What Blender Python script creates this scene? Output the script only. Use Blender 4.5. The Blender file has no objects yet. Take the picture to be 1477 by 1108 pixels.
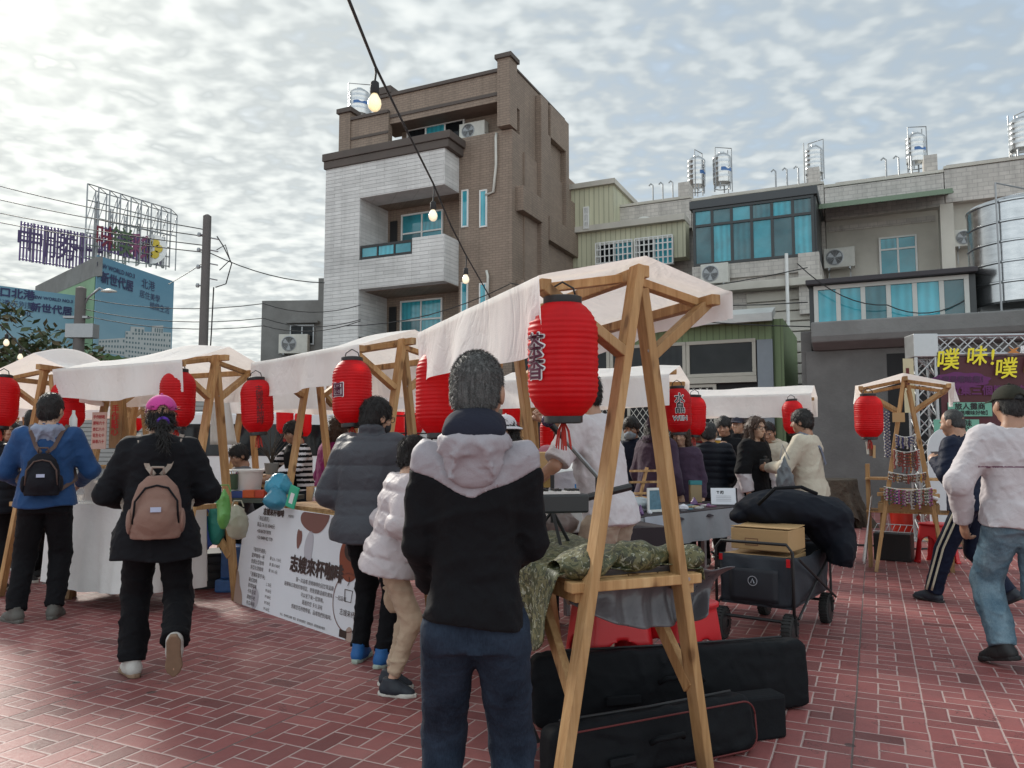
import bpy, math, random
import numpy as np
from mathutils import Vector, Matrix, Euler
random.seed(7)
C = bpy.context.scene.collection
SC = bpy.context.scene
R = math.radians
# ------------------------------------------------------------------ camera
F = 1109.0; CH = 1.38; TH = math.atan(86/1109)
def at(px, py, Y):
    a = (px-738.5)/F; b = (554-py)/F
    d = (a, math.cos(TH)-b*math.sin(TH), math.sin(TH)+b*math.cos(TH))
    s = Y/d[1]
    return Vector((d[0]*s, Y, CH+d[2]*s))
def ground(px, py):
    a = (px-738.5)/F; b = (554-py)/F
    d = (a, math.cos(TH)-b*math.sin(TH), math.sin(TH)+b*math.cos(TH))
    s = -CH/d[2]
    return Vector((d[0]*s, d[1]*s, 0))
cam = bpy.data.cameras.new('camera'); camo = bpy.data.objects.new('camera', cam); C.objects.link(camo)
cam.sensor_width = 36; cam.lens = F/1477*36; cam.clip_end = 2000; cam.clip_start = .05
camo.location = (0, 0, CH); camo.rotation_euler = (R(90)+TH, 0, 0)
SC.camera = camo
SC.view_settings.view_transform = 'Standard'; SC.view_settings.look = 'None'; SC.view_settings.exposure = 0
# street directions: D1 runs away from us to the right, D2 along the house fronts
A1 = R(25.1)
D1 = Vector((math.sin(A1), math.cos(A1), 0)); D2 = Vector((math.cos(A1), -math.sin(A1), 0))

# ------------------------------------------------------------------ node helpers
class NT:
    def __init__(s, tree): s.t = tree; s.n = tree.nodes; s.l = tree.links
    def node(s, typ, **kw):
        n = s.n.new(typ)
        for k, v in kw.items(): setattr(n, k, v)
        return n
    def inp(s, sock, v):
        if isinstance(v, bpy.types.NodeSocket): s.l.new(v, sock)
        elif v is not None: sock.default_value = v
    def m(s, op, a, b=None, c=None, clamp=False):
        n = s.node('ShaderNodeMath', operation=op, use_clamp=clamp)
        s.inp(n.inputs[0], a); s.inp(n.inputs[1], b); s.inp(n.inputs[2], c)
        return n.outputs[0]
    def vm(s, op, a, b=None):
        n = s.node('ShaderNodeVectorMath', operation=op)
        s.inp(n.inputs[0], a); s.inp(n.inputs[1], b)
        return n.outputs['Value'] if op in ('DOT_PRODUCT', 'LENGTH') else n.outputs[0]
    def noise(s, vec, scale, detail=4, rough=.55, dist=0):
        n = s.node('ShaderNodeTexNoise')
        s.inp(n.inputs['Vector'], vec); n.inputs['Scale'].default_value = scale
        n.inputs['Detail'].default_value = detail; n.inputs['Roughness'].default_value = rough
        n.inputs['Distortion'].default_value = dist
        return n.outputs['Fac']
    def ramp(s, fac, stops):
        n = s.node('ShaderNodeValToRGB'); s.inp(n.inputs[0], fac)
        e = n.color_ramp.elements
        while len(e) < len(stops): e.new(.5)
        for i, (p, c) in enumerate(stops):
            e[i].position = p; e[i].color = (*c, 1) if len(c) == 3 else c
        return n.outputs[0]
    def mix(s, fac, a, b, mode='MIX'):
        n = s.node('ShaderNodeMix', data_type='RGBA', blend_type=mode)
        s.inp(n.inputs[0], fac)
        for i, v in ((6, a), (7, b)):
            if isinstance(v, (tuple, list)) and len(v) == 3: v = (*v, 1)
            s.inp(n.inputs[i], v)
        return n.outputs[2]
    def sep(s, v):
        n = s.node('ShaderNodeSeparateXYZ'); s.inp(n.inputs[0], v); return n.outputs
    def comb(s, x=0., y=0., z=0.):
        n = s.node('ShaderNodeCombineXYZ')
        for i, v in enumerate((x, y, z)): s.inp(n.inputs[i], v)
        return n.outputs[0]
    def bump(s, h, strength=.3, dist=.01, normal=None):
        n = s.node('ShaderNodeBump'); s.inp(n.inputs['Height'], h)
        n.inputs['Strength'].default_value = strength; n.inputs['Distance'].default_value = dist
        if normal is not None: s.l.new(normal, n.inputs['Normal'])
        return n.outputs[0]
def newmat(name):
    m = bpy.data.materials.new(name); m.use_nodes = True
    t = NT(m.node_tree)
    b = next(n for n in t.n if n.type == 'BSDF_PRINCIPLED')
    return m, t, b
def M(name, col, rough=.7, var=.12, vs=6., bump=0., bs=60., bd=.004, metal=0., stretch=None, spec=.5, dirt=0., sheen=0., transl=0.):
    m, t, b = newmat(name)
    co = t.node('ShaderNodeTexCoord').outputs['Object']
    vec = co
    if stretch: vec = t.vm('MULTIPLY', co, stretch)
    n = t.noise(vec, vs, 5, .6)
    k = t.m('MULTIPLY_ADD', n, 2*var, 1-var)
    c = t.mix(1., (*col, 1), t.comb(k, k, k), 'MULTIPLY')
    if dirt:
        d = t.ramp(t.noise(co, vs*.3, 6, .65), [(.42, (0, 0, 0)), (.7, (1, 1, 1))])
        c = t.mix(t.m('MULTIPLY', d, dirt), c, (.05, .045, .04))
    t.l.new(c, b.inputs['Base Color'])
    r = t.m('MULTIPLY_ADD', n, .2, rough-.1, clamp=True)
    t.l.new(r, b.inputs['Roughness'])
    b.inputs['Metallic'].default_value = metal
    b.inputs['Specular IOR Level'].default_value = spec
    if sheen: b.inputs['Sheen Weight'].default_value = sheen
    if bump:
        t.l.new(t.bump(t.noise(vec, bs, 4, .6), bump, bd), b.inputs['Normal'])
    if transl:
        tr = t.node('ShaderNodeBsdfTranslucent'); t.l.new(c, tr.inputs[0])
        mx = t.node('ShaderNodeMixShader'); mx.inputs[0].default_value = transl
        t.l.new(b.outputs[0], mx.inputs[1]); t.l.new(tr.outputs[0], mx.inputs[2])
        out = next(n for n in t.n if n.type == 'OUTPUT_MATERIAL'); t.l.new(mx.outputs[0], out.inputs[0])
    return m
def tilemat(name, col, mortar, bw, bh, msize=.01, var=.25, rough=.6, bumps=.4, dirt=.2, offset=.5, tint=(1, 1, 1)):
    m, t, b = newmat(name)
    co = t.node('ShaderNodeTexCoord').outputs['Object']; s = t.sep(co)
    v = t.comb(t.m('ADD', s[0], s[1]), s[2], 0.)
    br = t.node('ShaderNodeTexBrick'); br.offset = offset
    t.l.new(v, br.inputs['Vector'])
    c1 = tuple(x*(1-var) for x in col); c2 = tuple(x*(1+var)*k for x, k in zip(col, tint))
    br.inputs['Color1'].default_value = (*c1, 1); br.inputs['Color2'].default_value = (*c2, 1)
    br.inputs['Mortar'].default_value = (*mortar, 1); br.inputs['Scale'].default_value = 1
    br.inputs['Mortar Size'].default_value = msize; br.inputs['Brick Width'].default_value = bw; br.inputs['Row Height'].default_value = bh
    n = t.noise(co, .7, 6, .65); k = t.m('MULTIPLY_ADD', n, .7, .62)
    c = t.mix(1., br.outputs[0], t.comb(k, k, k), 'MULTIPLY')
    st = t.noise(t.vm('MULTIPLY', co, (3., 3., .15)), 1.5, 5, .6)      # rain streaks
    d = t.ramp(st, [(.5, (0, 0, 0)), (.75, (1, 1, 1))])
    c = t.mix(t.m('MULTIPLY', d, dirt), c, tuple(x*.35 for x in col))
    t.l.new(c, b.inputs['Base Color']); b.inputs['Roughness'].default_value = rough
    h = t.m('ADD', t.m('MULTIPLY', br.outputs[1], -1.), t.m('MULTIPLY', t.noise(co, 30, 3), .4))
    t.l.new(t.bump(h, bumps, .02), b.inputs['Normal'])
    return m

# ------------------------------------------------------------------ mesh builder
def frame_from(d, up=(0, 0, 1)):
    d = Vector(d).normalized(); up = Vector(up)
    if abs(d.dot(up)) > .98: up = Vector((0, 1, 0))
    x = up.cross(d).normalized() if abs(d.dot(up)) < .999 else Vector((1, 0, 0))
    y = d.cross(x)
    return Matrix((x, y, d)).transposed()
class MB:
    def __init__(s): s.v = []; s.f = []; s.mi = []; s.cur = 0
    def add(s, vs, fs, mi=None):
        o = len(s.v); s.v += [tuple(v) for v in vs]
        for f in fs: s.f.append(tuple(i+o for i in f)); s.mi.append(s.cur if mi is None else mi)
        return s
    def box(s, c, size, rot=None, mi=None):
        c = Vector(c); hx, hy, hz = (k/2 for k in size)
        vs = [Vector((x, y, z)) for x in (-hx, hx) for y in (-hy, hy) for z in (-hz, hz)]
        if rot is not None: vs = [rot @ v for v in vs]
        return s.add([v+c for v in vs], [(0, 1, 3, 2), (4, 6, 7, 5), (0, 4, 5, 1), (2, 3, 7, 6), (0, 2, 6, 4), (1, 5, 7, 3)], mi)
    def bx(s, x0, x1, y0, y1, z0, z1, mi=None):
        return s.box(((x0+x1)/2, (y0+y1)/2, (z0+z1)/2), (abs(x1-x0), abs(y1-y0), abs(z1-z0)), mi=mi)
    def beam(s, a, b, w, t, up=(0, 0, 1), mi=None):
        a = Vector(a); b = Vector(b); m = frame_from(b-a, up)
        return s.box((a+b)/2, (w, t, (b-a).length), m, mi)
    def tube(s, pts, r, n=8, mi=None, cap=True):
        pts = [Vector(p) for p in pts]; rs = r if isinstance(r, (list, tuple)) else [r]*len(pts)
        vs = []; fs = []
        ref = None
        for i, p in enumerate(pts):
            d = (pts[min(i+1, len(pts)-1)]-pts[max(i-1, 0)]).normalized()
            if ref is None: m = frame_from(d); ref = m.col[0]
            x = (ref - d*ref.dot(d)); x = x.normalized() if x.length > 1e-6 else frame_from(d).col[0]; ref = x; y = d.cross(x)
            for k in range(n):
                a = 2*math.pi*k/n
                vs.append(p+(x*math.cos(a)+y*math.sin(a))*rs[i])
        for i in range(len(pts)-1):
            for k in range(n):
                fs.append((i*n+k, i*n+(k+1) % n, (i+1)*n+(k+1) % n, (i+1)*n+k))
        if cap: fs += [tuple(range(n))[::-1], tuple((len(pts)-1)*n+k for k in range(n))]
        return s.add(vs, fs, mi)
    def lathe(s, prof, n=24, c=(0, 0, 0), rot=None, mi=None, cap=True):
        c = Vector(c); vs = []; fs = []
        for (r, z) in prof:
            for k in range(n):
                a = 2*math.pi*k/n; v = Vector((r*math.cos(a), r*math.sin(a), z))
                vs.append((rot @ v if rot is not None else v)+c)
        L = len(prof)
        for i in range(L-1):
            for k in range(n): fs.append((i*n+k, i*n+(k+1) % n, (i+1)*n+(k+1) % n, (i+1)*n+k))
        if cap: fs += [tuple(range(n))[::-1], tuple((L-1)*n+k for k in range(n))]
        return s.add(vs, fs, mi)
    def poly(s, pts, mi=None): return s.add(pts, [tuple(range(len(pts)))], mi)
    def prism(s, pts, ext, mi=None):
        pts = [Vector(p) for p in pts]; ext = Vector(ext); n = len(pts)
        return s.add(pts+[p+ext for p in pts], [tuple(range(n))[::-1], tuple(range(n, 2*n))]+[(i, (i+1) % n, n+(i+1) % n, n+i) for i in range(n)], mi)
    def grid(s, fn, nu, nv, mi=None):
        vs = [fn(i/nu, j/nv) for i in range(nu+1) for j in range(nv+1)]
        return s.add(vs, [(i*(nv+1)+j, (i+1)*(nv+1)+j, (i+1)*(nv+1)+j+1, i*(nv+1)+j+1) for i in range(nu) for j in range(nv)], mi)
    def build(s, name, mats, parent=None, smooth=False, bevel=0., solid=0., sub=0):
        me = bpy.data.meshes.new(name); me.from_pydata(s.v, [], s.f)
        if not isinstance(mats, (list, tuple)): mats = [mats]
        for m in mats: me.materials.append(m)
        me.polygons.foreach_set('material_index', s.mi)
        import bmesh
        bm = bmesh.new(); bm.from_mesh(me); bmesh.ops.recalc_face_normals(bm, faces=bm.faces); bm.to_mesh(me); bm.free()
        if smooth: me.shade_smooth() if smooth is True else me.set_sharp_from_angle(angle=R(smooth))
        o = bpy.data.objects.new(name, me); C.objects.link(o)
        if parent is not None: o.parent = parent
        if solid:
            q = o.modifiers.new('s', 'SOLIDIFY'); q.thickness = solid; q.offset = 0
        if bevel:
            q = o.modifiers.new('b', 'BEVEL'); q.width = bevel; q.segments = 2; q.limit_method = 'ANGLE'
        if sub:
            q = o.modifiers.new('u', 'SUBSURF'); q.levels = q.render_levels = sub
        return o
def tag(o, label=None, cat=None, group=None, kind=None):
    if label: o['label'] = label
    if cat: o['category'] = cat
    if group: o['group'] = group
    if kind: o['kind'] = kind
    return o
def empty(name, loc, rz=0., label=None, cat=None, group=None):
    o = bpy.data.objects.new(name, None); C.objects.link(o); o.empty_display_size = .1
    o.location = loc; o.rotation_euler = (0, 0, rz)
    return tag(o, label, cat, group)
def copy_tree(o, parent=None):
    c = o.copy(); C.objects.link(c)
    if parent is not None: c.parent = parent
    for ch in list(o.children): copy_tree(ch, c)
    return c
# text to mesh (built-in font); returns list of (verts, faces) in the xy plane
def textmesh(txt, size, offset=0., align='CENTER', space=1., vert=False, lsp=1.):
    cu = bpy.data.curves.new('t', 'FONT')
    cu.body = '\n'.join(txt) if vert else txt
    cu.size = size; cu.align_x = align; cu.align_y = 'CENTER'; cu.offset = offset; cu.resolution_u = 2
    cu.space_character = space; cu.space_line = lsp
    o = bpy.data.objects.new('t', cu); C.objects.link(o)
    dg = bpy.context.evaluated_depsgraph_get(); dg.update()
    me = bpy.data.meshes.new_from_object(o.evaluated_get(dg))
    vs = [v.co.copy() for v in me.vertices]; fs = [tuple(p.vertices) for p in me.polygons]
    bpy.data.objects.remove(o); bpy.data.curves.remove(cu); bpy.data.meshes.remove(me)
    return vs, fs
def text_on(mb, txt, size, fn, mi=0, offset=0., **kw):
    """lettering on a surface; a bold face is struck several times, each strike a hair prouder"""
    vs, fs = textmesh(txt, size, **kw)
    st = [(0, 0)]
    if offset > size*.012:
        n = 8 if offset > size*.05 else 4
        st += [(offset*math.cos(2*math.pi*i/n+.4), offset*math.sin(2*math.pi*i/n+.4)) for i in range(n)]
    for k, (dx, dy) in enumerate(st):
        out = []
        for v in vs:
            p = fn(v.x+dx, v.y+dy)
            if k:
                n_ = (fn(v.x+dx+1e-3, v.y+dy)-p).cross(fn(v.x+dx, v.y+dy+1e-3)-p)
                p = p+n_.normalized()*(size*.0035*k)
            out.append(p)
        mb.add(out, fs, mi)
# ------------------------------------------------------------------ signed-distance surfaces for organic shapes
def axis(lo, hi, res, fine=()):
    out = [lo]; x = lo
    while x < hi:
        st = res
        for (a, b, r) in fine:
            if a-res <= x <= b: st = min(st, r)
        x += st; out.append(x)
    return np.array(out, np.float32)
class SDF:
    def __init__(s, xs, ys, zs):
        s.xs, s.ys, s.zs = xs, ys, zs
        s.D = np.full((len(xs), len(ys), len(zs)), .2, np.float32)
    @classmethod
    def boxed(cls, lo, hi, res, fine=None):
        fine = fine or ((), (), ())
        return cls(*[axis(lo[i], hi[i], res, fine[i]) for i in range(3)])
    def sub(s, lo, hi):
        sl = []
        for a, l, h in zip((s.xs, s.ys, s.zs), lo, hi):
            i0 = max(0, int(np.searchsorted(a, l))-1); i1 = min(len(a), int(np.searchsorted(a, h))+1)
            if i1 <= i0: return None, None
            sl.append(slice(i0, i1))
        X, Y, Z = np.meshgrid(s.xs[sl[0]], s.ys[sl[1]], s.zs[sl[2]], indexing='ij')
        return tuple(sl), (X, Y, Z)
    def put(s, lo, hi, fn, k=.02):
        sl, P = s.sub(lo, hi)
        if sl is None: return
        d = fn(*P).astype(np.float32); a = s.D[sl]
        if k > 0:
            h = np.maximum(k-np.abs(a-d), 0)/k
            s.D[sl] = np.minimum(a, d)-h*h*k*.25
        else: s.D[sl] = np.minimum(a, d)
    def carve(s, lo, hi, fn, k=.01):
        sl, P = s.sub(lo, hi)
        if sl is None: return
        d = -fn(*P).astype(np.float32); a = s.D[sl]
        h = np.maximum(k-np.abs(a-d), 0)/k
        s.D[sl] = np.maximum(a, d)+h*h*k*.25
    def cone(s, a, b, r1, r2, k=.02, fl=None):
        a = np.array(a, float); b = np.array(b, float); m = max(r1, r2)+k+.03
        ba = b-a; L = max(ba @ ba, 1e-9)
        def fn(X, Y, Z):
            px, py, pz = X-a[0], Y-a[1], Z-a[2]
            t = np.clip((px*ba[0]+py*ba[1]+pz*ba[2])/L, 0, 1)
            qx, qy, qz = px-t*ba[0], py-t*ba[1], pz-t*ba[2]
            if fl is not None:              # flatten along unit normal fl[0] by factor fl[1]
                n, f = fl; w = (qx*n[0]+qy*n[1]+qz*n[2])*(f-1)
                qx, qy, qz = qx+w*n[0], qy+w*n[1], qz+w*n[2]
            return np.sqrt(qx*qx+qy*qy+qz*qz)-(r1+(r2-r1)*t)
        s.put(np.minimum(a, b)-m, np.maximum(a, b)+m, fn, k)
    def ell(s, c, r, k=.02, M3=None, carve=False):
        c = np.array(c, float); r = np.array(r, float); m = r.max()+k+.03
        def fn(X, Y, Z):
            x, y, z = X-c[0], Y-c[1], Z-c[2]
            if M3 is not None:
                x, y, z = (M3[0][i]*x+M3[1][i]*y+M3[2][i]*z for i in range(3))
            q = np.sqrt((x/r[0])**2+(y/r[1])**2+(z/r[2])**2)
            q2 = np.sqrt((x/r[0]**2)**2+(y/r[1]**2)**2+(z/r[2]**2)**2)+1e-6
            return q*(q-1)/q2
        (s.carve if carve else s.put)(c-m, c+m, fn, k)
    def cut(s, fn):
        X, Y, Z = np.meshgrid(s.xs, s.ys, s.zs, indexing='ij')
        s.D = np.maximum(s.D, fn(X, Y, Z).astype(np.float32))
    def shift(s, fn):
        X, Y, Z = np.meshgrid(s.xs, s.ys, s.zs, indexing='ij')
        near = np.abs(s.D) < .12
        s.D[near] += fn(X[near], Y[near], Z[near]).astype(np.float32)
    def mesh(s):
        D = s.D; ins = D < 0
        nx, ny, nz = D.shape
        cnt = np.zeros((nx-1, ny-1, nz-1), np.int8); 
        for i in (0, 1):
            for j in (0, 1):
                for k in (0, 1): cnt += ins[i:nx-1+i, j:ny-1+j, k:nz-1+k]
        act = (cnt > 0) & (cnt < 8)
        idx = np.argwhere(act); N = len(idx)
        vid = np.full(act.shape, -1, np.int64); vid[act] = np.arange(N)
        acc = np.zeros((N, 3)); w = np.zeros(N)
        ax = (s.xs, s.ys, s.zs)
        corners = [(i, j, k) for i in (0, 1) for j in (0, 1) for k in (0, 1)]
        for c0 in corners:
            for d in range(3):
                if c0[d]: continue
                c1 = list(c0); c1[d] = 1
                p0 = idx+np.array(c0); p1 = idx+np.array(c1)
                v0 = D[p0[:, 0], p0[:, 1], p0[:, 2]]; v1 = D[p1[:, 0], p1[:, 1], p1[:, 2]]
                cr = (v0 < 0) != (v1 < 0)
                t = np.where(cr, v0/np.where(cr, v0-v1, 1), 0)
                P0 = np.stack([ax[q][p0[:, q]] for q in range(3)], 1); P1 = np.stack([ax[q][p1[:, q]] for q in range(3)], 1)
                acc += np.where(cr[:, None], P0+(P1-P0)*t[:, None], 0); w += cr
        V = acc/np.maximum(w, 1)[:, None]
        quads = []
        for d in range(3):
            a, b = [q for q in range(3) if q != d]
            if d == 1: a, b = 2, 0
            lo = [slice(None)]*3; hi = [slice(None)]*3
            lo[d] = slice(0, -1); hi[d] = slice(1, None)
            e0 = ins[tuple(lo)]; e1 = ins[tuple(hi)]
            ch = np.argwhere(e0 != e1)
            ok = (ch[:, a] > 0) & (ch[:, b] > 0) & (ch[:, a] < D.shape[a]-1) & (ch[:, b] < D.shape[b]-1)
            ch = ch[ok]
            if not len(ch): continue
            fl = e0[ch[:, 0], ch[:, 1], ch[:, 2]]
            def g(da, db):
                q = ch.copy(); q[:, a] -= da; q[:, b] -= db
                return vid[q[:, 0], q[:, 1], q[:, 2]]
            Q = np.stack([g(1, 1), g(0, 1), g(0, 0), g(1, 0)], 1)
            Q[~fl] = Q[~fl][:, ::-1]
            quads.append(Q)
        Q = np.concatenate(quads) if quads else np.zeros((0, 4), int)
        Q = Q[(Q >= 0).all(1)]
        return V, Q
    def build(s, name, mats, parent=None, pick=None):
        V, Q = s.mesh()
        return npmesh(name, V, Q, mats, parent, pick)
def npmesh(name, V, Q, mats, parent=None, pick=None):
    me = bpy.data.meshes.new(name)
    me.vertices.add(len(V)); me.vertices.foreach_set('co', np.asarray(V, np.float32).ravel())
    me.loops.add(len(Q)*4); me.loops.foreach_set('vertex_index', Q.astype(np.int32).ravel())
    me.polygons.add(len(Q)); me.polygons.foreach_set('loop_start', np.arange(0, len(Q)*4, 4, dtype=np.int32))
    if not isinstance(mats, (list, tuple)): mats = [mats]
    for m in mats: me.materials.append(m)
    if pick is not None and len(Q):
        me.polygons.foreach_set('material_index', pick(V[Q].mean(1)).astype(np.int32))
    me.update(calc_edges=True); me.validate(); me.shade_smooth()
    o = bpy.data.objects.new(name, me); C.objects.link(o)
    if parent is not None: o.parent = parent
    return o
def split_build(sdf, names, mats, parent, pick, field=None):
    if field is not None:               # clean seam: two surfaces cut from one field (second where field < 0)
        D0 = sdf.D.copy(); out = []
        X, Y, Z = np.meshgrid(sdf.xs, sdf.ys, sdf.zs, indexing='ij'); fv = field(X, Y, Z).astype(np.float32)
        for sg, n, m in ((-1, names[0], mats[0]), (1, names[1], mats[1])):
            sdf.D = np.maximum(D0, sg*fv-.001); out.append(sdf.build(n, m, parent))
        sdf.D = D0; return out
    V, Q = sdf.mesh(); sel = pick(V[Q].mean(1)); out = []
    for i, (n, m) in enumerate(zip(names, mats)):
        q = Q[sel == i]
        if not len(q): continue
        u, inv = np.unique(q, return_inverse=True)
        out.append(npmesh(n, V[u], inv.reshape(q.shape), m, parent))
    return out
def folds(seed, amp, freq, aniso=(1, 1, 1)):
    rs = np.random.RandomState(seed)
    K = [(rs.normal(size=3)*freq*np.array(aniso), rs.rand()*6.28, rs.normal(size=3)*freq*.6, rs.rand()*6.28) for _ in range(5)]
    def fn(X, Y, Z):
        o = 0
        for (a, p, b, q) in K:
            w = np.sin(b[0]*X+b[1]*Y+b[2]*Z+q)*1.6
            v = np.sin(a[0]*X+a[1]*Y+a[2]*Z+p+w)
            o = o+(1-np.abs(v))**2
        return np.clip(amp*(.55-o/5)*2, -amp, amp*.7)
    return fn
# ------------------------------------------------------------------ world
SUN_AZ = R(-37); SUN_EL = R(27)
w = bpy.data.worlds.new('World'); SC.world = w; w.use_nodes = True
t = NT(w.node_tree)
bg = next(n for n in t.n if n.type == 'BACKGROUND')
sky = t.node('ShaderNodeTexSky', sky_type='NISHITA'); sky.sun_disc = False
sky.sun_elevation = SUN_EL; sky.sun_rotation = SUN_AZ; sky.dust_density = 2.; sky.air_density = 1.1
gen = t.node('ShaderNodeTexCoord').outputs['Generated']
s = t.sep(gen)
zz = t.m('ADD', t.m('MAXIMUM', s[2], 0.), .16)
cx = t.m('DIVIDE', s[0], zz); cy = t.m('DIVIDE', s[1], zz)
pv = t.comb(cx, cy, 0.)
wn = t.node('ShaderNodeTexNoise'); t.l.new(pv, wn.inputs['Vector']); wn.inputs['Scale'].default_value = 3.2; wn.inputs['Detail'].default_value = 2
pw = t.vm('ADD', pv, t.vm('MULTIPLY', wn.outputs['Color'], (.07, .07, 0)))
big = t.noise(pv, 1.2, 2, .5)
mid = t.noise(pw, 5.0, 3, .5)
cell = t.noise(t.vm('MULTIPLY', pw, (1., 1.15, 1.)), 16., 2, .42)
dens = t.m('ADD', t.m('ADD', t.m('MULTIPLY', mid, .38), t.m('MULTIPLY', cell, .62)), t.m('MULTIPLY', big, .30))      # about .65 on average
sunv = (math.sin(SUN_AZ)*math.cos(SUN_EL), math.cos(SUN_AZ)*math.cos(SUN_EL), math.sin(SUN_EL))
sd = t.m('MAXIMUM', t.vm('DOT_PRODUCT', gen, sunv), 0.)
glow = t.m('POWER', sd, 6.); glow2 = t.m('POWER', sd, 80.)
low = t.m('POWER', t.m('SUBTRACT', 1., t.m('MAXIMUM', s[2], 0.), clamp=True), 6.)
cov = t.ramp(t.m('ADD', dens, t.m('ADD', t.m('MULTIPLY', glow, .16), t.m('MULTIPLY', low, .12))), [(.44, (0, 0, 0)), (.70, (1, 1, 1))])
shade = t.ramp(t.m('ADD', dens, t.m('MULTIPLY', low, .03)), [(.50, (.47, .505, .53)), (.61, (.59, .62, .64)), (.71, (.74, .765, .775)), (.83, (.87, .88, .875))])
warm = t.mix(t.m('MULTIPLY', t.m('ADD', glow, low), .8, clamp=True), (.90, .965, 1.0), (1.04, 1.03, .965))
cl = t.mix(1., shade, warm, 'MULTIPLY')
br = t.m('ADD', t.m('MULTIPLY_ADD', glow, .34, .93), t.m('MULTIPLY', low, .18))
back = t.m('MULTIPLY_ADD', t.m('SMOOTH_MIN', t.m('MAXIMUM', t.m('MULTIPLY_ADD', s[1], -1.6, .25), 0.), 1., .2), 1.0, 1.)      # sky behind the camera brightened, added as soft frontal fill
cl = t.mix(1., cl, t.comb(br, br, br), 'MULTIPLY')
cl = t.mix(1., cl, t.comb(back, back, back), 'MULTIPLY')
cl = t.mix(1., cl, t.vm('MULTIPLY', t.comb(glow2, glow2, glow2), (.30, .29, .24)), 'ADD')
SKYS = .1
clx = t.vm('MULTIPLY', cl, (1/SKYS,)*3)
gap = t.mix(1., t.vm('MULTIPLY', sky.outputs[0], (.45, .5, .55)), (4.1, 4.75, 5.1), 'ADD')
col = t.mix(cov, gap, clx)
t.l.new(col, bg.inputs[0]); bg.inputs[1].default_value = SKYS
sun = bpy.data.lights.new('sun', 'SUN'); sun.energy = 4.0; sun.angle = R(14); sun.color = (1., .94, .84)
so = bpy.data.objects.new('sun', sun); C.objects.link(so)
so.rotation_euler = Vector(sunv).to_track_quat('Z', 'Y').to_euler()
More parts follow.
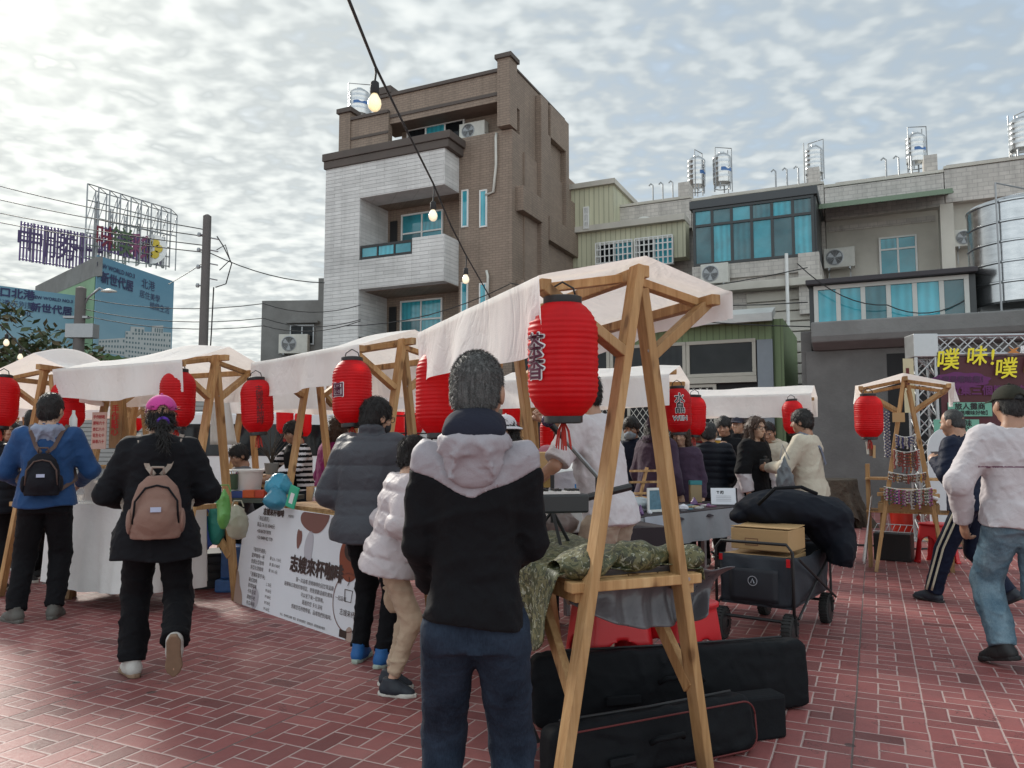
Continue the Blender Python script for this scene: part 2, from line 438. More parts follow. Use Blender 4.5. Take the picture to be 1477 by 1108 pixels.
# ------------------------------------------------------------------ ground
def paving():
    m, t, b = newmat('paving')
    co = t.node('ShaderNodeTexCoord').outputs['Object']
    o = ground(427.4, 1031); Wm = .323
    wob = t.m('MULTIPLY', t.m('SUBTRACT', t.noise(co, 5., 3), .5), .03)
    u = t.m('ADD', t.m('DIVIDE', t.m('SUBTRACT', t.vm('DOT_PRODUCT', co, tuple(D2)), o.dot(D2)), Wm), wob)
    v = t.m('ADD', t.m('DIVIDE', t.m('SUBTRACT', t.vm('DOT_PRODUCT', co, tuple(D1)), o.dot(D1)), Wm), wob)
    U = t.m('MULTIPLY', t.m('FRACT', u), 3.); V = t.m('MULTIPLY', t.m('FRACT', v), 3.)
    gt = lambda a, k: t.m('GREATER_THAN', a, k); lt = lambda a, k: t.m('LESS_THAN', a, k)
    ab = lambda a, k: t.m('ABSOLUTE', t.m('SUBTRACT', a, k))
    mn = lambda a, b_: t.m('MINIMUM', a, b_); mul = lambda a, b_: t.m('MULTIPLY', a, b_)
    d = mn(mn(U, t.m('SUBTRACT', 3., U)), mn(V, t.m('SUBTRACT', 3., V)))
    d = mn(d, t.m('ADD', ab(U, 1.), mul(gt(V, 2.), 9.)))
    d = mn(d, t.m('ADD', ab(V, 1.), mul(lt(U, 1.), 9.)))
    d = mn(d, t.m('ADD', ab(U, 2.), mul(lt(V, 1.), 9.)))
    d = mn(d, t.m('ADD', ab(V, 2.), mul(gt(U, 2.), 9.)))
    B = mul(gt(U, 1.), lt(V, 1.)); Cc = mul(gt(U, 2.), gt(V, 1.)); Dd = mul(lt(U, 2.), gt(V, 2.))
    E = mul(mul(gt(U, 1.), lt(U, 2.)), mul(gt(V, 1.), lt(V, 2.)))
    idx = t.m('ADD', t.m('ADD', B, mul(Cc, 2.)), t.m('ADD', mul(Dd, 3.), mul(E, 4.)))
    wn = t.node('ShaderNodeTexWhiteNoise', noise_dimensions='3D')
    t.l.new(t.comb(t.m('FLOOR', u), t.m('FLOOR', v), idx), wn.inputs['Vector'])
    rnd = wn.outputs['Value']
    face = t.ramp(rnd, [(0., (.13, .036, .035)), (.10, (.20, .054, .052)), (.5, (.245, .068, .065)), (.88, (.285, .084, .079)), (1., (.31, .108, .10))])
    grain = t.noise(co, 55., 6, .7); blot = t.noise(co, 1.1, 5, .6); st = t.noise(t.vm('MULTIPLY', co, (1, 1, 1)), 9., 5, .65)
    k = t.m('ADD', t.m('MULTIPLY_ADD', grain, .5, .48), t.m('MULTIPLY', st, .55))
    face = t.mix(1., face, t.comb(k, k, k), 'MULTIPLY')
    dust = t.ramp(blot, [(.42, (0, 0, 0)), (.72, (1, 1, 1))])
    face = t.mix(mul(dust, .22), face, (.36, .18, .165))
    stain = t.ramp(t.noise(co, .55, 6, .7), [(.55, (0, 0, 0)), (.75, (1, 1, 1))])
    face = t.mix(mul(stain, .42), face, (.075, .03, .032))
    jw = t.m('MULTIPLY_ADD', t.noise(co, 14., 3), .06, .022)
    joint = t.m('SUBTRACT', 1., t.m('DIVIDE', d, jw), clamp=True)
    jm = t.m('MULTIPLY', t.m('MULTIPLY', joint, 2.2, clamp=True), t.m('MULTIPLY_ADD', t.noise(co, 3., 3), .5, .6), clamp=True)
    c = t.mix(t.m('MULTIPLY', jm, .85), face, (.52, .42, .39))
    cutd = t.m('ABSOLUTE', t.m('SUBTRACT', t.m('FRACT', t.m('ADD', t.m('DIVIDE', u, 4.), .5)), .5))
    onl = mul(lt(cutd, .0035), gt(co and t.noise(co, .8, 2), .46))
    c = t.mix(mul(onl, .8), c, (.03, .022, .02))
    gv = t.node('ShaderNodeTexVoronoi'); gv.inputs['Scale'].default_value = 1.7; t.l.new(t.vm('ADD', co, t.vm('MULTIPLY', t.comb(t.noise(co, 30., 2), t.noise(co, 27., 2), 0.), (.02, .02, 0))), gv.inputs['Vector'])
    gum = mul(lt(gv.outputs['Distance'], .045), gt(t.sep(gv.outputs['Color'])[0], .45)); c = t.mix(mul(gum, .75), c, (.035, .026, .024))
    gv2 = t.node('ShaderNodeTexVoronoi'); gv2.inputs['Scale'].default_value = 4.3; t.l.new(co, gv2.inputs['Vector'])
    spk = mul(lt(gv2.outputs['Distance'], .035), gt(t.sep(gv2.outputs['Color'])[1], .7)); c = t.mix(mul(spk, .6), c, (.38, .34, .28))
    cr = t.m('ABSOLUTE', t.m('SUBTRACT', t.noise(co, 1.6, 6, .6, .5), .5)); crack = mul(lt(cr, .0022), gt(t.noise(co, .6, 2), .52)); c = t.mix(mul(crack, .6), c, (.04, .02, .02))
    t.l.new(c, b.inputs['Base Color'])
    t.l.new(t.m('MULTIPLY_ADD', grain, .35, .42), b.inputs['Roughness'])
    h = t.m('ADD', t.m('MULTIPLY', t.m('MINIMUM', d, .12), 8.), t.m('MULTIPLY', grain, .5))
    t.l.new(t.bump(h, .5, .006), b.inputs['Normal'])
    return m
g = MB().poly([(-400, -60, 0), (400, -60, 0), (400, 900, 0), (-400, 900, 0)]).build('ground', M('far ground', (.16, .14, .13), .9, .2, .5, .3, 20))
g.location.z = -.06; tag(g, kind='structure')
MPAVE = paving()
MB().poly([(-30, -8, 0), (30, -8, 0), (30, 23.5, 0), (-30, 23.5, 0)]).build('pavement', MPAVE)['kind'] = 'structure'
# ------------------------------------------------------------------ shared materials
def woodmat():
    m, t, b = newmat('pine timber')
    co = t.node('ShaderNodeTexCoord').outputs['Object']; s = t.sep(co)
    oi = t.node('ShaderNodeObjectInfo'); rnd = oi.outputs['Random']
    v = t.vm('ADD', co, t.comb(t.m('MULTIPLY', rnd, 7.), t.m('MULTIPLY', rnd, 3.), 0.))
    g = t.noise(t.vm('MULTIPLY', v, (38., 38., 2.2)), 1., 4, .6, .5); g2 = t.noise(t.vm('MULTIPLY', v, (9., 9., .9)), 1., 3, .5)
    c = t.ramp(t.m('ADD', t.m('MULTIPLY', g, .6), t.m('MULTIPLY', g2, .5)), [(.36, (.29, .15, .062)), (.55, (.47, .275, .125)), (.74, (.60, .395, .205))])
    vo = t.node('ShaderNodeTexVoronoi'); vo.inputs['Scale'].default_value = 1.; t.l.new(t.vm('MULTIPLY', v, (9., 9., 4.2)), vo.inputs['Vector'])
    kn = t.ramp(vo.outputs['Distance'], [(.10, (1, 1, 1)), (.17, (.3, .3, .3)), (.24, (0, 0, 0))])
    c = t.mix(t.m('MULTIPLY', kn, .75), c, (.13, .055, .02))
    k = t.m('MULTIPLY_ADD', rnd, .42, .70); c = t.mix(1., c, t.comb(k, k, t.m('MULTIPLY', k, .96)), 'MULTIPLY')
    dirt = t.ramp(t.noise(co, 3., 5, .7), [(.52, (0, 0, 0)), (.75, (1, 1, 1))]); c = t.mix(t.m('MULTIPLY', dirt, .3), c, (.16, .10, .06))
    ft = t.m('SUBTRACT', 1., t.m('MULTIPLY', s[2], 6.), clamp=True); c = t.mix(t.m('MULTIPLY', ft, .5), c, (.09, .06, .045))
    t.l.new(c, b.inputs['Base Color']); b.inputs['Roughness'].default_value = .62; b.inputs['Specular IOR Level'].default_value = .3
    t.l.new(t.bump(t.m('ADD', g, t.m('MULTIPLY', kn, -.4)), .35, .003), b.inputs['Normal']); return m
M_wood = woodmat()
M_steel = M('stainless steel', (.52, .53, .54), .2, .3, 3, metal=.94, stretch=(1, 1, 3))
M_grey_metal = M('grey metal', (.3, .31, .32), .4, .15, 8, metal=.7)
M_alu = M('aluminium truss', (.42, .43, .44), .38, .15, 8, metal=.75)
M_black = M('black plastic', (.012, .012, .013), .45, .2, 20)
M_rubber = M('rubber', (.02, .02, .02), .8, .2, 20, .2, 80)
M_wire = M('wire', (.012, .012, .013), .6)
M_whitep = M('white paint', (.72, .72, .70), .5, .08, 5, dirt=.12)
M_acbody = M('ac casing', (.58, .57, .52), .5, .1, 4, dirt=.3)
M_acgrill = M('ac grille', (.10, .10, .10), .5, .2, 10)
M_concrete = M('weathered concrete', (.155, .15, .145), .9, .5, 1.3, .5, 18, .02, dirt=.5)
M_concrete2 = M('grey render', (.20, .20, .195), .9, .3, 1.5, .4, 14, .02, dirt=.4)
M_dark = M('dark opening', (.012, .012, .013), .8)
def glassmat(name, col, rough=.05, spec=.8):
    m, t, b = newmat(name)
    co = t.node('ShaderNodeTexCoord').outputs['Object']; sp = t.sep(co); oi = t.node('ShaderNodeObjectInfo').outputs['Random']
    n = t.noise(t.vm('ADD', co, t.comb(t.m('MULTIPLY', oi, 40.), 0., 0.)), .9, 4, .6, .6)
    fold = t.m('SINE', t.m('MULTIPLY_ADD', t.m('ADD', sp[0], sp[1]), 34., t.m('MULTIPLY', n, 5.)))
    cur = t.m('MULTIPLY', t.m('GREATER_THAN', oi, .45), t.m('MULTIPLY_ADD', fold, .18, .1))
    k = t.m('ADD', t.m('MULTIPLY_ADD', n, 1.5, .15), t.m('ADD', cur, t.m('MULTIPLY', oi, .35)))
    t.l.new(t.mix(1., (*col, 1), t.comb(k, k, k), 'MULTIPLY'), b.inputs['Base Color'])
    b.inputs['Roughness'].default_value = rough; b.inputs['Specular IOR Level'].default_value = spec
    t.l.new(t.bump(t.noise(co, 1.3, 2), .08, .03), b.inputs['Normal'])
    return m
M_tglass = glassmat('turquoise tinted glass', (.03, .25, .31))
M_tglass2 = glassmat('dark teal glass', (.02, .10, .12))
M_dglass = glassmat('dark glass', (.012, .014, .016), spec=.22)
M_browntile = tilemat('brown clay tile', (.26, .197, .152), (.185, .14, .11), .24, .085, .010, .07, .75, .4, .35)
M_brownplain = tilemat('brown side tile', (.26, .198, .155), (.23, .175, .138), .24, .07, .006, .08, .8, .25, .35)
M_trim = M('grey brown coping', (.10, .08, .07), .8, .25, 2, .3, 20, dirt=.3)
M_whitestone = tilemat('white split stone', (.62, .61, .595), (.50, .49, .48), .9, .13, .006, .08, .85, 1., .22, .37)
M_mosaic = tilemat('pale mosaic tile', (.50, .465, .425), (.39, .36, .335), .3, .14, .012, .09, .6, .3, .42)
M_palewall = M('cream render', (.54, .51, .45), .85, .15, 1.2, .2, 20, dirt=.25)
def corrug(name, col, period=.2, dirt=.3):
    m, t, b = newmat(name)
    co = t.node('ShaderNodeTexCoord').outputs['Object']; s = t.sep(co)
    x = t.m('FRACT', t.m('DIVIDE', t.m('ADD', s[0], s[1]), period))
    gr = t.m('LESS_THAN', x, .18)
    n = t.noise(t.vm('MULTIPLY', co, (3, 3, .4)), 1.2, 5, .6); k = t.m('MULTIPLY_ADD', n, .6, .65)
    k = t.m('MULTIPLY', k, t.m('MULTIPLY_ADD', gr, -.35, 1.))
    t.l.new(t.mix(1., (*col, 1), t.comb(k, k, k), 'MULTIPLY'), b.inputs['Base Color'])
    b.inputs['Roughness'].default_value = .55
    t.l.new(t.bump(gr, .6, .02), b.inputs['Normal'])
    return m
M_green_pale = corrug('pale green sheet', (.55, .54, .385))
M_green_dark = corrug('dark green sheet', (.17, .235, .11), .16)

# ------------------------------------------------------------------ house-front frame
O = Vector((0, 25, 0)); FRZ = -A1
def fac(px, py, v):
    """pixel ray met with the upright plane v metres behind the brown house's front -> (u, z)"""
    a = (px-738.5)/F; b = (554-py)/F
    d = Vector((a, math.cos(TH)-b*math.sin(TH), math.sin(TH)+b*math.cos(TH)))
    o = Vector((0, 0, CH))
    s = (O.dot(D1)+v-o.dot(D1))/d.dot(D1)
    p = o+d*s
    return (p-O).dot(D2), p.z
def fz(px, py, v): return fac(px, py, v)[1]
def fu(px, v, py=450): return fac(px, py, v)[0]
def windowpart(parent, u0, u1, z0, z1, v, cols=2, rows=(1.,), glass=None, frame=None, fw=.06, depth=.08, name='window', alt=None):
    """recess frame with panes: window > pane"""
    glass = glass or M_tglass; frame = frame or M_whitep
    m = MB()
    m.bx(u0, u1, v-depth, v+.02, z1-fw, z1).bx(u0, u1, v-depth, v+.02, z0, z0+fw)
    m.bx(u0, u0+fw, v-depth, v+.02, z0+fw, z1-fw).bx(u1-fw, u1, v-depth, v+.02, z0+fw, z1-fw)
    for i in range(1, cols):
        x = u0+(u1-u0)*i/cols; m.bx(x-fw/2, x+fw/2, v-depth+.012, v+.02, z0+fw, z1-fw)
    zz = z0; tot = sum(rows); ys = [z0]
    for r_ in rows: zz += (z1-z0)*r_/tot; ys.append(zz)
    for z in ys[1:-1]: m.bx(u0+fw, u1-fw, v-depth+.006, v+.02, z-fw/2, z+fw/2)
    w_ = m.build(name, frame, parent, bevel=.006)
    for i in range(cols):
        for j in range(len(rows)):
            x0 = u0+(u1-u0)*i/cols; x1 = u0+(u1-u0)*(i+1)/cols
            gm = glass if alt is None else alt[(i+j) % len(alt)]
            MB().bx(x0+.01, x1-.01, v-.035+.006*(i % 2), v+.01, ys[j]+.01, ys[j+1]-.01).build('pane', gm, w_)
    return w_
def ac_unit(name, label, loc, rz, w=.85, h=.6, dpt=.32, stand=False, group='air conditioner units on the house walls'):
    """loc = centre of the underside of the casing, front faces local -y"""
    e = empty(name, loc, rz, label, 'air conditioner', group)
    MB().bx(-w/2, w/2, -dpt/2, dpt/2, .05, h).build('casing', M_acbody, e, bevel=.02)
    fr = h*.38; fx = -w*.14
    gr = MB()
    rot = Matrix.Rotation(R(90), 3, 'X')
    gr.lathe([(fr, 0), (fr, .015), (fr*.9, .02), (fr*.9, 0)], 28, (fx, -dpt/2, h/2+.03), rot, cap=False)
    for k in range(5): gr.lathe([(fr*(.2+.15*k), .012), (fr*(.2+.15*k)+.008, .016)], 24, (fx, -dpt/2, h/2+.03), rot, cap=False)
    for k in range(10):
        a = 2*math.pi*k/10; gr.beam((fx, -dpt/2-.013, h/2+.03), (fx+fr*math.cos(a), -dpt/2-.013, h/2+.03+fr*math.sin(a)), .01, .006)
    gr.build('grille', M_grey_metal, e)
    f = MB().lathe([(fr*.89, 0), (fr*.89, .006)], 28, (fx, -dpt/2+.002, h/2+.03), rot)
    f.build('fan_opening', M_acgrill, e)
    b_ = MB()
    for k in range(3):
        a = 2*math.pi*k/3+.4
        ca, sa = math.cos(a), math.sin(a)
        b_.poly([(fx, -dpt/2-.008, h/2+.03), (fx+fr*.8*math.cos(a-.3), -dpt/2-.007, h/2+.03+fr*.8*math.sin(a-.3)), (fx+fr*.85*ca, -dpt/2-.009, h/2+.03+fr*.85*sa), (fx+fr*.8*math.cos(a+.45), -dpt/2-.01, h/2+.03+fr*.8*math.sin(a+.45))])
    b_.build('fan_blade', M_grey_metal, e)
    ft = MB().bx(-w*.36, -w*.3, -dpt/2, dpt/2, 0, .05).bx(w*.3, w*.36, -dpt/2, dpt/2, 0, .05)
    if stand:
        ft.bx(-w*.36, -w*.33, -dpt/2-.05, dpt/2+.1, -.04, 0).bx(w*.33, w*.36, -dpt/2-.05, dpt/2+.1, -.04, 0)
        ft.bx(-w*.36, -w*.33, dpt/2+.06, dpt/2+.1, -.45, 0).bx(w*.33, w*.36, dpt/2+.06, dpt/2+.1, -.45, 0)
    ft.build('bracket', M_grey_metal, e)
    return e
def local(u, v, z): return O+D2*u+D1*v+Vector((0, 0, z))

# ---- brown and white town house
bh = empty('town_house', O, FRZ, 'four storey brown tiled town house with white stone balconies and setback top floor', 'house')
VB = -1.0                                         # front of the white stone boxes
uL = fu(468, VB, 350); uWr = fu(641, VB, 300); uC = 0.
uIn = fu(518, VB, 350)
zWt = fz(641, 213, VB); zWb = fz(641, 266, VB); zP1t = fz(641, 337, VB); zP1b = fz(641, 405, VB)
uPar = fu(594, VB, 370); zRl = fz(520, 375, VB)
ST = fz(520, 346, VB)-fz(520, 477, VB)
zWcor = zWt+.62
SIDE = 4.8; BACK = 6.4
wall = MB()
# brown core, front face with openings cut as separate panels: balcony bays recessed
bayL = uL+.02; bayR = uWr
core_top = fz(700, 193, 0.)
def bay_rows():
    rows = []
    k = 0
    zt = zWb
    while zt > 1: rows.append(zt); zt -= ST
    return rows
vR = .75                                          # back wall of balcony recess
wall.bx(bayR, uC, 0, BACK, 0, core_top)           # brown strip right of balconies
wall.bx(uL+.1, bayR-.003, vR, BACK, 0, zWt)             # recess back wall
wall.bx(uL+.1, bayR-.003, .003, vR, zWb+.02, zWt)
for k in range(1, 4): wall.bx(uL+.1, bayR-.003, -.6, vR-.003, zWb-ST*k+ (zP1b-(zWb-ST)) - .12 + .1, zP1b-ST*(k-1)+.25)
wall.build('wall', M_browntile, bh)
wh = MB()
wh.bx(uL, uIn, VB, vR+.4, 0, zWt)
wh.bx(uIn, uWr, VB, -.003, zWb, zWt-.002)
for k in range(0, 4):
    b0, t0 = zP1b-ST*k, zP1t-ST*k
    if t0 < .6: break
    wh.bx(uPar, uWr, VB, -.004, b0, t0)
    wh.bx(uIn-.002, uPar+.002, VB+.003, -.004, b0, zRl-ST*k)
wh.build('balcony_surround', M_whitestone, bh, bevel=.015)
for k in range(3):
    b0, t0, r0 = zP1b-ST*k, zP1t-ST*k, zRl-ST*k
    rl = MB(); rl.bx(uIn+.02, uPar-.02, VB+.05, VB+.11, t0-.12, t0-.03).bx(uIn+.02, uPar-.02, VB+.05, VB+.11, r0+.02, r0+.1)
    for i in range(4):
        x = uIn+.05+(uPar-uIn-.1)*i/3; rl.bx(x-.03, x+.03, VB+.048, VB+.112, r0, t0-.03)
    ro = rl.build('balcony_railing', M_black, bh)
    for i in range(3):
        x0 = uIn+.05+(uPar-uIn-.1)*i/3; MB().bx(x0+.035, x0+(uPar-uIn-.1)/3-.035, VB+.075, VB+.085, r0+.1, t0-.12).build('glass_panel', M_tglass, ro)
    uw0, uw1 = fu(580, vR, 310), fu(640, vR, 310)
    windowpart(bh, uw0, min(uw1, bayR-.08), zWb-ST*k-2.35, zWb-ST*k-.22, vR, 2, (1.45, .75), alt=[M_tglass2, M_tglass, M_tglass])
    dr = MB().bx(uIn+.12, uIn+.42, vR-.05, vR+.01, zWb-ST*k-2.5, zWb-ST*k-.4).build('side_door', M_black, bh)
    for px0, px1 in ((666, 676), (692, 703)):
        u0, u1 = fu(px0, 0, 300), fu(px1, 0, 300)
        windowpart(bh, u0, u1, fz(px0, 329, 0)-ST*k, fz(px0, 275, 0)-ST*k, 0, 1, (1,), fw=.05, depth=.05, name='slit_window')
cor = MB()
cor.bx(uL-.06, uWr+.16, VB-.06, .2, zWt, zWt+.28).bx(uL-.10, uWr+.24, VB-.11, .1, zWt+.28, zWt+.55)
cor.build('cornice', M_trim, bh, bevel=.02)
# terrace parapet on the left
zT0 = zWt+.55; uT1 = fu(560, -.3, 200)
pr = MB(); zTp = fz(500, 176, -.3)
pr.bx(uL+.35, uT1, -.3, -.05, zT0-.05, zTp).bx(uL+.05, uL+.55, -.36, .1, zT0-.03, zTp+.32).bx(uL+.05, uL+.3, .1, BACK, zT0-.03, zTp)
pr.build('parapet', M_browntile, bh)
cp = MB(); cp.bx(uL+.55, uT1, -.36, .0, zTp, zTp+.12).bx(uL-.03, uL+.63, -.44, .18, zTp+.32, zTp+.5).bx(uL+.55, uT1, -.33, -.296, zTp-.75, zTp-.65)
cp.build('coping', M_trim, bh, bevel=.015)
# top storey
uTa = fu(545, -.2, 170); zTop = fz(735, 101, -.2); zBand = fz(735, 143, -.2)
vTb = .62
tp = MB()
tp.bx(uTa+.5, uC-.35, vTb, BACK-1.6, core_top-.1, zTop-.1)
tp.bx(uTa, uC-.1, -.2, vTb+.3, zBand, zTop)
tp.bx(uC-.35, uC, -.205, 4.8, zBand-.05, zTop+.22)
tp.bx(uC-.352, uC-.002, .62, 4.79, core_top-.2, zBand)
tp.bx(uC-.42, uC+.05, -.27, .3, zTop-1.9, zTop+.42)
tp.build('top_storey', M_browntile, bh)
tt = MB(); tt.bx(uTa-.06, uC-.42, -.27, .1, zTop, zTop+.13).bx(uTa-.02, uC-.42, -.235, .0, zTop-.8, zTop-.68)
tt.bx(uC-.5, uC+.12, -.34, .38, zTop+.42, zTop+.58).bx(uC-.36, uC+.04, .3, 4.84, zTop+.22, zTop+.30).bx(uTa-.1, uTa+.6, -.3, .3, zTop+.13, zTop+.4)
tt.build('coping', M_trim, bh, bevel=.015)
windowpart(bh, fu(588, vTb, 190), fu(671, vTb, 190), core_top-.3, fz(640, 178, vTb), vTb, 3, (.6, 1.), alt=[M_dglass, M_dglass, M_tglass])
# side wall with raised bands
sd_ = MB()
sd_.bx(uC+.002, uC+.06, .9, BACK, 0, core_top-.5).bx(uC-.3, uC-.01, 2.4, BACK, 0, zTop-4.2)
sd_.build('side_wall', M_brownplain, bh)
sb = MB()
zs = [fz(766, 300, .8)-.1, fz(766, 300, .8)-.1-ST, fz(766, 300, .8)-.1-2*ST]
for z in zs:
    sb.bx(uC+.003, uC+.28, .3, 2.0, z-.1, z+.75)
    sb.bx(uC+.003, uC+.28, 2.65, BACK, z-.55, z+.35)
sb.bx(uC+.003, uC+.22, 2.0, 2.65, 0, zTop+.05)
sb.bx(uC+.003, uC+.22, 2.65, 2.9, zs[0]+.3, zTop-1.2).bx(uC+.003, uC+.22, 4.45, 4.78, zs[0]+.3, zTop+.03).bx(uC+.003, uC+.22, 2.9, 4.45, zTop-1.2, zTop+.04)
sb.bx(uC-.1, uC+.22, 4.8, BACK, zs[0]+.3, zs[0]+1.6).bx(uC+.003, uC+.29, 5.9, BACK+.05, 0, zs[0]+1.75)
sb.build('side_band', M_browntile, bh, bevel=.01)
# flue / hose on front
ho = MB(); z1 = fz(716, 195, -.1); z2 = fz(716, 280, -.1); uh = fu(716, -.05, 240)
ho.tube([(uh-.02, -.02, z1+.1), (uh, -.1, z1-.1), (uh, -.08, (z1+z2)/2), (uh-.1, -.07, z2+.1), (uh-.42, -.03, z2+.05)], .045, 8)
ho.build('drain_hose', M_acbody, bh, smooth=True); ho = MB(); zq = fz(704, 403, -.1); ho.tube([(uh-.35, -.08, zq+.3), (uh-.28, -.12, zq+.1), (uh-.3, -.1, zq-1.2)], .045, 8)
ho.build('drain_hose', M_acbody, bh, smooth=True)
ux = fu(692, .9, 195)
ac_unit('air_conditioner', 'boxy air conditioner on the top terrace of the brown house', local(ux, .45, core_top), FRZ, 1.0, .65)
def tank(label, base, rad, h, rz=0, legs=.5, group='rooftop water tanks', blue=True):
    e = empty('water_tank', base, rz, label, 'water tank', group)
    m = MB(); prof = [(rad*.3, legs), (rad*.97, legs+.06)]
    nb = 5
    for i in range(nb):
        z0 = legs+.1+(h-.2)*i/nb; z1_ = legs+.1+(h-.2)*(i+1)/nb
        prof += [(rad, z0), (rad, z1_-.06), (rad*1.025, z1_-.04), (rad*1.025, z1_-.015), (rad, z1_)]
    prof += [(rad*.97, legs+h-.06), (rad*.6, legs+h+.06), (rad*.3, legs+h+.1)]
    m.lathe(prof, 32).build('tank_body', M_steel, e, smooth=35)
    MB().lathe([(rad*.3, legs+h+.09), (rad*.3, legs+h+.15), (.02, legs+h+.17)], 20).build('lid', M_steel, e, smooth=35)
    if blue:
        MB().grid(lambda s_, q: Vector((math.cos(-2.4+s_*1.6)*(rad*1.004), math.sin(-2.4+s_*1.6)*(rad*1.004), legs+h*.40+q*h*.12*(1+.4*math.sin(s_*9)))), 12, 2).build('printed_band', M('blue print', (.05, .14, .35), .4), e)
    lg = MB()
    for k in range(4):
        a = k*math.pi/2+.6; x, y = rad*.85*math.cos(a), rad*.85*math.sin(a)
        lg.tube([(x, y, 0), (x, y, legs+.1)], .03, 6)
    lg.lathe([(rad*.88, legs*.5), (rad*.9, legs*.5+.04)], 20, cap=False)
    lg.build('stand', M_grey_metal, e)
    rl = MB(); x = rad+.06
    rl.tube([(x, -.1, 0), (x, -.1, legs+h+.35)], .022, 6).tube([(x, .12, 0), (x, .12, legs+h+.35)], .022, 6)
    rl.tube([(x, -.1, legs+h+.35), (-x, -.1, legs+h+.25), (-x, -.1, 0)], .02, 6)
    rl.build('pipe', M_grey_metal, e)
    return e
p = local(fu(518, 3., 170), 3., 0); tank('stainless water tank with blue band on the brown house roof', (p.x, p.y, fz(518, 176, 3.)-.3), .42, 1.1, .4)

# ---- row of pale houses behind on the right; front plane v = VR_
VR_ = 6.6
def ru(px, py=300): return fac(px, py, VR_)[0]
def rz_(px, py): return fac(px, py, VR_)[1]
u0, u1, u2, u3 = ru(836), ru(1000), ru(1190, 300), ru(1362, 300)
u4 = u3+5.2
ztop = rz_(1180, 268)
zpar = rz_(1180, 250)
gf = 0
def rowhouse(label, ua, ub, mats, zt):
    e = empty('row_house', O, FRZ, label, 'house', 'terrace of pale row houses')
    MB().bx(ua+.01, ub-.01, VR_, VR_+9, 0, zt).build('wall', mats, e)
    MB().bx(ua+.012, ub-.012, VR_-.35, VR_-.003, zt-1.15, zt-.02).build('fascia', M_mosaic, e, bevel=.01)
    MB().bx(ua+.0, ub-.0, VR_-.38, VR_+.15, zt, zt+.1).build('coping', M_palewall, e, bevel=.01)
    MB().bx(ub-.55, ub-.15, VR_-.1, VR_+.8, zt+.1, zt+.75).build('roof_pier', M_mosaic, e)
    MB().bx(ua+.3, ub-.56, VR_+2.2, VR_+2.4, zt, zt+.95).build('roof_parapet', M_mosaic, e)
    pp = MB()
    for dx in (.9, 1.3, 1.7):
        pp.tube([(ub-dx, VR_+.5, zt), (ub-dx, VR_+.5, zt+1.0), (ub-dx-.08, VR_+.5, zt+1.08), (ub-dx-.16, VR_+.5, zt+1.0)], .03, 6)
    pp.build('vent_pipe', M_grey_metal, e)
    return e
hA = rowhouse('pale row house with green sheet upper rooms, next to the brown house', u0, u1, M_mosaic, rz_(920, 300))
# green sheet attic room and green room below with barred windows
zA1 = rz_(870, 342); zA2 = rz_(870, 276)
ua1 = ru(838, 320); ua2 = ru(898, 320)
MB().bx(ua1, ua2, VR_-1.2, VR_+3, rz_(870, 340), rz_(870, 283)).build('attic_room', M_green_pale, hA)
MB().bx(ua1-.05, ua2+.1, VR_-1.35, VR_+3.1, rz_(870, 283), rz_(870, 276)).build('attic_roof', M_palewall, hA)
MB().bx(ua1, u1-.1, VR_-1.0, VR_-.36, rz_(900, 388), rz_(900, 340)).build('upper_room', M_green_pale, hA)
MB().bx(ua1-.05, u1-.08, VR_-1.25, VR_-.36, rz_(900, 340), rz_(900, 332)).build('eave', M_palewall, hA)
for a_, b_ in ((862, 914), (918, 972)):
    w_ = windowpart(hA, fac(a_, 365, VR_-1)[0], fac(b_, 365, VR_-1)[0], fac(915, 387, VR_-1)[1], fac(915, 347, VR_-1)[1], VR_-1.0, 2, (1,), alt=[M_dglass, M_tglass])
    br_ = MB(); x0, x1 = fac(a_, 365, VR_-1)[0], fac(b_, 365, VR_-1)[0]; z0, z1 = fac(915, 387, VR_-1)[1], fac(915, 347, VR_-1)[1]
    for i in range(9): x = x0+(x1-x0)*i/8; br_.bx(x-.022, x+.022, VR_-1.24, VR_-1.2, z0, z1)
    for i in range(5): z = z0+(z1-z0)*i/4; br_.bx(x0, x1, VR_-1.235, VR_-1.205, z-.02, z+.02)
    br_.build('window_bars', M_whitep, w_)
w_ = windowpart(hA, fac(841, 315, VR_-1.2)[0]+.03, fac(850, 315, VR_-1.2)[0], fac(845, 331, VR_-1.2)[1], fac(845, 299, VR_-1.2)[1], VR_-1.2, 2, (1, 1, 1), glass=M_dglass)
vt = MB(); pz = rz_(937, 340); vt.lathe([(.16, 0), (.16, .25), (.3, .27), (.3, .42), (.2, .5)], 16, (ru(937, 340), VR_-.8, pz)); vt.build('roof_vent', M_acbody, hA, smooth=40)

hB = rowhouse('pale row house with dark framed glass sunroom on its upper floor', u1, u2, M_mosaic, rz_(1095, 282))
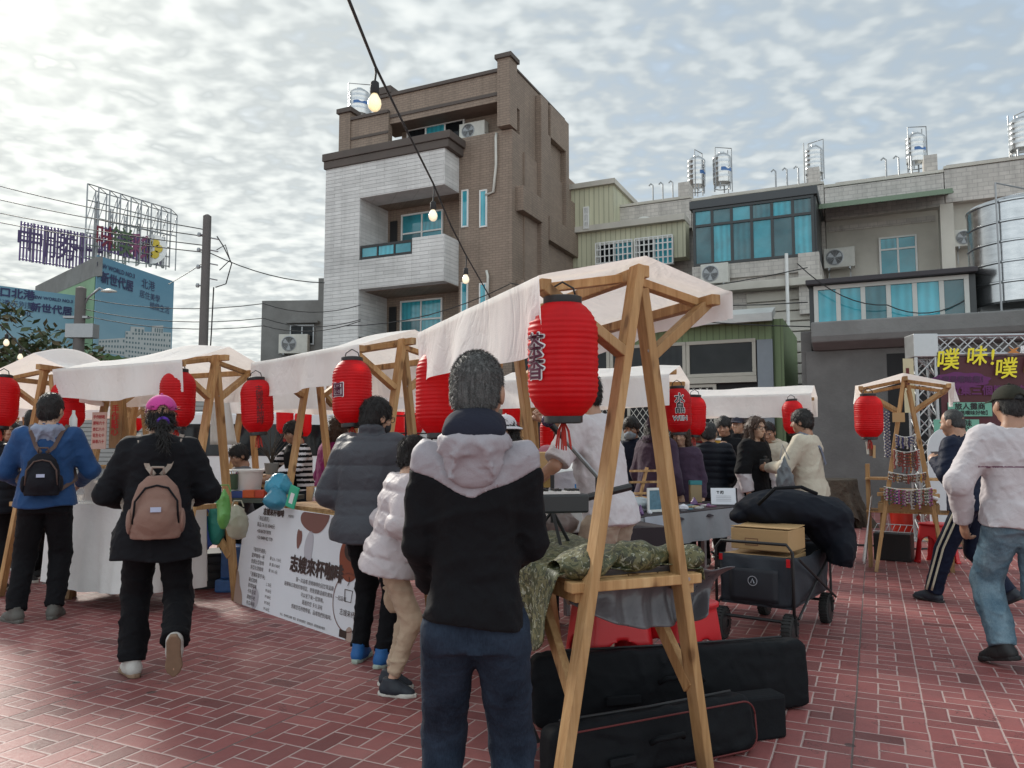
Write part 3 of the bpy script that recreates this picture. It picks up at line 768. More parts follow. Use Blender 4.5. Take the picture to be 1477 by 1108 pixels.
# sunroom
VS = 3.3
su0, su1 = fac(1000, 330, VS)[0], fac(1175, 330, VS)[0]
sz0, sz1 = fac(1090, 377, VS)[1], fac(1090, 292, VS)[1]
sr = MB(); sr.bx(su0-.1, su1+.12, VS-.12, VR_+.2, sz1, sz1+.28)
sr.build('sunroom_roof', M('dark grey cladding', (.05, .055, .06), .5, .1), hB, bevel=.02)
M_dframe = M('dark frame', (.03, .034, .036), .4)
alt = [M_tglass2, M_tglass]
windowpart(hB, su0, su1, sz0, sz1-.003, VS, 6, (1.75, .75), frame=M_dframe, fw=.09, alt=[M_tglass2, M_tglass], name='sunroom_window')
e2 = empty('x', (0, 0, 0)); bpy.data.objects.remove(e2)
MB().bx(su1, su1+.06, VS+.03, VR_-.4, sz0, sz1-.004).build('sunroom_side', M_dframe, hB)
MB().bx(su0-.05, su1+.1, VS-.06, VR_, sz0-.5, sz0-.004).build('sunroom_base', M_mosaic, hB)
MB().bx(su0-.1, su0+.5, VS-.15, VS-.061, sz0-2.2, sz0-.5).build('pier', M_mosaic, hB)
MB().bx(su1-.5, su1+.12, VS-.3, VS+.2, sz0-1.9, sz0+.05).build('pier', M_mosaic, hB)
MB().bx(su0-.1, su1+.15, VS+.05, VR_-.01, 0, sz0-.5).build('lower_wall', M_mosaic, hB)
sl = fac(1090, 410, VS)[1]
MB().bx(su0+.2, su1+.2, VS-.55, VS+.04, sl-.25, sl).build('ledge', M_palewall, hB, bevel=.02)
pc = MB(); pu = fac(1136, 400, VS-.4)[0]; pc.tube([(pu, VS-.62, fac(1136, 368, VS-.4)[1]), (pu, VS-.62, 0)], .055, 10); pc.build('drain_pipe', M_whitep, hB, smooth=40)
# horizontal plank siding below
sg = MB()
zz = sl-.3; k = 0
while zz > .3:
    sg.box(((su0+su1)/2+.9, VS-.02+.0, zz-.16), (su1-su0-1.6, .1, .3)); zz -= .34
sg.build('siding', M_palewall, hB, bevel=.02)
wa = fac(1031, 395, VS-.35)
ac_unit('air_conditioner', 'air conditioner on the ledge under the dark framed sunroom', local(wa[0], VS-.3, sl), FRZ, .9, .72)
wb = fac(1127, 527, VS-.3)
ac_unit('air_conditioner', 'air conditioner low on the wall beside the white drain pipe', local(wb[0], VS-.35, wb[1]), FRZ, .75, .75, stand=True)

hC = rowhouse('pale row house with glazed balcony canopy and turquoise window', u2, u3, M_palewall, rz_(1270, 265))
cu0, cu1 = ru(1186, 310), ru(1366, 310); cz = rz_(1270, 308)
ca = MB()
ca.prism([(cu0, VR_-2.1, cz-.12), (cu0, VR_-.36, cz+.35), (cu0, VR_-.36, cz+.39), (cu0, VR_-2.1, cz-.08)], (cu1-cu0, 0, 0))
ca.build('canopy_glass', M_tglass2, hC)
cf = MB(); cf.bx(cu0, cu1, VR_-2.16, VR_-2.1, cz-.2, cz-.04)
for i in range(7): x = cu0+(cu1-cu0)*i/6; cf.beam((x, VR_-2.1, cz-.15), (x, VR_-.36, cz+.31), .06, .06)
cf.build('canopy_frame', M('green steel', (.16, .22, .15), .5), hC)
windowpart(hC, ru(1268, 365), ru(1323, 365), rz_(1295, 405), rz_(1295, 341), VR_, 2, (1.5, .6), alt=[M_tglass, M_tglass])
MB().bx(ru(1362, 350)-.18, ru(1362, 350)+.2, VR_-1.2, VR_-.36, 0, rz_(1362, 308)).build('party_pier', M_palewall, hC)
sh = MB(); sh.bx(cu0+.2, ru(1360, 345)-.2, VR_-.04, VR_-.003, rz_(1250, 330), rz_(1250, 322)); sh.build('wall_band', M_mosaic, hC)
wc = fac(1211, 388, VR_-.5)
ac_unit('air_conditioner', 'air conditioner on white bracket left of the turquoise window', local(wc[0], VR_-.4, wc[1]), FRZ, 1.0, .75, stand=True)
hD = rowhouse('pale row house at the far end of the terrace, behind the big steel tank', u3, u4, M_palewall, rz_(1430, 240))
wc = fac(1396, 357, VR_-.5)
ac_unit('air_conditioner', 'air conditioner high on the wall beside the big steel tank', local(wc[0], VR_-.4, wc[1]), FRZ, .75, .6, stand=True)
windowpart(hD, u3+.9, u3+1.9, 6.2, 7.6, VR_, 2, (1,), alt=[M_dglass, M_tglass2])
for px, pyb, hh, lab in ((1005, 279, 1.3, 'leftmost steel tank of the roof pair above the sunroom'), (1042, 275, 1.3, 'right steel tank of the roof pair above the sunroom'), (1175, 262, 1.15, 'lone steel tank above the glazed balcony canopy'), (1322, 246, 1.15, 'steel tank with tall pipes on the parapet, right of the lone one'), (1474, 228, 1.2, 'steel tank cut by the right edge of the photo')):
    v = VR_+1.5; u, z = fac(px, pyb, v)
    p = local(u, v, z); tank(lab, p, .33 if hh < 1.2 else .36, hh*.92, random.uniform(0, 3), .22)
# extension at street level with green sheet awning, sliding windows and lattice doors
VX = -2.6
xu0, xu1 = fac(752, 480, VX)[0], fac(1114, 480, VX)[0]
sx = empty('shopfront_extension', O, FRZ, 'single storey shopfront with green sheet fascia and dark sliding windows', 'shopfront')
xz = lambda px, py: fac(px, py, VX)[1]
xt = xz(1060, 452)
MB().bx(xu0, xu1, VX+.06, VX+4.2, 0, xt-.15).build('wall', M_dark, sx)
MB().bx(xu0-.05, xu1, VX-.02, VX+.055, xz(1060, 492), xt-.16).build('fascia', M_green_dark, sx)
aw = MB(); aw.prism([(xu0-.1, VX-.5, xt-.32), (xu0-.1, VX-.5, xt-.12), (xu0-.1, VX+.3, xt+.14), (xu0-.1, VX+.35, xt-.02), (xu0-.1, VX-.42, xt-.32)], (xu1-xu0+.15, 0, 0))
aw.build('awning', M('awning metal', (.48, .48, .46), .5, .2, 2, dirt=.4), sx)
MB().bx(fac(1092, 500, VX)[0], xu1, VX-.03, VX+.055, 0, xz(1060, 492)-.003).build('post', M('blue grey post', (.22, .25, .28), .5), sx)
MB().bx(xu1-.02, xu1+.25, VX+.1, VX+4, 0, xt-.2).build('side_wall', M_green_dark, sx)
wz0, wz1 = xz(1000, 545), xz(1000, 493)
xs_ = [fac(p_, 520, VX)[0] for p_ in (752, 880, 990, 1091)]
for i in range(3):
    windowpart(sx, xs_[i]+.005, xs_[i+1]-.005, wz0, wz1, VX+.03, 1, (1,), glass=M_dglass, frame=M('cream frame%d' % i, (.42, .40, .34), .5), fw=.09)
MB().bx(xu0, xs_[3], VX-.06, VX+.055, wz0-.16, wz0-.005).build('transom', M('cream bar', (.42, .40, .34), .5), sx)
def lattice(u0_, u1_, z0, z1, v):
    fr_ = MB(); fr_.bx(u0_, u1_, v-.05, v, z1-.08, z1).bx(u0_, u0_+.08, v-.05, v, z0, z1-.08).bx(u1_-.08, u1_, v-.05, v, z0, z1-.08).bx(u0_+.08, u1_-.08, v-.05, v, 1., 1.1)
    o = fr_.build('lattice_door', M('cream door', (.42, .40, .34), .5), sx)
    la = MB(); W_ = u1_-u0_-.16; H_ = z1-z0-.08; st = .17
    def seg(c, sgn):
        pts = []
        for i in range(61):
            x = W_*i/60; z = c+sgn*x*1.35
            if 0 <= z <= H_: pts.append((x, z))
        if len(pts) > 1: la.beam((u0_+.08+pts[0][0], v-.03+.004*sgn, z0+pts[0][1]), (u0_+.08+pts[-1][0], v-.03+.004*sgn, z0+pts[-1][1]), .014, .006, up=(0, 1, 0))
    c = -W_*1.4
    while c < H_+W_*1.4: seg(c, 1); seg(c, -1); c += st*1.35
    la.build('lattice', M_acbody, o)
    MB().bx(u0_+.05, u1_-.05, v-.012, v-.006, z0, z1-.05).build('backing', M_dark, o)
lattice(fac(978, 600, VX)[0], fac(1034, 600, VX)[0], .05, wz0-.18, VX+.04)
lattice(fac(905, 600, VX)[0], fac(976, 600, VX)[0], .05, wz0-.18, VX+.04)
lattice(fac(830, 600, VX)[0], fac(900, 600, VX)[0], .05, wz0-.18, VX+.04)

# ---- low concrete house with terrace on the right
Pc = at(1166, 640, 16.4); VK = (Pc-O).dot(D1); UK = (Pc-O).dot(D2)
kz = lambda px, py: fac(px, py, VK)[1]
ch = empty('concrete_house', O, FRZ, 'low weathered grey concrete house with glazed roof terrace', 'house')
ktop = kz(1300, 462)
cm = MB(); cm.bx(UK, UK+9, VK, VK+7, 0, ktop-.55).bx(UK-.1, UK+.12, VK+.1, VK+7, 0, ktop-.1)
cm.build('wall', M_concrete, ch, bevel=.02)
sl_ = MB(); sl_.prism([(UK+.15, VK-.45, ktop-.42), (UK+.15, VK-.5, ktop-.3), (UK+.15, VK-.5, ktop), (UK+.15, VK+7, ktop), (UK+.15, VK+7, ktop-.548), (UK+.15, VK-.1, ktop-.548)], (9, 0, 0))
sl_.build('roof_slab', M_concrete2, ch, bevel=.03)
MB().bx(fac(1282, 600, VK)[0], fac(1306, 600, VK)[0]+1.0, VK-.01, VK+.1, 1.0, kz(1290, 510)).build('doorway', M_dark, ch)
VT = VK+.5
tz = lambda px, py: fac(px, py, VT)[1]
ta, tb = fac(1174, 430, VT)[0], fac(1398, 430, VT)[0]
windowpart(ch, ta, tb, ktop+.03, tz(1290, 405), VT, 6, (1,), frame=M('pale frame', (.5, .5, .47), .5), fw=.09, alt=[M_tglass, M_tglass, M_tglass2], name='terrace_glazing')
tr = MB(); tr.prism([(ta-.15, VT-.25, tz(1290, 405)+.01), (ta-.15, VT-.25, tz(1290, 405)+.12), (ta-.15, VT+2.2, tz(1290, 405)+.35), (ta-.15, VT+2.2, tz(1290, 405)+.2)], (tb-ta+.3, 0, 0))
tr.build('terrace_roof', M('dark roof sheet', (.035, .03, .035), .6), ch, bevel=.015)
MB().bx(ta-.1, ta+.02, VT+.03, VT+2.1, ktop, tz(1290, 405)).build('terrace_side', M_dframe, ch)
MB().bx(tb+.005, tb+.12, VT-.05, VT+2.1, ktop, tz(1290, 405)).build('terrace_side', M_dframe, ch)
# lean-to plaster cracks / render patches
# big steel tank on the concrete roof
u, z = fac(1477, 440, VK+1.2); p = local(u, VK+1.2, ktop)
bt = tank('big ribbed stainless steel tank standing on the concrete house roof', (p.x, p.y, ktop), .95, 2.25, .5, .22, None, False)
# small grey concrete house behind on the left
Y = 34.
a_, b_ = at(378, 434, Y), at(472, 434, Y)
gh = empty('grey_house', (a_.x, Y, 0), R(-4), 'plain grey concrete house left of the white balconies', 'house')
W_ = b_.x-a_.x+1.5
MB().bx(0, W_, 0, 6, 0, a_.z).build('wall', M_concrete2, gh)
MB().bx(W_*.52, W_, .8, 5, a_.z, at(445, 397, Y).z).build('roof_room', M_concrete2, gh)
MB().bx(W_*.6, W_*.8, .77, .82, a_.z+.35, a_.z+.8).build('roof_window', M_dark, gh)
zw = at(420, 495, Y).z; windowpart(gh, W_*.3, W_*.55, zw-.1, zw+.8, 0, 2, (1,), glass=M_dglass, frame=M_grey_metal)
MB().bx(W_*.27, W_*.6, -.3, .0, zw+.85, zw+.95).build('window_hood', M_concrete2, gh)
an = MB().tube([(W_*.56, 2, at(445, 397, Y).z), (W_*.56, 2, at(445, 355, Y).z)], .04, 6).bx(W_*.57, W_*.62, 1.9, 2.1, at(445, 397, Y).z, at(445, 380, Y).z)
an.build('mast', M_grey_metal, gh)
p = at(424, 512, Y-.3); ac_unit('air_conditioner', 'white air conditioner on the plain grey house above the stall roofs', (p.x, p.y, p.z), R(-4), 1.3, .9)
# ------------------------------------------------------------------ far left: green house with hoardings
def quadframe(p0, p1):
    """upright panel frame from bottom-left p0 towards p1: returns fn(x, y, out) in metres"""
    d = Vector((p1.x-p0.x, p1.y-p0.y, 0)); L = d.length; d.normalize(); n = Vector((d.y, -d.x, 0))
    return L, (lambda x, y, o=0.: Vector((p0.x, p0.y, p0.z))+d*x+Vector((0, 0, y))+n*o), d, n
T_navy = M('navy lettering', (.02, .025, .09), .6); T_black = M('black lettering', (.012, .011, .012), .6)
T_white = M('white lettering', (.8, .8, .8), .6); T_red = M('red lettering', (.55, .03, .03), .6)
def skyboard(name):
    m, t, b = newmat(name)
    co = t.node('ShaderNodeTexCoord').outputs['Object']; s = t.sep(co)
    f = t.m('MULTIPLY_ADD', s[2], .2, -1.2, clamp=True)
    n = t.noise(t.vm('MULTIPLY', co, (.4, .4, 1.)), 1., 5); 
    c = t.mix(t.m('ADD', f, t.m('MULTIPLY', t.m('SUBTRACT', n, .5), .5), clamp=True), (.22, .36, .43), (.09, .23, .33))
    t.l.new(c, b.inputs['Base Color']); b.inputs['Roughness'].default_value = .6
    return m
M_board = skyboard('hoarding print'); M_hedge = M('printed lawn', (.06, .12, .03), .7, .4, 3); M_bprint = M('printed white block', (.42, .45, .45), .7, .1); M_bwin = M('printed windows', (.10, .16, .18), .6)
M_greenw = M('green painted wall', (.22, .36, .22), .8, .2, 1., dirt=.3)
# green house
q0 = at(128, 640, 42); q1 = at(242, 640, 49)
gb = empty('green_house', (0, 0, 0), 0, 'green painted house carrying the big blue hoarding and rooftop sign frames', 'house')
ztop_ = at(128, 368, 42).z
Lb, fb, db, nb_ = quadframe(Vector((q0.x, q0.y, 0)), Vector((q1.x, q1.y, 0)))
back = -nb_
pl = at(40, 640, 50); Ll = (Vector((pl.x, pl.y, 0))-Vector((q0.x, q0.y, 0)))
m_ = MB()
a0 = Vector((q0.x, q0.y, 0)); a1 = Vector((q1.x, q1.y, 0)); a3 = a0+Ll; a2 = a1+Ll
m_.prism([a0-nb_*.05, a1-nb_*.05, a2, a3], (0, 0, ztop_-.9)); m_.build('wall', M_greenw, gb)
pa = MB(); ou = (a0-a3).normalized()
pa.prism([a0+ou*.0+nb_*-.1, a3-nb_*0, a3+nb_*1.1, a0+nb_*.35+ou*.1], (0, 0, 1.1))
o = pa.build('parapet', M_concrete2, gb); o.location.z = ztop_-1.2
wi = MB()
for k in range(5):
    c_ = a0+Ll*(.18+.15*k); wi.box((c_.x+nb_.x*.1, c_.y+nb_.y*.1, ztop_-2.9), (.9, .5, 1.1), Matrix.Rotation(math.atan2(Ll.y, Ll.x), 3, 'Z'))
for k, o_ in enumerate([0]): wi.build('window_row', M_tglass2, gb)
def hoarding(label, fb_, L, z0, z1, group='blue building-estate hoardings', left=True):
    e = empty('hoarding', fb_(0, 0), 0, label, 'billboard', group)
    inv = -Vector(e.location)
    f = lambda x, y, o=0.: fb_(x, y, o)+inv
    H = z1-z0
    m = MB(); m.add([f(0, z0, .05), f(L, z0, .05), f(L, z1, .05), f(0, z1, .05), f(0, z0, 0), f(L, z0, 0), f(L, z1, 0), f(0, z1, 0)], [(0, 1, 2, 3), (7, 6, 5, 4), (0, 4, 5, 1), (1, 5, 6, 2), (2, 6, 7, 3), (3, 7, 4, 0)])
    m.build('printed_panel', M_board, e)
    h = MB()
    N = 24
    pts = [f(L*.0, z0+H*.1, .06), f(L*.99, z0+H*.1, .06)]+[f(L*(.99-.99*i/N), z0+H*(.19+.012*math.sin(i*2.3)), .06) for i in range(N+1)]
    h.poly(pts); h.build('printed_lawn', M_hedge, e)
    bb = MB(); ww = MB()
    def block(x0, x1, y0, y1l, y1r, rows, cols, o=.066):
        bb.poly([f(L*x0, z0+H*y0, o), f(L*x1, z0+H*y0, o), f(L*x1, z0+H*y1r, o), f(L*x0, z0+H*y1l, o)])
        for i in range(cols):
            for j in range(rows):
                if (i*7+j*3) % 11 == 0: continue
                xa = x0+(x1-x0)*(i+.2)/cols; xb = x0+(x1-x0)*(i+.72)/cols
                top = lambda x: y1l+(y1r-y1l)*(x-x0)/(x1-x0)
                yy = lambda x, q: y0+(top(x)-y0)*q
                ww.poly([f(L*xa, z0+H*yy(xa, (j+.25)/rows), o+.008), f(L*xb, z0+H*yy(xb, (j+.25)/rows), o+.008), f(L*xb, z0+H*yy(xb, (j+.7)/rows), o+.008), f(L*xa, z0+H*yy(xa, (j+.7)/rows), o+.008)])
    block(.05, .36, .2, .30, .36, 3, 9); block(.36, .98, .19, .42, .50, 6, 16, .07); block(.42, .6, .42, .47, .49, 1, 4, .074); block(.70, .86, .45, .52, .55, 1, 5, .074)
    bb.build('printed_building', M_bprint, e); ww.build('printed_windows', M_bwin, e)
    tt_ = MB()
    fn = lambda cx, cy, sk=0: (lambda x, y: f(cx+x, cy+y, .085))
    if left:
        text_on(tt_, 'NEW WORLD NO.3', H*.055, fn(L*.22, z1-H*.08), offset=.008)
        text_on(tt_, '新世代居', H*.105, fn(L*.24, z1-H*.18), offset=.02)
        text_on(tt_, '北港', H*.10, fn(L*.63, z1-H*.12), offset=.004); text_on(tt_, '居住美學', H*.075, fn(L*.66, z1-H*.22)); text_on(tt_, '精緻生活', H*.075, fn(L*.80, z1-H*.30))
    else:
        text_on(tt_, 'NEW WORLD NO.3', H*.036, fn(L*.72, z1-H*.06), offset=.008)
        text_on(tt_, '新世代居', H*.08, fn(L*.72, z1-H*.15), offset=.02)
        text_on(tt_, '口北港', H*.085, fn(L*.41, z1-H*.055), offset=.02); text_on(tt_, '質透天別墅', H*.06, fn(L*.39, z1-H*.14)); text_on(tt_, '7839590', H*.065, fn(L*.40, z1-H*.21))
    tt_.build('lettering', T_navy, e)
    if left:
        t2 = MB(); text_on(t2, '•26坪', H*.075, fn(L*.4, z0+H*.06), offset=.006); t2.build('price_lettering', T_red, e)
        t3 = MB(); text_on(t3, 'A7', H*.075, fn(L*.25, z0+H*.06)); text_on(t3, '樓大別墅', H*.075, fn(L*.64, z0+H*.055), offset=.006); t3.build('lower_lettering', T_navy, e)
    return e
hoarding('large blue building-estate hoarding on the side of the green house', fb, Lb, at(128, 515, 42).z-1., ztop_)
r0 = at(-60, 640, 39); r1 = at(109, 640, 43)
L2, f2, d2, n2 = quadframe(Vector((r0.x, r0.y, 0)), Vector((r1.x, r1.y, 0)))
hoarding('blue building-estate hoarding with a phone number at the left edge, below the green house', f2, L2, 3.2, at(-20, 412, 40).z, left=False)
# rooftop slatted signs and steel lattice
def slatsign(label, pa_, pb_, zt0, zb0, zt1, zb1, chars, n):
    e = empty('roof_sign', pa_, 0, label, 'sign', 'striped roof signs on the green house')
    P = lambda u, v, o=0.: Vector((pa_.x+(pb_.x-pa_.x)*u, pa_.y+(pb_.y-pa_.y)*u-o, (zb0+(zb1-zb0)*u)*(1-v)+(zt0+(zt1-zt0)*u)*v))-Vector(pa_)
    sl = MB()
    for i in range(n):
        u = (i+.2)/n; sl.poly([P(u, 0), P(u+.55/n, 0), P(u+.55/n, 1), P(u, 1)])
    sl.build('slat_face', M('purple slats '+label[:3], (.10, .06, .17), .6, .2), e, solid=.05)
    fr_ = MB()
    for v in (.05, .35, .65, .95): fr_.tube([P(0, v, -.12), P(1, v, -.12)], .05, 5)
    for i in range(8): fr_.tube([P(i/7, 0, -.15), P(i/7, 1.02, -.15)], .05, 5)
    fr_.build('rear_frame', M_grey_metal, e)
    for (ch_, u, v, sz, mt) in chars:
        tm = MB(); L_ = (pb_-pa_).length
        text_on(tm, ch_, sz, lambda x, y: P(u+x/L_, v+y/(zt0-zb0), .1), offset=.022); tm.build('lettering', mt, e)
    return e
sa, sb_ = at(28, 330, 44), at(150, 360, 46)
sa.z = 0; sb_.z = 0
T_purp = M('dark purple lettering', (.05, .03, .10), .6)
slatsign('wide purple striped roof sign, left of the steel lattice', sa, sb_, at(28, 319, 44).z, at(28, 375, 44).z, at(150, 342, 46).z, at(150, 395, 46).z, [('中', .14, .52, 1.5, T_purp), ('勝', .5, .5, 1.9, T_purp), ('一', .82, .5, 1.7, T_purp)], 26)
sa2, sb2 = at(145, 340, 44.5), at(233, 380, 48.5); sa2.z = sb2.z = 0
T_yel = M('yellow mark', (.60, .45, .05), .5); T_grn = M('green lettering', (.07, .11, .06), .7)
T_dred = M('dull red lettering', (.16, .02, .04), .7); T_dpink = M('dull pink lettering', (.20, .06, .13), .7)
rs_ = slatsign('dark roof sign with coloured characters and yellow flower mark, inside the steel lattice', sa2, sb2, at(145, 326, 44.5).z, at(145, 361, 44.5).z, at(233, 348, 48.5).z, at(233, 385, 48.5).z, [('味', .1, .5, 1.5, T_dred), ('鎂', .35, .5, 1.7, T_grn), ('彩', .62, .5, 1.5, T_dpink)], 20)
c_ = MB(); pos = Vector((sa2.x+(sb2.x-sa2.x)*.86, sa2.y+(sb2.y-sa2.y)*.86-.2, at(220, 361, 48).z))-Vector(rs_.location)
c_.lathe([(.95, 0), (.95, .05)], 20, pos, Matrix.Rotation(R(90), 3, 'X'), cap=True); c_.build('round_mark', T_white, rs_)
c_ = MB()
for k in range(6):
    a = k*math.pi/3; c_.lathe([(.26, .0), (.26, .03)], 12, pos+Vector((.42*math.cos(a), -.07, .42*math.sin(a))), Matrix.Rotation(R(90), 3, 'X'))
c_.build('flower_mark', T_yel, rs_)
lat = empty('steel_lattice', (0, 0, 0), 0, 'tall bare steel lattice frame on the roof of the green house', 'sign frame')
lm = MB(); la0, la1 = at(125, 300, 44.2), at(247, 300, 48.6)
zt_ = lambda u: at(125, 265, 44.2).z*(1-u)+at(247, 302, 48.6).z*u; zb_ = lambda u: at(125, 372, 44.2).z*(1-u)+at(247, 386, 48.6).z*u
PP = lambda u, v, o=0.: Vector((la0.x+(la1.x-la0.x)*u, la0.y+(la1.y-la0.y)*u+o, zb_(u)*(1-v)+zt_(u)*v))
for i in range(9):
    u = i/8; lm.tube([PP(u, 0), PP(u, 1)], .045, 5); lm.tube([PP(u, 0, .9), PP(u, .97, .9)], .04, 5)
    lm.tube([PP(u, 1), PP(u, .97, .9)], .03, 4); lm.tube([PP(u, .5), PP(u, .97, .9)], .03, 4)
    if i % 2 == 0 and i < 8: lm.tube([PP(u, .2), PP(u+.125, .95)], .03, 4)
for v in (0.02, .18, .34, .55, .78, 1.): lm.tube([PP(0, v), PP(1, v)], .035, 4)
for v in (.6, .97): lm.tube([PP(0, v, .9), PP(1, v, .9)], .035, 4)
for i in range(6):
    u = .08+i*.16
    for s_ in (-.012, .012): lm.tube([PP(u+s_, 0, .4), PP(u+s_, .82-.06*i, .4)], .05, 4)
    for k in range(9): lm.tube([PP(u-.012, .09*k, .4), PP(u+.012, .09*k, .4)], .035, 4)
lm.build('lattice_bar', M_grey_metal, lat)
# poles and wires
def pole(label, px, py0, Y, r, name='utility_pole', cat='utility pole'):
    p = at(px, py0, Y); e = empty(name, (p.x, Y, 0), 0, label, cat)
    MB().lathe([(r*1.25, 0), (r, p.z), (r*.4, p.z+.05)], 16).build('post', M('pole concrete '+label[:4], (.12, .11, .105), .85, .25, 3), e, smooth=40)
    return e, p
up, P1 = pole('tall bare concrete utility pole left of the houses', 299, 312, 22, .115)
for k, dz in enumerate((.55, 1., 1.5, 2.05)):
    m_ = MB(); m_.tube([(-.1, 0, P1.z-dz), (-.2, 0, P1.z-dz)], .025, 6); m_.lathe([(.05, -.05), (.06, 0), (.04, .06)], 8, (-.22, 0, P1.z-dz))
    m_.build('insulator', M_grey_metal, up); MB().tube([(.1, 0, P1.z-dz*.8-.2), (.35, 0, P1.z-dz*.8-.25)], .02, 6).build('bracket', M_grey_metal, up)
cb = MB()
cb.tube([(.3, 0, P1.z-.6), (.5, 0, P1.z-.9), (.75, 0, P1.z-1.4), (.6, 0, P1.z-2.0), (.3, 0, P1.z-2.1)], .018, 5)
cb.tube([(.25, 0, P1.z-2.1), (.22, 0, P1.z-3.5), (.12, -.1, .6)], .02, 5); cb.tube([(.3, 0, P1.z-1.), (.55, 0, P1.z-.85), (.7, 0, P1.z-1.3), (.4, 0, P1.z-1.6)], .015, 5)
cb.build('loose_cable', M_wire, up)
lp, P2 = pole('short concrete pole with a street lamp arm in front of the blue hoardings', 117, 416, 25, .16, 'street_lamp', 'street lamp')
m_ = MB(); q_ = at(157, 421, 25)-Vector((P2.x, 25, 0)); m_.tube([(.1, 0, P2.z-.6), (.25, 0, P2.z-.3), (q_.x-.3, 0, q_.z+.12), (q_.x-.1, 0, q_.z+.02)], .035, 6); m_.build('lamp_arm', M_grey_metal, lp, smooth=True)
MB().lathe([(.02, .1), (.12, .04), (.14, 0), (.02, -.03)], 12, (q_.x, 0, q_.z), Matrix.Diagonal((2.0, 1, 1))).build('lamp_head', M_acbody, lp, smooth=True)
m_ = MB().bx(-.35, .55, -.2, .2, P2.z-1.65, P2.z-1.2).bx(-.5, .3, -.1, .1, P2.z-1., P2.z-.93); m_.build('cable_box', M_grey_metal, lp)
def wire(label, pts, r=.015, sag=.15, group='overhead wires'):
    o_ = pts[0]; q = []
    for a, b in zip(pts[:-1], pts[1:]):
        for i in range(9):
            tt_ = i/8; v = a.lerp(b, tt_); v.z -= sag*4*tt_*(1-tt_); q.append(v-o_)
    o = MB().tube(q, r, 5).build('overhead_wire', M_wire); o.location = o_
    return tag(o, label, 'wire', group)
for k, (y0, y1) in enumerate(((266, 331), (287, 341), (307, 354), (321, 364))):
    wire('%s of the four wires rising left from the tall utility pole' % ('topmost', 'second', 'third', 'lowest')[k], [at(-40, y0-8, 27), at(294, y1, 22)], .016, .1)
wire('wire falling right from the tall utility pole past the grey house', [at(303, 365, 22), at(468, 408, 24)], .016, .2)
wire('thin guy wire falling left from the tall utility pole', [at(292, 380, 22), at(243, 410, 26)], .012, .02)
for k, (y0, y1, y2) in enumerate(((430, 438, 440), (446, 459, 461), (455, 470, 463))):
    wire('%s wire crossing low from the street lamp to the brown house' % ('upper', 'middle', 'lower')[k], [at(120, y0, 25), at(380, y1, 24), at(520, y2, 23.5)], .014, .25)
for k, (pa_, pb_) in enumerate((((735, 408, 22), (1165, 436, 17)), ((735, 425, 22), (1165, 386, 19)), ((735, 430, 21), (1400, 470, 15.6)), ((500, 470, 22.5), (735, 410, 22)))):
    wire(('wire sagging over the front of the sunroom house', 'wire climbing to the white drain pipe', 'wire running low to the glazed terrace', 'wire crossing the lower brown house windows')[k], [at(*pa_), at(*pb_)], .014, .3)
wire('dark cable strung under the glazed terrace roof', [at(1150, 380, 16), at(1280, 440, 15.8), at(1400, 428, 15.5)], .012, .25)
# ------------------------------------------------------------------ trees at the left edge
M_leaf = M('leaves', (.055, .075, .028), .7, .5, 2.5); M_leaf2 = M('dry leaves', (.11, .085, .04), .7, .4, 2.5); M_bark = M('bark', (.075, .058, .045), .95, .4, 5, .8, 12, .03)
def tree(label, x, y, h, rad, seed, n=1500, group='trees at the left edge', ls=.13):
    rs = random.Random(seed); e = empty('tree', (x, y, 0), 0, label, 'tree', group)
    tk = MB(); tk.tube([(0, 0, 0), (.05, .02, h*.35), (.0, .05, h*.6), (.1, 0, h*.85)], [.13, .1, .07, .03], 8)
    tips = []
    for k in range(11):
        a = rs.random()*6.28; z0 = h*(.4+.4*rs.random()); L_ = rad*(.6+.5*rs.random())
        p1_ = Vector((math.cos(a)*L_*.5, math.sin(a)*L_*.5, z0+L_*.3)); p2_ = Vector((math.cos(a)*L_, math.sin(a)*L_, z0+L_*(.35+.4*rs.random())))
        tk.tube([(0, 0, z0-.1), p1_, p2_], [.05, .03, .012], 5); tips += [p1_.lerp(p2_, .3), p2_, p2_+Vector((rs.uniform(-.3, .3), rs.uniform(-.3, .3), .3))]
    tips.append(Vector((.1, 0, h)))
    tk.build('trunk', M_bark, e, smooth=True)
    lf = MB()
    for i in range(n):
        c = rs.choice(tips); p = c+Vector((rs.gauss(0, 1), rs.gauss(0, 1), rs.gauss(0, .8)))*rad*.20
        a = Euler((rs.uniform(-1, 1), rs.uniform(-1, 1), rs.uniform(0, 6.28))).to_matrix(); s_ = ls*(.6+.8*rs.random())
        lf.add([p+a @ Vector(v)*s_ for v in ((-1, 0, 0), (0, -.45, .08), (1, 0, 0), (0, .45, .08))], [(0, 1, 2, 3)], mi=0 if rs.random() < .72 else 1)
    lf.build('crown', [M_leaf, M_leaf2], e)
p = at(8, 500, 26); tree('sparse leafy tree in front of the left hoarding at the photo edge', p.x, 26, at(8, 452, 26).z, 1.5, 3, 1600, ls=.17)
p = at(62, 500, 30); tree('low thin tree behind the white stall roof, left of the street lamp', p.x, 30, at(62, 500, 30).z, 1.7, 8, 1300, ls=.15)
p = at(100, 500, 33); tree('low bush-like tree between the street lamp and stall roofs', p.x, 33, at(100, 512, 33).z, 1.5, 12, 1000, ls=.15)

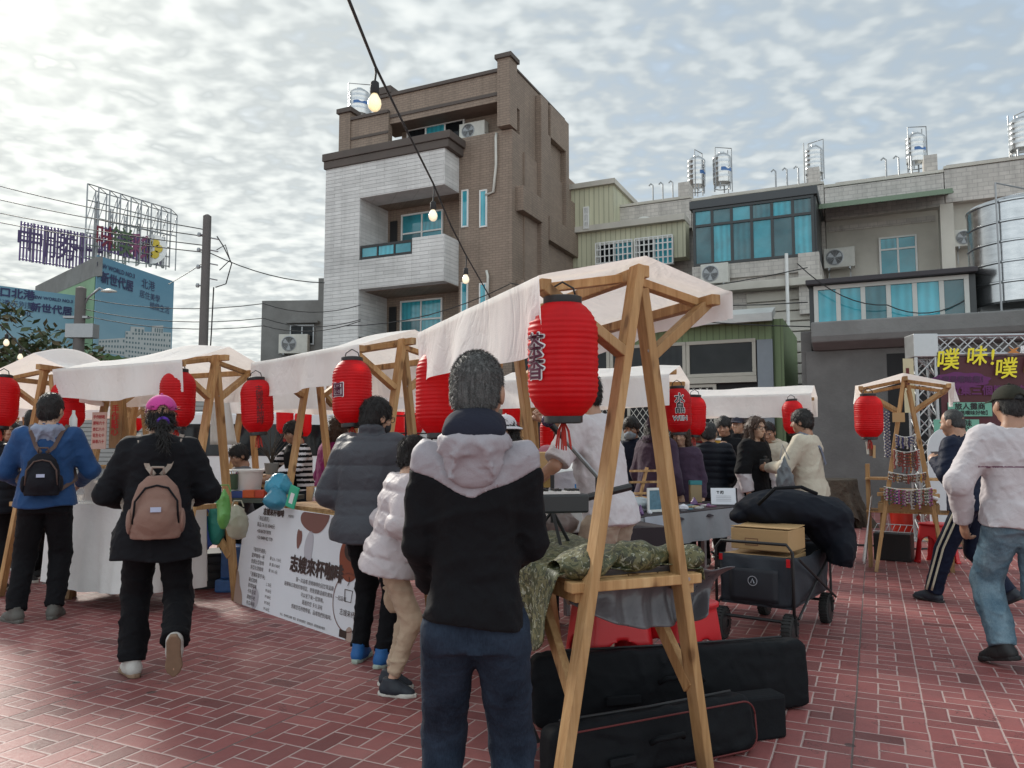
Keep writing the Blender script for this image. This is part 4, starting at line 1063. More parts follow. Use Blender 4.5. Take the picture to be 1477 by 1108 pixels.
# ------------------------------------------------------------------ string lights
sl_pts = [at(480, -60, 2.3), at(503, 0, 2.6), at(541, 95, 3.3), at(585, 185, 4.2), at(625, 265, 5.1), at(650, 325, 5.8), at(672, 368, 6.4), at(712, 438, 8.2)]
o_ = sl_pts[1]
sg_ = empty('string_light', o_, 0, 'black festoon cable with glowing round bulbs crossing above the near stall', 'string lights')
q = []
for i in range(len(sl_pts)-1):
    for k in range(6): q.append(sl_pts[i].lerp(sl_pts[i+1], k/6)-o_)
MB().tube(q, .007, 6).build('cable', M_wire, sg_, smooth=True)
def glow(name, col, st):
    m, t, b = newmat(name); b.inputs['Base Color'].default_value = (.8, .75, .6, 1); b.inputs['Roughness'].default_value = .25
    lw = t.node('ShaderNodeLayerWeight'); lw.inputs[0].default_value = .35
    s_ = t.sep(t.node('ShaderNodeTexCoord').outputs['Object'])
    b.inputs['Emission Color'].default_value = (*col, 1)
    t.l.new(t.m('MULTIPLY_ADD', t.m('SUBTRACT', 1., lw.outputs['Facing']), st*.8, st*.25), b.inputs['Emission Strength']); return m
M_bulb = glow('glowing bulb', (1., .78, .38), 1.0); M_bulb2 = glow('pale glowing bulb', (1., .82, .55), .75)
def bulb(parent, pt, drop, mat_, s=1.):
    hld = MB(); hld.tube([(0, 0, 0), (.004, 0, -drop*.5), (0, 0, -drop)], .005*s, 6); hld.lathe([(.009*s, -drop), (.019*s, -drop-.008*s), (.021*s, -drop-.055*s), (.018*s, -drop-.06*s)], 14)
    h_ = hld.build('lamp_holder', M_wire, parent, smooth=40); h_.location = pt
    z = -drop-.058*s
    b_ = MB().lathe([(.013*s, z), (.018*s, z-.012*s), (.028*s, z-.03*s), (.0305*s, z-.048*s), (.026*s, z-.066*s), (.014*s, z-.078*s), (.002*s, z-.081*s)], 18).build('bulb', mat_, parent, smooth=True); b_.location = pt
for (pt, bx_, by_, mt) in ((sl_pts[2], 537, 150, M_bulb), (sl_pts[4], 620, 312, M_bulb2), (sl_pts[6], 664, 403, M_bulb2)):
    d_ = (pt-at(bx_, by_, pt.y)).length-.105
    bulb(sg_, pt-o_, max(.06, d_), mt)
fs = [at(-30, 440, 8), at(10, 478, 9), at(30, 500, 9.8), at(42, 508, 10.5), at(70, 545, 13)]
sg2 = empty('string_light', fs[1], 0, 'far festoon cable with three small glowing bulbs before the left hoarding', 'string lights')
MB().tube([p_-fs[1] for p_ in fs], .009, 5).build('cable', M_wire, sg2)
for p_ in fs[1:4]: bulb(sg2, p_-fs[1], .03, M_bulb2, 1.05)

# ------------------------------------------------------------------ stalls
def canvas():
    m, t, b = newmat('white canvas')
    co = t.node('ShaderNodeTexCoord').outputs['Object']
    n = t.noise(co, 2.2, 5, .6); k = t.m('MULTIPLY_ADD', n, .10, .88)
    st = t.ramp(t.noise(t.vm('MULTIPLY', co, (3, 3, 1)), 1.1, 6, .7), [(.55, (0, 0, 0)), (.8, (1, 1, 1))])
    c = t.mix(t.m('MULTIPLY', st, .16), t.comb(k, t.m('MULTIPLY', k, .995), t.m('MULTIPLY', k, .98)), (.42, .40, .36))
    t.l.new(c, b.inputs['Base Color']); b.inputs['Roughness'].default_value = .85; b.inputs['Specular IOR Level'].default_value = .2
    cr = t.m('ABSOLUTE', t.m('SUBTRACT', t.noise(t.vm('MULTIPLY', co, (1.2, 1., .8)), 2.6, 4, .55, 1.4), .5))
    h = t.m('ADD', t.m('MULTIPLY', t.noise(t.vm('MULTIPLY', co, (1, 1, .5)), 3., 4, .6, .8), .8), t.m('ADD', t.m('MULTIPLY', t.m('MINIMUM', cr, .08), 1.1), t.m('MULTIPLY', t.noise(co, 220, 2), .03)))
    bp = t.bump(h, .55, .05); t.l.new(bp, b.inputs['Normal'])
    tr = t.node('ShaderNodeBsdfTranslucent'); t.l.new(t.mix(1., c, (1., .93, .90), 'MULTIPLY'), tr.inputs[0]); t.l.new(bp, tr.inputs[1])
    mx = t.node('ShaderNodeMixShader'); mx.inputs[0].default_value = .45
    t.l.new(b.outputs[0], mx.inputs[1]); t.l.new(tr.outputs[0], mx.inputs[2])
    t.l.new(mx.outputs[0], next(n for n in t.n if n.type == 'OUTPUT_MATERIAL').inputs[0])
    return m
M_canvas = canvas()
M_bolt = M('bolt', (.35, .35, .36), .35, metal=.9)
key_rails = False
def stall(label, x, y, a, seed, hump=.05, L=1.4, val=.28, detail=True, table=True, near=.12, rval=None, zs=1., sp=.335, hwr=.42):
    rs = random.Random(seed)
    e = empty('market_stall', (x, y, 0), R(a), label, 'market stall', 'wooden market stalls with white canvas roofs')
    HW = .42; RH = 2.10; EH = 1.985; e.scale = (1, 1, zs); rval = val if rval is None else rval
    for fy, sg in ((0, 1), (L, -1)):
        t_ = .045*sg
        legs = [((-sp, fy, 0), (.005, fy, RH)), ((.335, fy+t_, 0), (.045, fy+t_, RH-.085))]
        for a_, b_ in legs:
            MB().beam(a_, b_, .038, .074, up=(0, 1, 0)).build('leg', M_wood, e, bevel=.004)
        for s_ in (-1, 1):
            lx = .055 if s_ > 0 else -.0
            zt0 = 1.74
            xa = -.07 if s_ < 0 else .09
            o = MB().beam((xa, fy+t_*(.5+.52*s_)+(.0 if s_ > 0 else 0)+.0, zt0), ((hwr if s_ > 0 else -HW), fy+t_*(.5+.52*s_), EH-.01), .04, .07, up=(0, 1, 0)).build('arm', M_wood, e, bevel=.004)
            rf = MB().beam((s_*.03, fy+t_*1.9, RH-.04), ((hwr if s_ > 0 else -HW), fy+t_*1.9, EH+.0), .035, .05, up=(0, 1, 0)).build('rafter', M_wood, e, bevel=.003)
        MB().beam((-.30, fy+t_*.98, .83), (.30, fy+t_*.98, .83), .04, .07, up=(0, 1, 0)).build('crossbar', M_wood, e, bevel=.004)
        if detail:
            bl = MB()
            for bx_, bz in ((-.055, 1.76), (.075, 1.76), (-.225, .83), (.235, .83)):
                bl.lathe([(.014, 0), (.014, .008), (.008, .014)], 10, (bx_, fy-sg*.022 if bx_ < 0 else fy+t_-sg*.022, bz), Matrix.Rotation(R(90*sg), 3, 'X'))
            bl.build('bolt', M_bolt, e, smooth=40)
    for xx, zz, w_ in ((0.0, RH-.025, .05), (-HW, EH, .045), (hwr, EH, .045)):
        MB().beam((xx+(.02 if xx == 0 else 0), -min(near, .06) if near < .1 else -.12, zz), (xx+(.02 if xx == 0 else 0), L+.12, zz), .045, w_).build('ridge_beam' if xx == 0 else 'eave_beam', M_wood, e, bevel=.004)
    for s_ in ((-1, 1) if table or key_rails else (1,)):
        MB().beam((s_*.255, .03, .80), (s_*.255, L+.05, .80), .04, .06).build('table_rail', M_wood, e, bevel=.004)
    MB().beam((-.27, .04, .38), (-.255, .42, .78), .035, .06).build('brace', M_wood, e, bevel=.004)
    MB().beam((.27, .06, .38), (.255, .42, .78), .035, .06).build('brace', M_wood, e, bevel=.004)
    if table:
        tb_ = MB(); n = 4
        for i in range(n): w_ = .56/n; tb_.box((-.28+w_*(i+.5), L/2+.05, .842), (w_-.008, L-.08, .02))
        tb_.build('tabletop', M_wood, e)
    # canvas
    prof = [(-.02, -val), (-.012, -val*.66), (-.006, -val*.33), (0, 0), (.12, .22), (.3, .55), (.45, .84), (.5, .93), (.55, .84), (.7, .55), (.88, .22), (1, 0), (1.006, -rval*.3), (1.01, -rval*.62), (1.014, -rval*.95)]
    ph = [rs.random()*6.28 for _ in range(8)]
    NU = 56
    def cf(u, v):
        k = v*(len(prof)-1); i = min(int(k), len(prof)-2); f = k-i
        px_ = prof[i][0]*(1-f)+prof[i+1][0]*f; q = prof[i][1]*(1-f)+prof[i+1][1]*f
        X = (px_-.5)*2*(HW+.03); X *= (hwr+.03)/(HW+.03) if X > 0 else 1; Y = -(near+.04)+u*(L+near+.20)
        edge = 0
        if q >= 0:
            Z = EH+.028+q*(RH-EH+.0)/.93 + hump*math.exp(-((Y-L*.25)/.55)**2)*max(0, 1-abs(X)/HW)**1.2
            sagf = math.sin(math.pi*u)*(.35+.65*(1-abs(2*q-1)))
            Z -= .022*sagf*(1 if hump < .1 else .3)
            Z += .006*math.sin(Y*9+ph[0])*math.sin(X*7+ph[1])
        else:
            s_ = -1 if X < 0 else 1; d = -q/max(val if s_ < 0 else rval, .01)
            Z = EH+.035+q-.015*math.sin(math.pi*u)*d+ .018*d*math.sin(u*7+ph[2]+s_)
            X += s_*(.022+.03*d*math.sin(u*11+ph[3]+s_*2)*math.sin(u*4+ph[4])+.02*d*math.sin(u*23+ph[5]))
            Y += .02*d*math.sin(u*5+ph[6])
            if u > .97 or u < .03: X -= s_*.03*d
        return Vector((X, Y, Z))
    MB().grid(cf, NU, 44).build('canopy', M_canvas, e, smooth=True)
    return e
S = {}
def st(key, label, px, Y, a, seed, **kw):
    x = (px-738.5)/F*Y*1.0; S[key] = (x, Y, a); return stall(label, x, Y, a, seed, **kw)
st('s1', 'nearest wooden stall, camouflage cloth on its table, beside the gig bags', 921, 3.08, 23, 1, hump=.0, val=.29, near=.03, rval=.12, sp=.38, hwr=.37)
st('s2', 'wooden stall behind the white coffee menu board', 579, 5.72, 43, 2, hump=.05, zs=1.03)
st('s3', 'wooden stall above the white draped table, behind the pink-capped woman', 309, 6.6, 62, 3, hump=.08, zs=1.02, table=False)
st('s4', 'wooden stall at the left edge, behind the boy in the blue jacket', 62, 7.05, -6, 4, hump=.17, L=1.5)
st('s5', 'wooden stall with the crystal lantern at its right end', 958, 7.45, 66, 5, L=1.45, hump=.02)
st('s6', 'wooden stall with wide white valance against the shopfront, farthest right of the back row', 1157, 10.1, 64, 6, hump=.02, detail=False)
st('s7', 'small wooden stall strung with bracelets, right of the tree stump', 1305, 8.3, -27, 7, hump=.0, val=.2, L=1.0, table=False)
st('s8', 'back row wooden stall seen between the coffee stall legs', 492, 8.5, 66, 8, hump=.0, detail=False)
st('s9', 'back row wooden stall behind the grey puffer jacket boy', 676, 8.2, 66, 9, hump=.0, detail=False)
st('s10', 'small far wooden stall seen above the acrylic display', 188, 10.6, 70, 10, hump=.0, detail=False)
st('s11', 'far wooden stall at the left edge behind the boy in blue', 30, 10.8, 62, 11, hump=.0, detail=False)
def stallpt(key, x, y, z):
    X, Y, a = S[key]; c, s_ = math.cos(R(a)), math.sin(R(a)); return Vector((X+c*x-s_*y, Y+s_*x+c*y, z))
# ------------------------------------------------------------------ lanterns
def lanternmat():
    m, t, b = newmat('red lantern cloth')
    co = t.node('ShaderNodeTexCoord').outputs['Object']
    oi = t.node('ShaderNodeObjectInfo').outputs['Random']
    n = t.noise(t.vm('ADD', t.vm('MULTIPLY', co, (1, 1, .35)), t.comb(oi, oi, 0.)), 14., 5, .65); n2 = t.noise(co, 5., 4); k = t.m('MULTIPLY', t.m('ADD', t.m('MULTIPLY_ADD', n, .7, .45), t.m('MULTIPLY', n2, .4)), t.m('MULTIPLY_ADD', oi, .35, .8))
    c = t.mix(1., (.60, .006, .012, 1), t.comb(k, k, k), 'MULTIPLY'); t.l.new(c, b.inputs['Base Color'])
    b.inputs['Roughness'].default_value = .5; b.inputs['Specular IOR Level'].default_value = .35
    t.l.new(t.bump(t.noise(t.vm('MULTIPLY', co, (1, 1, .3)), 30., 3), .25, .006), b.inputs['Normal'])
    tr = t.node('ShaderNodeBsdfTranslucent'); tr.inputs[0].default_value = (.85, .02, .02, 1)
    mx = t.node('ShaderNodeMixShader'); mx.inputs[0].default_value = .42
    t.l.new(b.outputs[0], mx.inputs[1]); t.l.new(tr.outputs[0], mx.inputs[2])
    t.l.new(mx.outputs[0], next(n for n in t.n if n.type == 'OUTPUT_MATERIAL').inputs[0]); return m
M_lantern = lanternmat(); M_tassel = M('red tassel', (.4, .03, .02), .8)
T_plum = M('plum lettering', (.10, .012, .04), .6)
def lprof(z, r, h):
    u = abs(z)/(h/2)
    return r*(1-.50*max(0, (u-.45)/.55)**2.3)
def lantern_mesh(r, h, ribs=22):
    m = MB(); N = ribs*4; pr_ = []
    for i in range(N+1):
        z = -h/2+h*i/N; ph = (i % 4)/4
        k = 1-.026*(math.sin(math.pi*ph))*(.6+.8*((i//4*37) % 10)/10)
        pr_.append((lprof(z, r, h)*k, z))
    m.lathe(pr_, 36, cap=False); return m
LM = lantern_mesh(.131, .42).build('lantern_shade', M_lantern, smooth=True)
re_ = lprof(.21, .131, .42); RIMS = []
for s_ in (-1, 1): RIMS.append(MB().lathe([(re_+.004, s_*.195), (re_+.006, s_*.2), (re_+.006, s_*.228), (re_-.004, s_*.232), (re_-.008, s_*.2)], 28, cap=False).build('top_rim' if s_ > 0 else 'bottom_rim', M_black, smooth=40))
hk = MB(); hk.tube([(-.05, 0, .225), (-.04, 0, .262), (0, 0, .285), (.04, 0, .262), (.05, 0, .225)], .004, 6); HKM = hk.build('hanger', M_black, smooth=True)
tsm = MB(); rs = random.Random(5)
for k in range(14):
    a = rs.random()*6.28; tsm.tube([(.0, 0, -.22), (.02*math.cos(a), .02*math.sin(a), -.26), (.028*math.cos(a), .028*math.sin(a), -.31-.02*rs.random())], .003, 4)
TSM = tsm.build('tassel', M_tassel)
rl_ = random.Random(11)
LPROTO = [LM, *RIMS, HKM, TSM]; LFIRST = [True]
def lantern(label, px, py, Y, s=1., texts=(), tassel=True, rz=0.):
    p = at(px, py, Y)
    e = empty('lantern', p, rz, label, 'lantern', 'red paper lanterns hung from the stalls'); e.scale = (s*rl_.uniform(.97, 1.03), s, s*rl_.uniform(.97, 1.04)); e.rotation_euler = (R(rl_.uniform(-3, 3)), R(rl_.uniform(-4, 4)), rz)
    for o in LPROTO[:5 if tassel else 4]:
        c = o if LFIRST[0] else o.copy()
        if not LFIRST[0]: C.objects.link(c)
        c.parent = e
    LFIRST[0] = False
    for (txt, size, ang, z, mt, out, vert) in texts:
        def wrap(ex):
            def fn(x, y):
                zz = z+y; rr = lprof(zz, .131, .42)+ex; a = R(ang)+x/rr
                return Vector((math.sin(a)*rr, -math.cos(a)*rr, zz))
            return fn
        if out:
            m = MB(); text_on(m, txt, size, wrap(.0022), offset=out, vert=vert, lsp=.8); m.build('lettering_outline', T_white, e)
        m = MB(); text_on(m, txt, size, wrap(.0064 if out else .003), offset=size*.02 if size > .08 else 0., vert=vert, lsp=.8); m.build('lettering', mt, e)
    return e
lantern('largest red lantern, hung at the near corner of the nearest stall', 812, 519, 2.93, 1.04, [('茶香', .095, -52, .0, T_plum, .0055, True)], rz=0)
lantern('red lantern half hidden by the grey-haired man, at the far corner of the nearest stall', 637, 566, 4.25, 1.1)
lantern('red lantern with a square plum character, at the near corner of the coffee stall', 508, 566, 5.15, 1.0, [('圖', .10, -32, .0, T_plum, .0055, False)])
lantern('red lantern with vertical black writing, at the far corner of the coffee stall', 371, 586, 6.25, 1.0, [('志嫂來杯咖啡', .062, 28, .0, T_black, .0, True)])
lantern('red lantern directly above the pink cap', 256, 576, 6.25, 1.04)
lantern('red lantern peeking from the left valance corner above the boy in blue', 98, 585, 7.0, 1.08)
lantern('red lantern cut by the left edge of the photo', 2, 580, 6.9, 1.08)
lantern('small red lantern behind the pink cap, beside the far stall', 194, 602, 11.4, .95)
lantern('small red lantern left of the first leg of the coffee stall', 411, 606, 11.2, .95)
lantern('small red lantern just right of the coffee stall leg, above the striped person', 437, 610, 11.6, .95)
lantern('small red lantern behind the glasses boy, left one of two', 575, 612, 10.9, .95)
lantern('small red lantern behind the glasses boy, right one of two', 596, 608, 10.4, .95)
lantern('small red lantern right of the white hat', 742, 594, 8.5, 1.)
lantern('red lantern behind the microphone, under the largest lantern', 796, 630, 8.6, 1.)
lantern('red lantern lettered for crystals with black and white writing', 978, 592, 7.2, .98, [('水', .10, -4, .105, T_black, .006, False), ('晶', .10, -4, .015, T_black, .006, False), ('WEN', .062, -4, -.075, T_black, .004, False)], tassel=False)
lantern('red lantern behind and right of the crystal lantern', 1001, 600, 8.3, 1.)
lantern('red lantern at the right end of the wide white valance', 1144, 602, 9.6, 1.)
lantern('red lantern with hanging paper tags on the bracelet stall', 1253, 601, 7.95, 1.05)
# ------------------------------------------------------------------ coffee menu board
M_brd = M('board print', (.72, .73, .765), .55, .05, 2.)
T_brown = M('brown lettering', (.055, .03, .026), .6)
pA = ground(337, 868); pB = ground(507, 927)
dv = (pB-pA); BW = dv.length; BH = .86
bo = empty('menu_board', pA, math.atan2(dv.y, dv.x), 'white coffee menu board with brown bean shapes leaning on the stall legs', 'sign board')
bo.rotation_euler = (R(-5), 0, math.atan2(dv.y, dv.x)); bo.rotation_mode = 'XYZ'
f = lambda u, v, o=0.: Vector((u*BW, -.0-o, v*BH))
pts = [(0, 0), (1, 0), (1, .9), (.97, .93), (.33, 1.0), (.24, 1.0), (.17, .985), (.05, .86), (0.03, .84)]
pts = [(0, 0), (1, 0), (1, .98), (.2, 1.0), (.02, .86)]
m = MB(); m.prism([f(*p) for p in pts], (0, .012, 0)); m.build('panel', M_brd, bo)
def blob(name, mat_, c, rx, rz, seed, o=.003, amp=.18, cl=None, parent=bo):
    rs = random.Random(seed); ph = [rs.random()*6.28 for _ in range(3)]; P_ = []
    for i in range(40):
        a = 2*math.pi*i/40; k = 1+amp*math.sin(2*a+ph[0])+amp*.7*math.sin(3*a+ph[1])
        u = c[0]+rx*k*math.cos(a)/BW; v = c[1]+rz*k*math.sin(a)/BH
        P_.append(f(min(max(u, .001), .999), min(max(v, .001), .985), o))
    return MB().poly(P_).build(name, mat_, parent)
C_br = M('printed brown', (.20, .085, .07), .6, .05); C_be = M('printed beige', (.50, .42, .33), .6, .05); C_gr = M('printed grey bean', (.46, .44, .48), .6, .05); C_ru = M('printed rust', (.22, .05, .02), .6, .2, 12); C_dk = M('printed coffee', (.035, .015, .01), .6); C_tan = M('printed tan', (.40, .29, .24), .6, .05)
blob('printed_blob', C_br, (.66, .93), .19, .11, 1, amp=.15); blob('printed_bean', C_br, (.545, .74), .035, .085, 4)
blob('printed_bean', C_gr, (.63, .66), .07, .13, 6, amp=.1); blob('printed_bean', C_gr, (.205, .10), .06, .10, 7, amp=.1)
blob('printed_corner', C_tan, (.02, .06), .11, .2, 9); blob('printed_corner', C_tan, (.985, .04), .06, .06, 11)
blob('printed_blob', C_be, (.94, .87), .14, .12, 13); blob('printed_cup', C_ru, (.95, .66), .16, .16, 15, .004, .06); blob('printed_cup', C_dk, (.965, .72), .12, .09, 16, .005, .06)
ringm = MB(); cu, cv = .955, .30
for i in range(48):
    a0_, a1_ = 2*math.pi*i/48, 2*math.pi*(i+1)/48
    q = []
    for a, r_ in ((a0_, .205), (a1_, .205), (a1_, .197), (a0_, .197)): q.append(Vector((min(cu*BW+r_*math.cos(a), BW-.002), -.004, cv*BH+r_*math.sin(a)*1.)))
    ringm.poly(q)
ringm.build('printed_ring', C_br, bo)
tb = MB()
def T(u, v, s, txt, **k): text_on(tb, txt, s, lambda x, y: f(u, v, .004)+Vector((x, 0, y)), **k)
T(.30, .935, .062, '志嫂來杯咖啡', offset=.003); T(.46, .925, .034, 'MENU', offset=0)
for i, s_ in enumerate(('「商品資訊」', '單品 76 55 0048元', '+00·8478·7878', '+30·8489·82·779')): T(.15+.005*i, .865-.062*i, .042, s_, offset=0, align='LEFT')
for i, s_ in enumerate(('「咖啡杯濾掛」', '藍莓咖啡一杯', '衣索比亞咖啡', '肯亞水洗咖啡')): T(.135, .555-.058*i, .040, s_, offset=0, align='LEFT')
for i, s_ in enumerate(('單 2/入 1 50元', '單 滿1/5 80元', '單 10/1 0元')): T(.31, .505-.057*i, .032, s_, offset=0, align='LEFT')
for i, s_ in enumerate(('「選購茶葉手沖」', '美式咖啡', '那堤咖啡', '卡布奇諾', '黑糖牛奶', '冬瓜檸檬')): T(.13, .315-.056*i, .040, s_, offset=0, align='LEFT')
for i, s_ in enumerate(('L 70元', 'M 60元', 'M 60元', 'M 70元', 'M 60元')): T(.30, .258-.056*i, .034, s_, offset=0, align='LEFT')
T(.70, .50, .135, '志嫂來杯咖啡', offset=.006, space=.97)
for i, s_ in enumerate(('第一次品嚐 感覺咖啡的回甘與溫順', '選擇每日現烘的咖啡豆，就是喜歡這樣的風味，一起品嚐', '可以坐下來一起享用。', '路過的您 多久沒有', '感謝您花時間停留，品嚐我們的咖啡。')): T(.70, .375-.06*i, .037, s_, offset=0)
T(.63, .035, .022, '地址：雲林縣北港鎮 · 電話：歡迎來電預訂 · 追蹤粉專・掃碼點餐享優惠')
T(.955, .21, .05, '志嫂來杯'); 
tb.build('lettering', T_brown, bo)
MB().poly([f(.915, .015, .005), f(.965, .015, .005), f(.965, .075, .005), f(.915, .075, .005)]).build('printed_badge', C_dk, bo)
lf = MB()
for k in range(5):
    for s_ in (-1, 1): lf.poly([f(.075+.004*k, .40-.03*k, .004), f(.075+.004*k+s_*.012, .41-.03*k, .004), f(.077+.004*k+s_*.016, .385-.03*k, .004), f(.077+.004*k, .375-.03*k, .004)])
cpm = MB(); cx_, cz_ = .955*BW, .33*BH
cpm.tube([(cx_-.05, -.006, cz_+.06), (cx_-.04, -.006, cz_-.02), (cx_+.04, -.006, cz_-.02), (cx_+.05, -.006, cz_+.06), (cx_-.05, -.006, cz_+.06)], .003, 4); cpm.tube([(cx_-.02, -.006, cz_+.09), (cx_, -.006, cz_+.12), (cx_-.01, -.006, cz_+.15)], .003, 4)
cpm.build('printed_cup_drawing', C_dk, bo)

# ------------------------------------------------------------------ camouflage cloth and grey tarpaulin on the nearest stall
def camomat():
    m, t, b = newmat('camouflage cloth')
    co = t.node('ShaderNodeTexCoord').outputs['Object']
    v = t.vm('MULTIPLY', co, (1., 1., 1.))
    n1 = t.noise(v, 22., 4, .6, 1.2); n2 = t.noise(t.vm('ADD', v, (3., 1., 7.)), 30., 4, .6, 1.); n3 = t.noise(t.vm('ADD', v, (9., 4., 2.)), 48., 3, .65, .6)
    c = t.mix(t.m('GREATER_THAN', n1, .5), (.05, .058, .024), (.135, .13, .06))
    c = t.mix(t.m('GREATER_THAN', n2, .57), c, (.03, .032, .018)); c = t.mix(t.m('GREATER_THAN', n3, .60), c, (.30, .31, .23))
    t.l.new(c, b.inputs['Base Color']); b.inputs['Roughness'].default_value = .55
    t.l.new(t.bump(t.noise(co, 9., 4), .35, .03), b.inputs['Normal']); return m
M_camo = camomat()
X1, Y1, a1_ = S['s1']
def drape(label, cat, name, origin, rz, fn, nu, nv, mat_, solid=.004, kind=None):
    o = MB().grid(fn, nu, nv).build(name, mat_, None, smooth=True, solid=solid); o.location = origin; o.rotation_euler = (0, 0, rz)
    return tag(o, label, cat)
def camof(u, v):                     # u along the stall, v across (left drop, top, right drop)
    y = .055+u*1.40
    s_ = v*1.12+.17
    fold = .035*math.sin(y*17)+.025*math.sin(y*31+1)
    if s_ < .52:
        d = .52-s_; return Vector((-.34-.035*d-fold*min(1, d*4)*.8, y+.03*math.sin(d*6), .865-d*(1-.08*math.sin(y*5))*(1-.35*math.exp(-(u/.07)**2))))
    if s_ < 1.22:
        q = s_-.52; return Vector((-.34+q*.97, y, .868+.012*math.sin(y*9+q*5)+.02*math.sin(q*9+y*3)**2))
    d = s_-1.22; return Vector((.34+.02*d+fold*.5*min(1, d*5), y, .865-d*.75))
drape('camouflage cloth draped over the nearest stall table', 'cloth', 'camouflage_cloth', (X1, Y1, 0), R(a1_), camof, 70, 50, M_camo)
def rollf(u, v):
    a = v*2*math.pi; x = -.33+u*.66
    r_ = .068+.02*math.sin(x*23)+.01*math.sin(x*47+a*2)
    return Vector((x, +.12+.02*math.sin(x*7)+r_*1.2*math.cos(a), .895+.025*math.sin(u*3.1)+r_*.75*math.sin(a)+.008*math.sin(x*30+a)))
drape('rolled edge of camouflage cloth bundled on the near stall crossbar', 'cloth', 'camouflage_cloth', (X1, Y1, 0), R(a1_), rollf, 60, 16, M_camo, 0)
M_tarp = M('grey tarpaulin', (.10, .095, .102), .3, .15, 4, .35, 6, .03)
def tarpf(u, v):
    x = -.26+.79*u; sm = lambda e0, e1, q: max(0, min(1, (q-e0)/(e1-e0)))**2*(3-2*max(0, min(1, (q-e0)/(e1-e0))))
    drop = .06+.20*math.sin(math.pi*min(1, .12+u*.78))+.05*sm(.6, 1, u)
    fan = sm(.55, 1., u)
    y = .085+.05*math.sin(math.pi*v)*(1+fan)+(.018+.03*fan)*math.sin(u*38+v*2)*v+.10*fan*v
    return Vector((x+.05*fan*v*math.sin(v*4), y, .89-.05*fan-drop*v+.012*math.sin(u*21)*(1-v)-.03*fan*math.sin(u*25)*v))
drape('grey tarpaulin hanging crumpled from the near stall crossbar', 'tarpaulin', 'tarpaulin', (X1, Y1, 0), R(a1_), tarpf, 60, 24, M_tarp)
# ------------------------------------------------------------------ gig bags, case
M_bag = M('black nylon', (.008, .009, .011), .75, .3, 8, .35, 9, .02, spec=.15); M_pipe = M('red piping', (.11, .012, .012), .7); M_zip = M('zip', (.016, .016, .018), .6)
def rbox_bag(name, label, pa_, pb_, h, d, r, lean, seed, piping=None, cat='gig bag', pocket=True):
    """soft case standing on its long edge from ground point pa_ to pb_"""
    v = pb_-pa_; L = v.length; rz = math.atan2(v.y, v.x)
    s_ = SDF.boxed((-.05, -.12, -.05), (L+.05, d+.12, h+.08), .013)
    fo = folds(seed, .018, 8, (1, 1, 1.4)); fo2 = folds(seed+1, .008, 24)
    def fn(X, Y, Z):
        qx = np.abs(X-L/2)-(L/2-r); qy = np.abs(Y-d/2)-(d/2-r*.75); qz = np.abs(Z-h/2)-(h/2-r)
        o_ = np.sqrt(np.maximum(qx, 0)**2+np.maximum(qz, 0)**2)-r*.25+np.minimum(np.maximum(qx, qz), 0)
        o_ = np.maximum(o_, -r)
        w_ = np.sqrt(np.maximum(o_+r*.0, 0)**2+np.maximum(qy, 0)**2)+np.minimum(np.maximum(o_, qy), 0)-r*.7
        return w_-.012*np.exp(-((Z-h*.5)/(h*.35))**2)
    s_.put((-.2, -.3, -.2), (L+.2, d+.3, h+.2), fn, 0); s_.shift(lambda X, Y, Z: fo(X, Y, Z)+fo2(X, Y, Z)); s_.cut(lambda X, Y, Z: .004-Z)
    o = s_.build(name, M_bag); o.location = pa_; o.rotation_euler = (R(lean), 0, rz); tag(o, label, cat)
    def loop(yy, ins):
        P_ = []
        a_, b_, c_, e_ = ins, L-ins, ins, h-ins
        rr = r*1.0
        for (cx_, cz_, t0) in ((b_-rr, e_-rr, 0), (a_+rr, e_-rr, 90), (a_+rr, c_+rr, 180), (b_-rr, c_+rr, 270)):
            for k in range(7):
                t_ = R(t0+15*k); P_.append((cx_+rr*math.cos(t_), yy, cz_+rr*math.sin(t_)))
        return P_+[P_[0]]
    if piping is not None:
        MB().tube(loop(-.012, r*.55), .004, 6).build('piping', piping, o, smooth=True)
    MB().tube([(L*.08, d*.5, h-.004), (L*.5, d*.5, h-.010), (L*.92, d*.5, h-.004)], .006, 6).build('zip', M_zip, o, smooth=True)
    hd = MB(); hd.tube([(L*.42, -.03, h*.55), (L*.44, -.06, h*.62), (L*.5, -.07, h*.63), (L*.56, -.06, h*.62), (L*.58, -.03, h*.55)], .012, 8); hd.build('handle', M_bag, o, smooth=True)
    if pocket:
        MB().bx(L*.24, L*.36, -.022, -.004, h*.3, h*.42).build('patch', M_bag, o, bevel=.006)
    return o
rbox_bag('gig_bag', 'long black keyboard gig bag standing behind the nearest stall legs', ground(770, 1062), ground(1176, 1026), .37, .16, .055, -4, 3)
rbox_bag('gig_bag', 'smaller black soft case with red piping in front of the long gig bag', ground(800, 1165)+Vector((0, .05, 0)), ground(1100, 1088), .27, .16, .06, -6, 8, M_pipe)
bx_ = MB().box((0, 0, .10), (.22, .12, .2)); o = bx_.build('speaker_box', M_bag, bevel=.015); o.location = ground(1096, 1062); o.rotation_euler.z = .3; tag(o, 'small black box at the right end of the gig bags', 'box')
pz = ground(1135, 1040); z_ = MB(); z_.tube([(0, 0, .03), (.005, 0, .0), (0, 0, -.06)], .004, 5).bx(-.009, .009, -.006, .006, -.12, -.06)

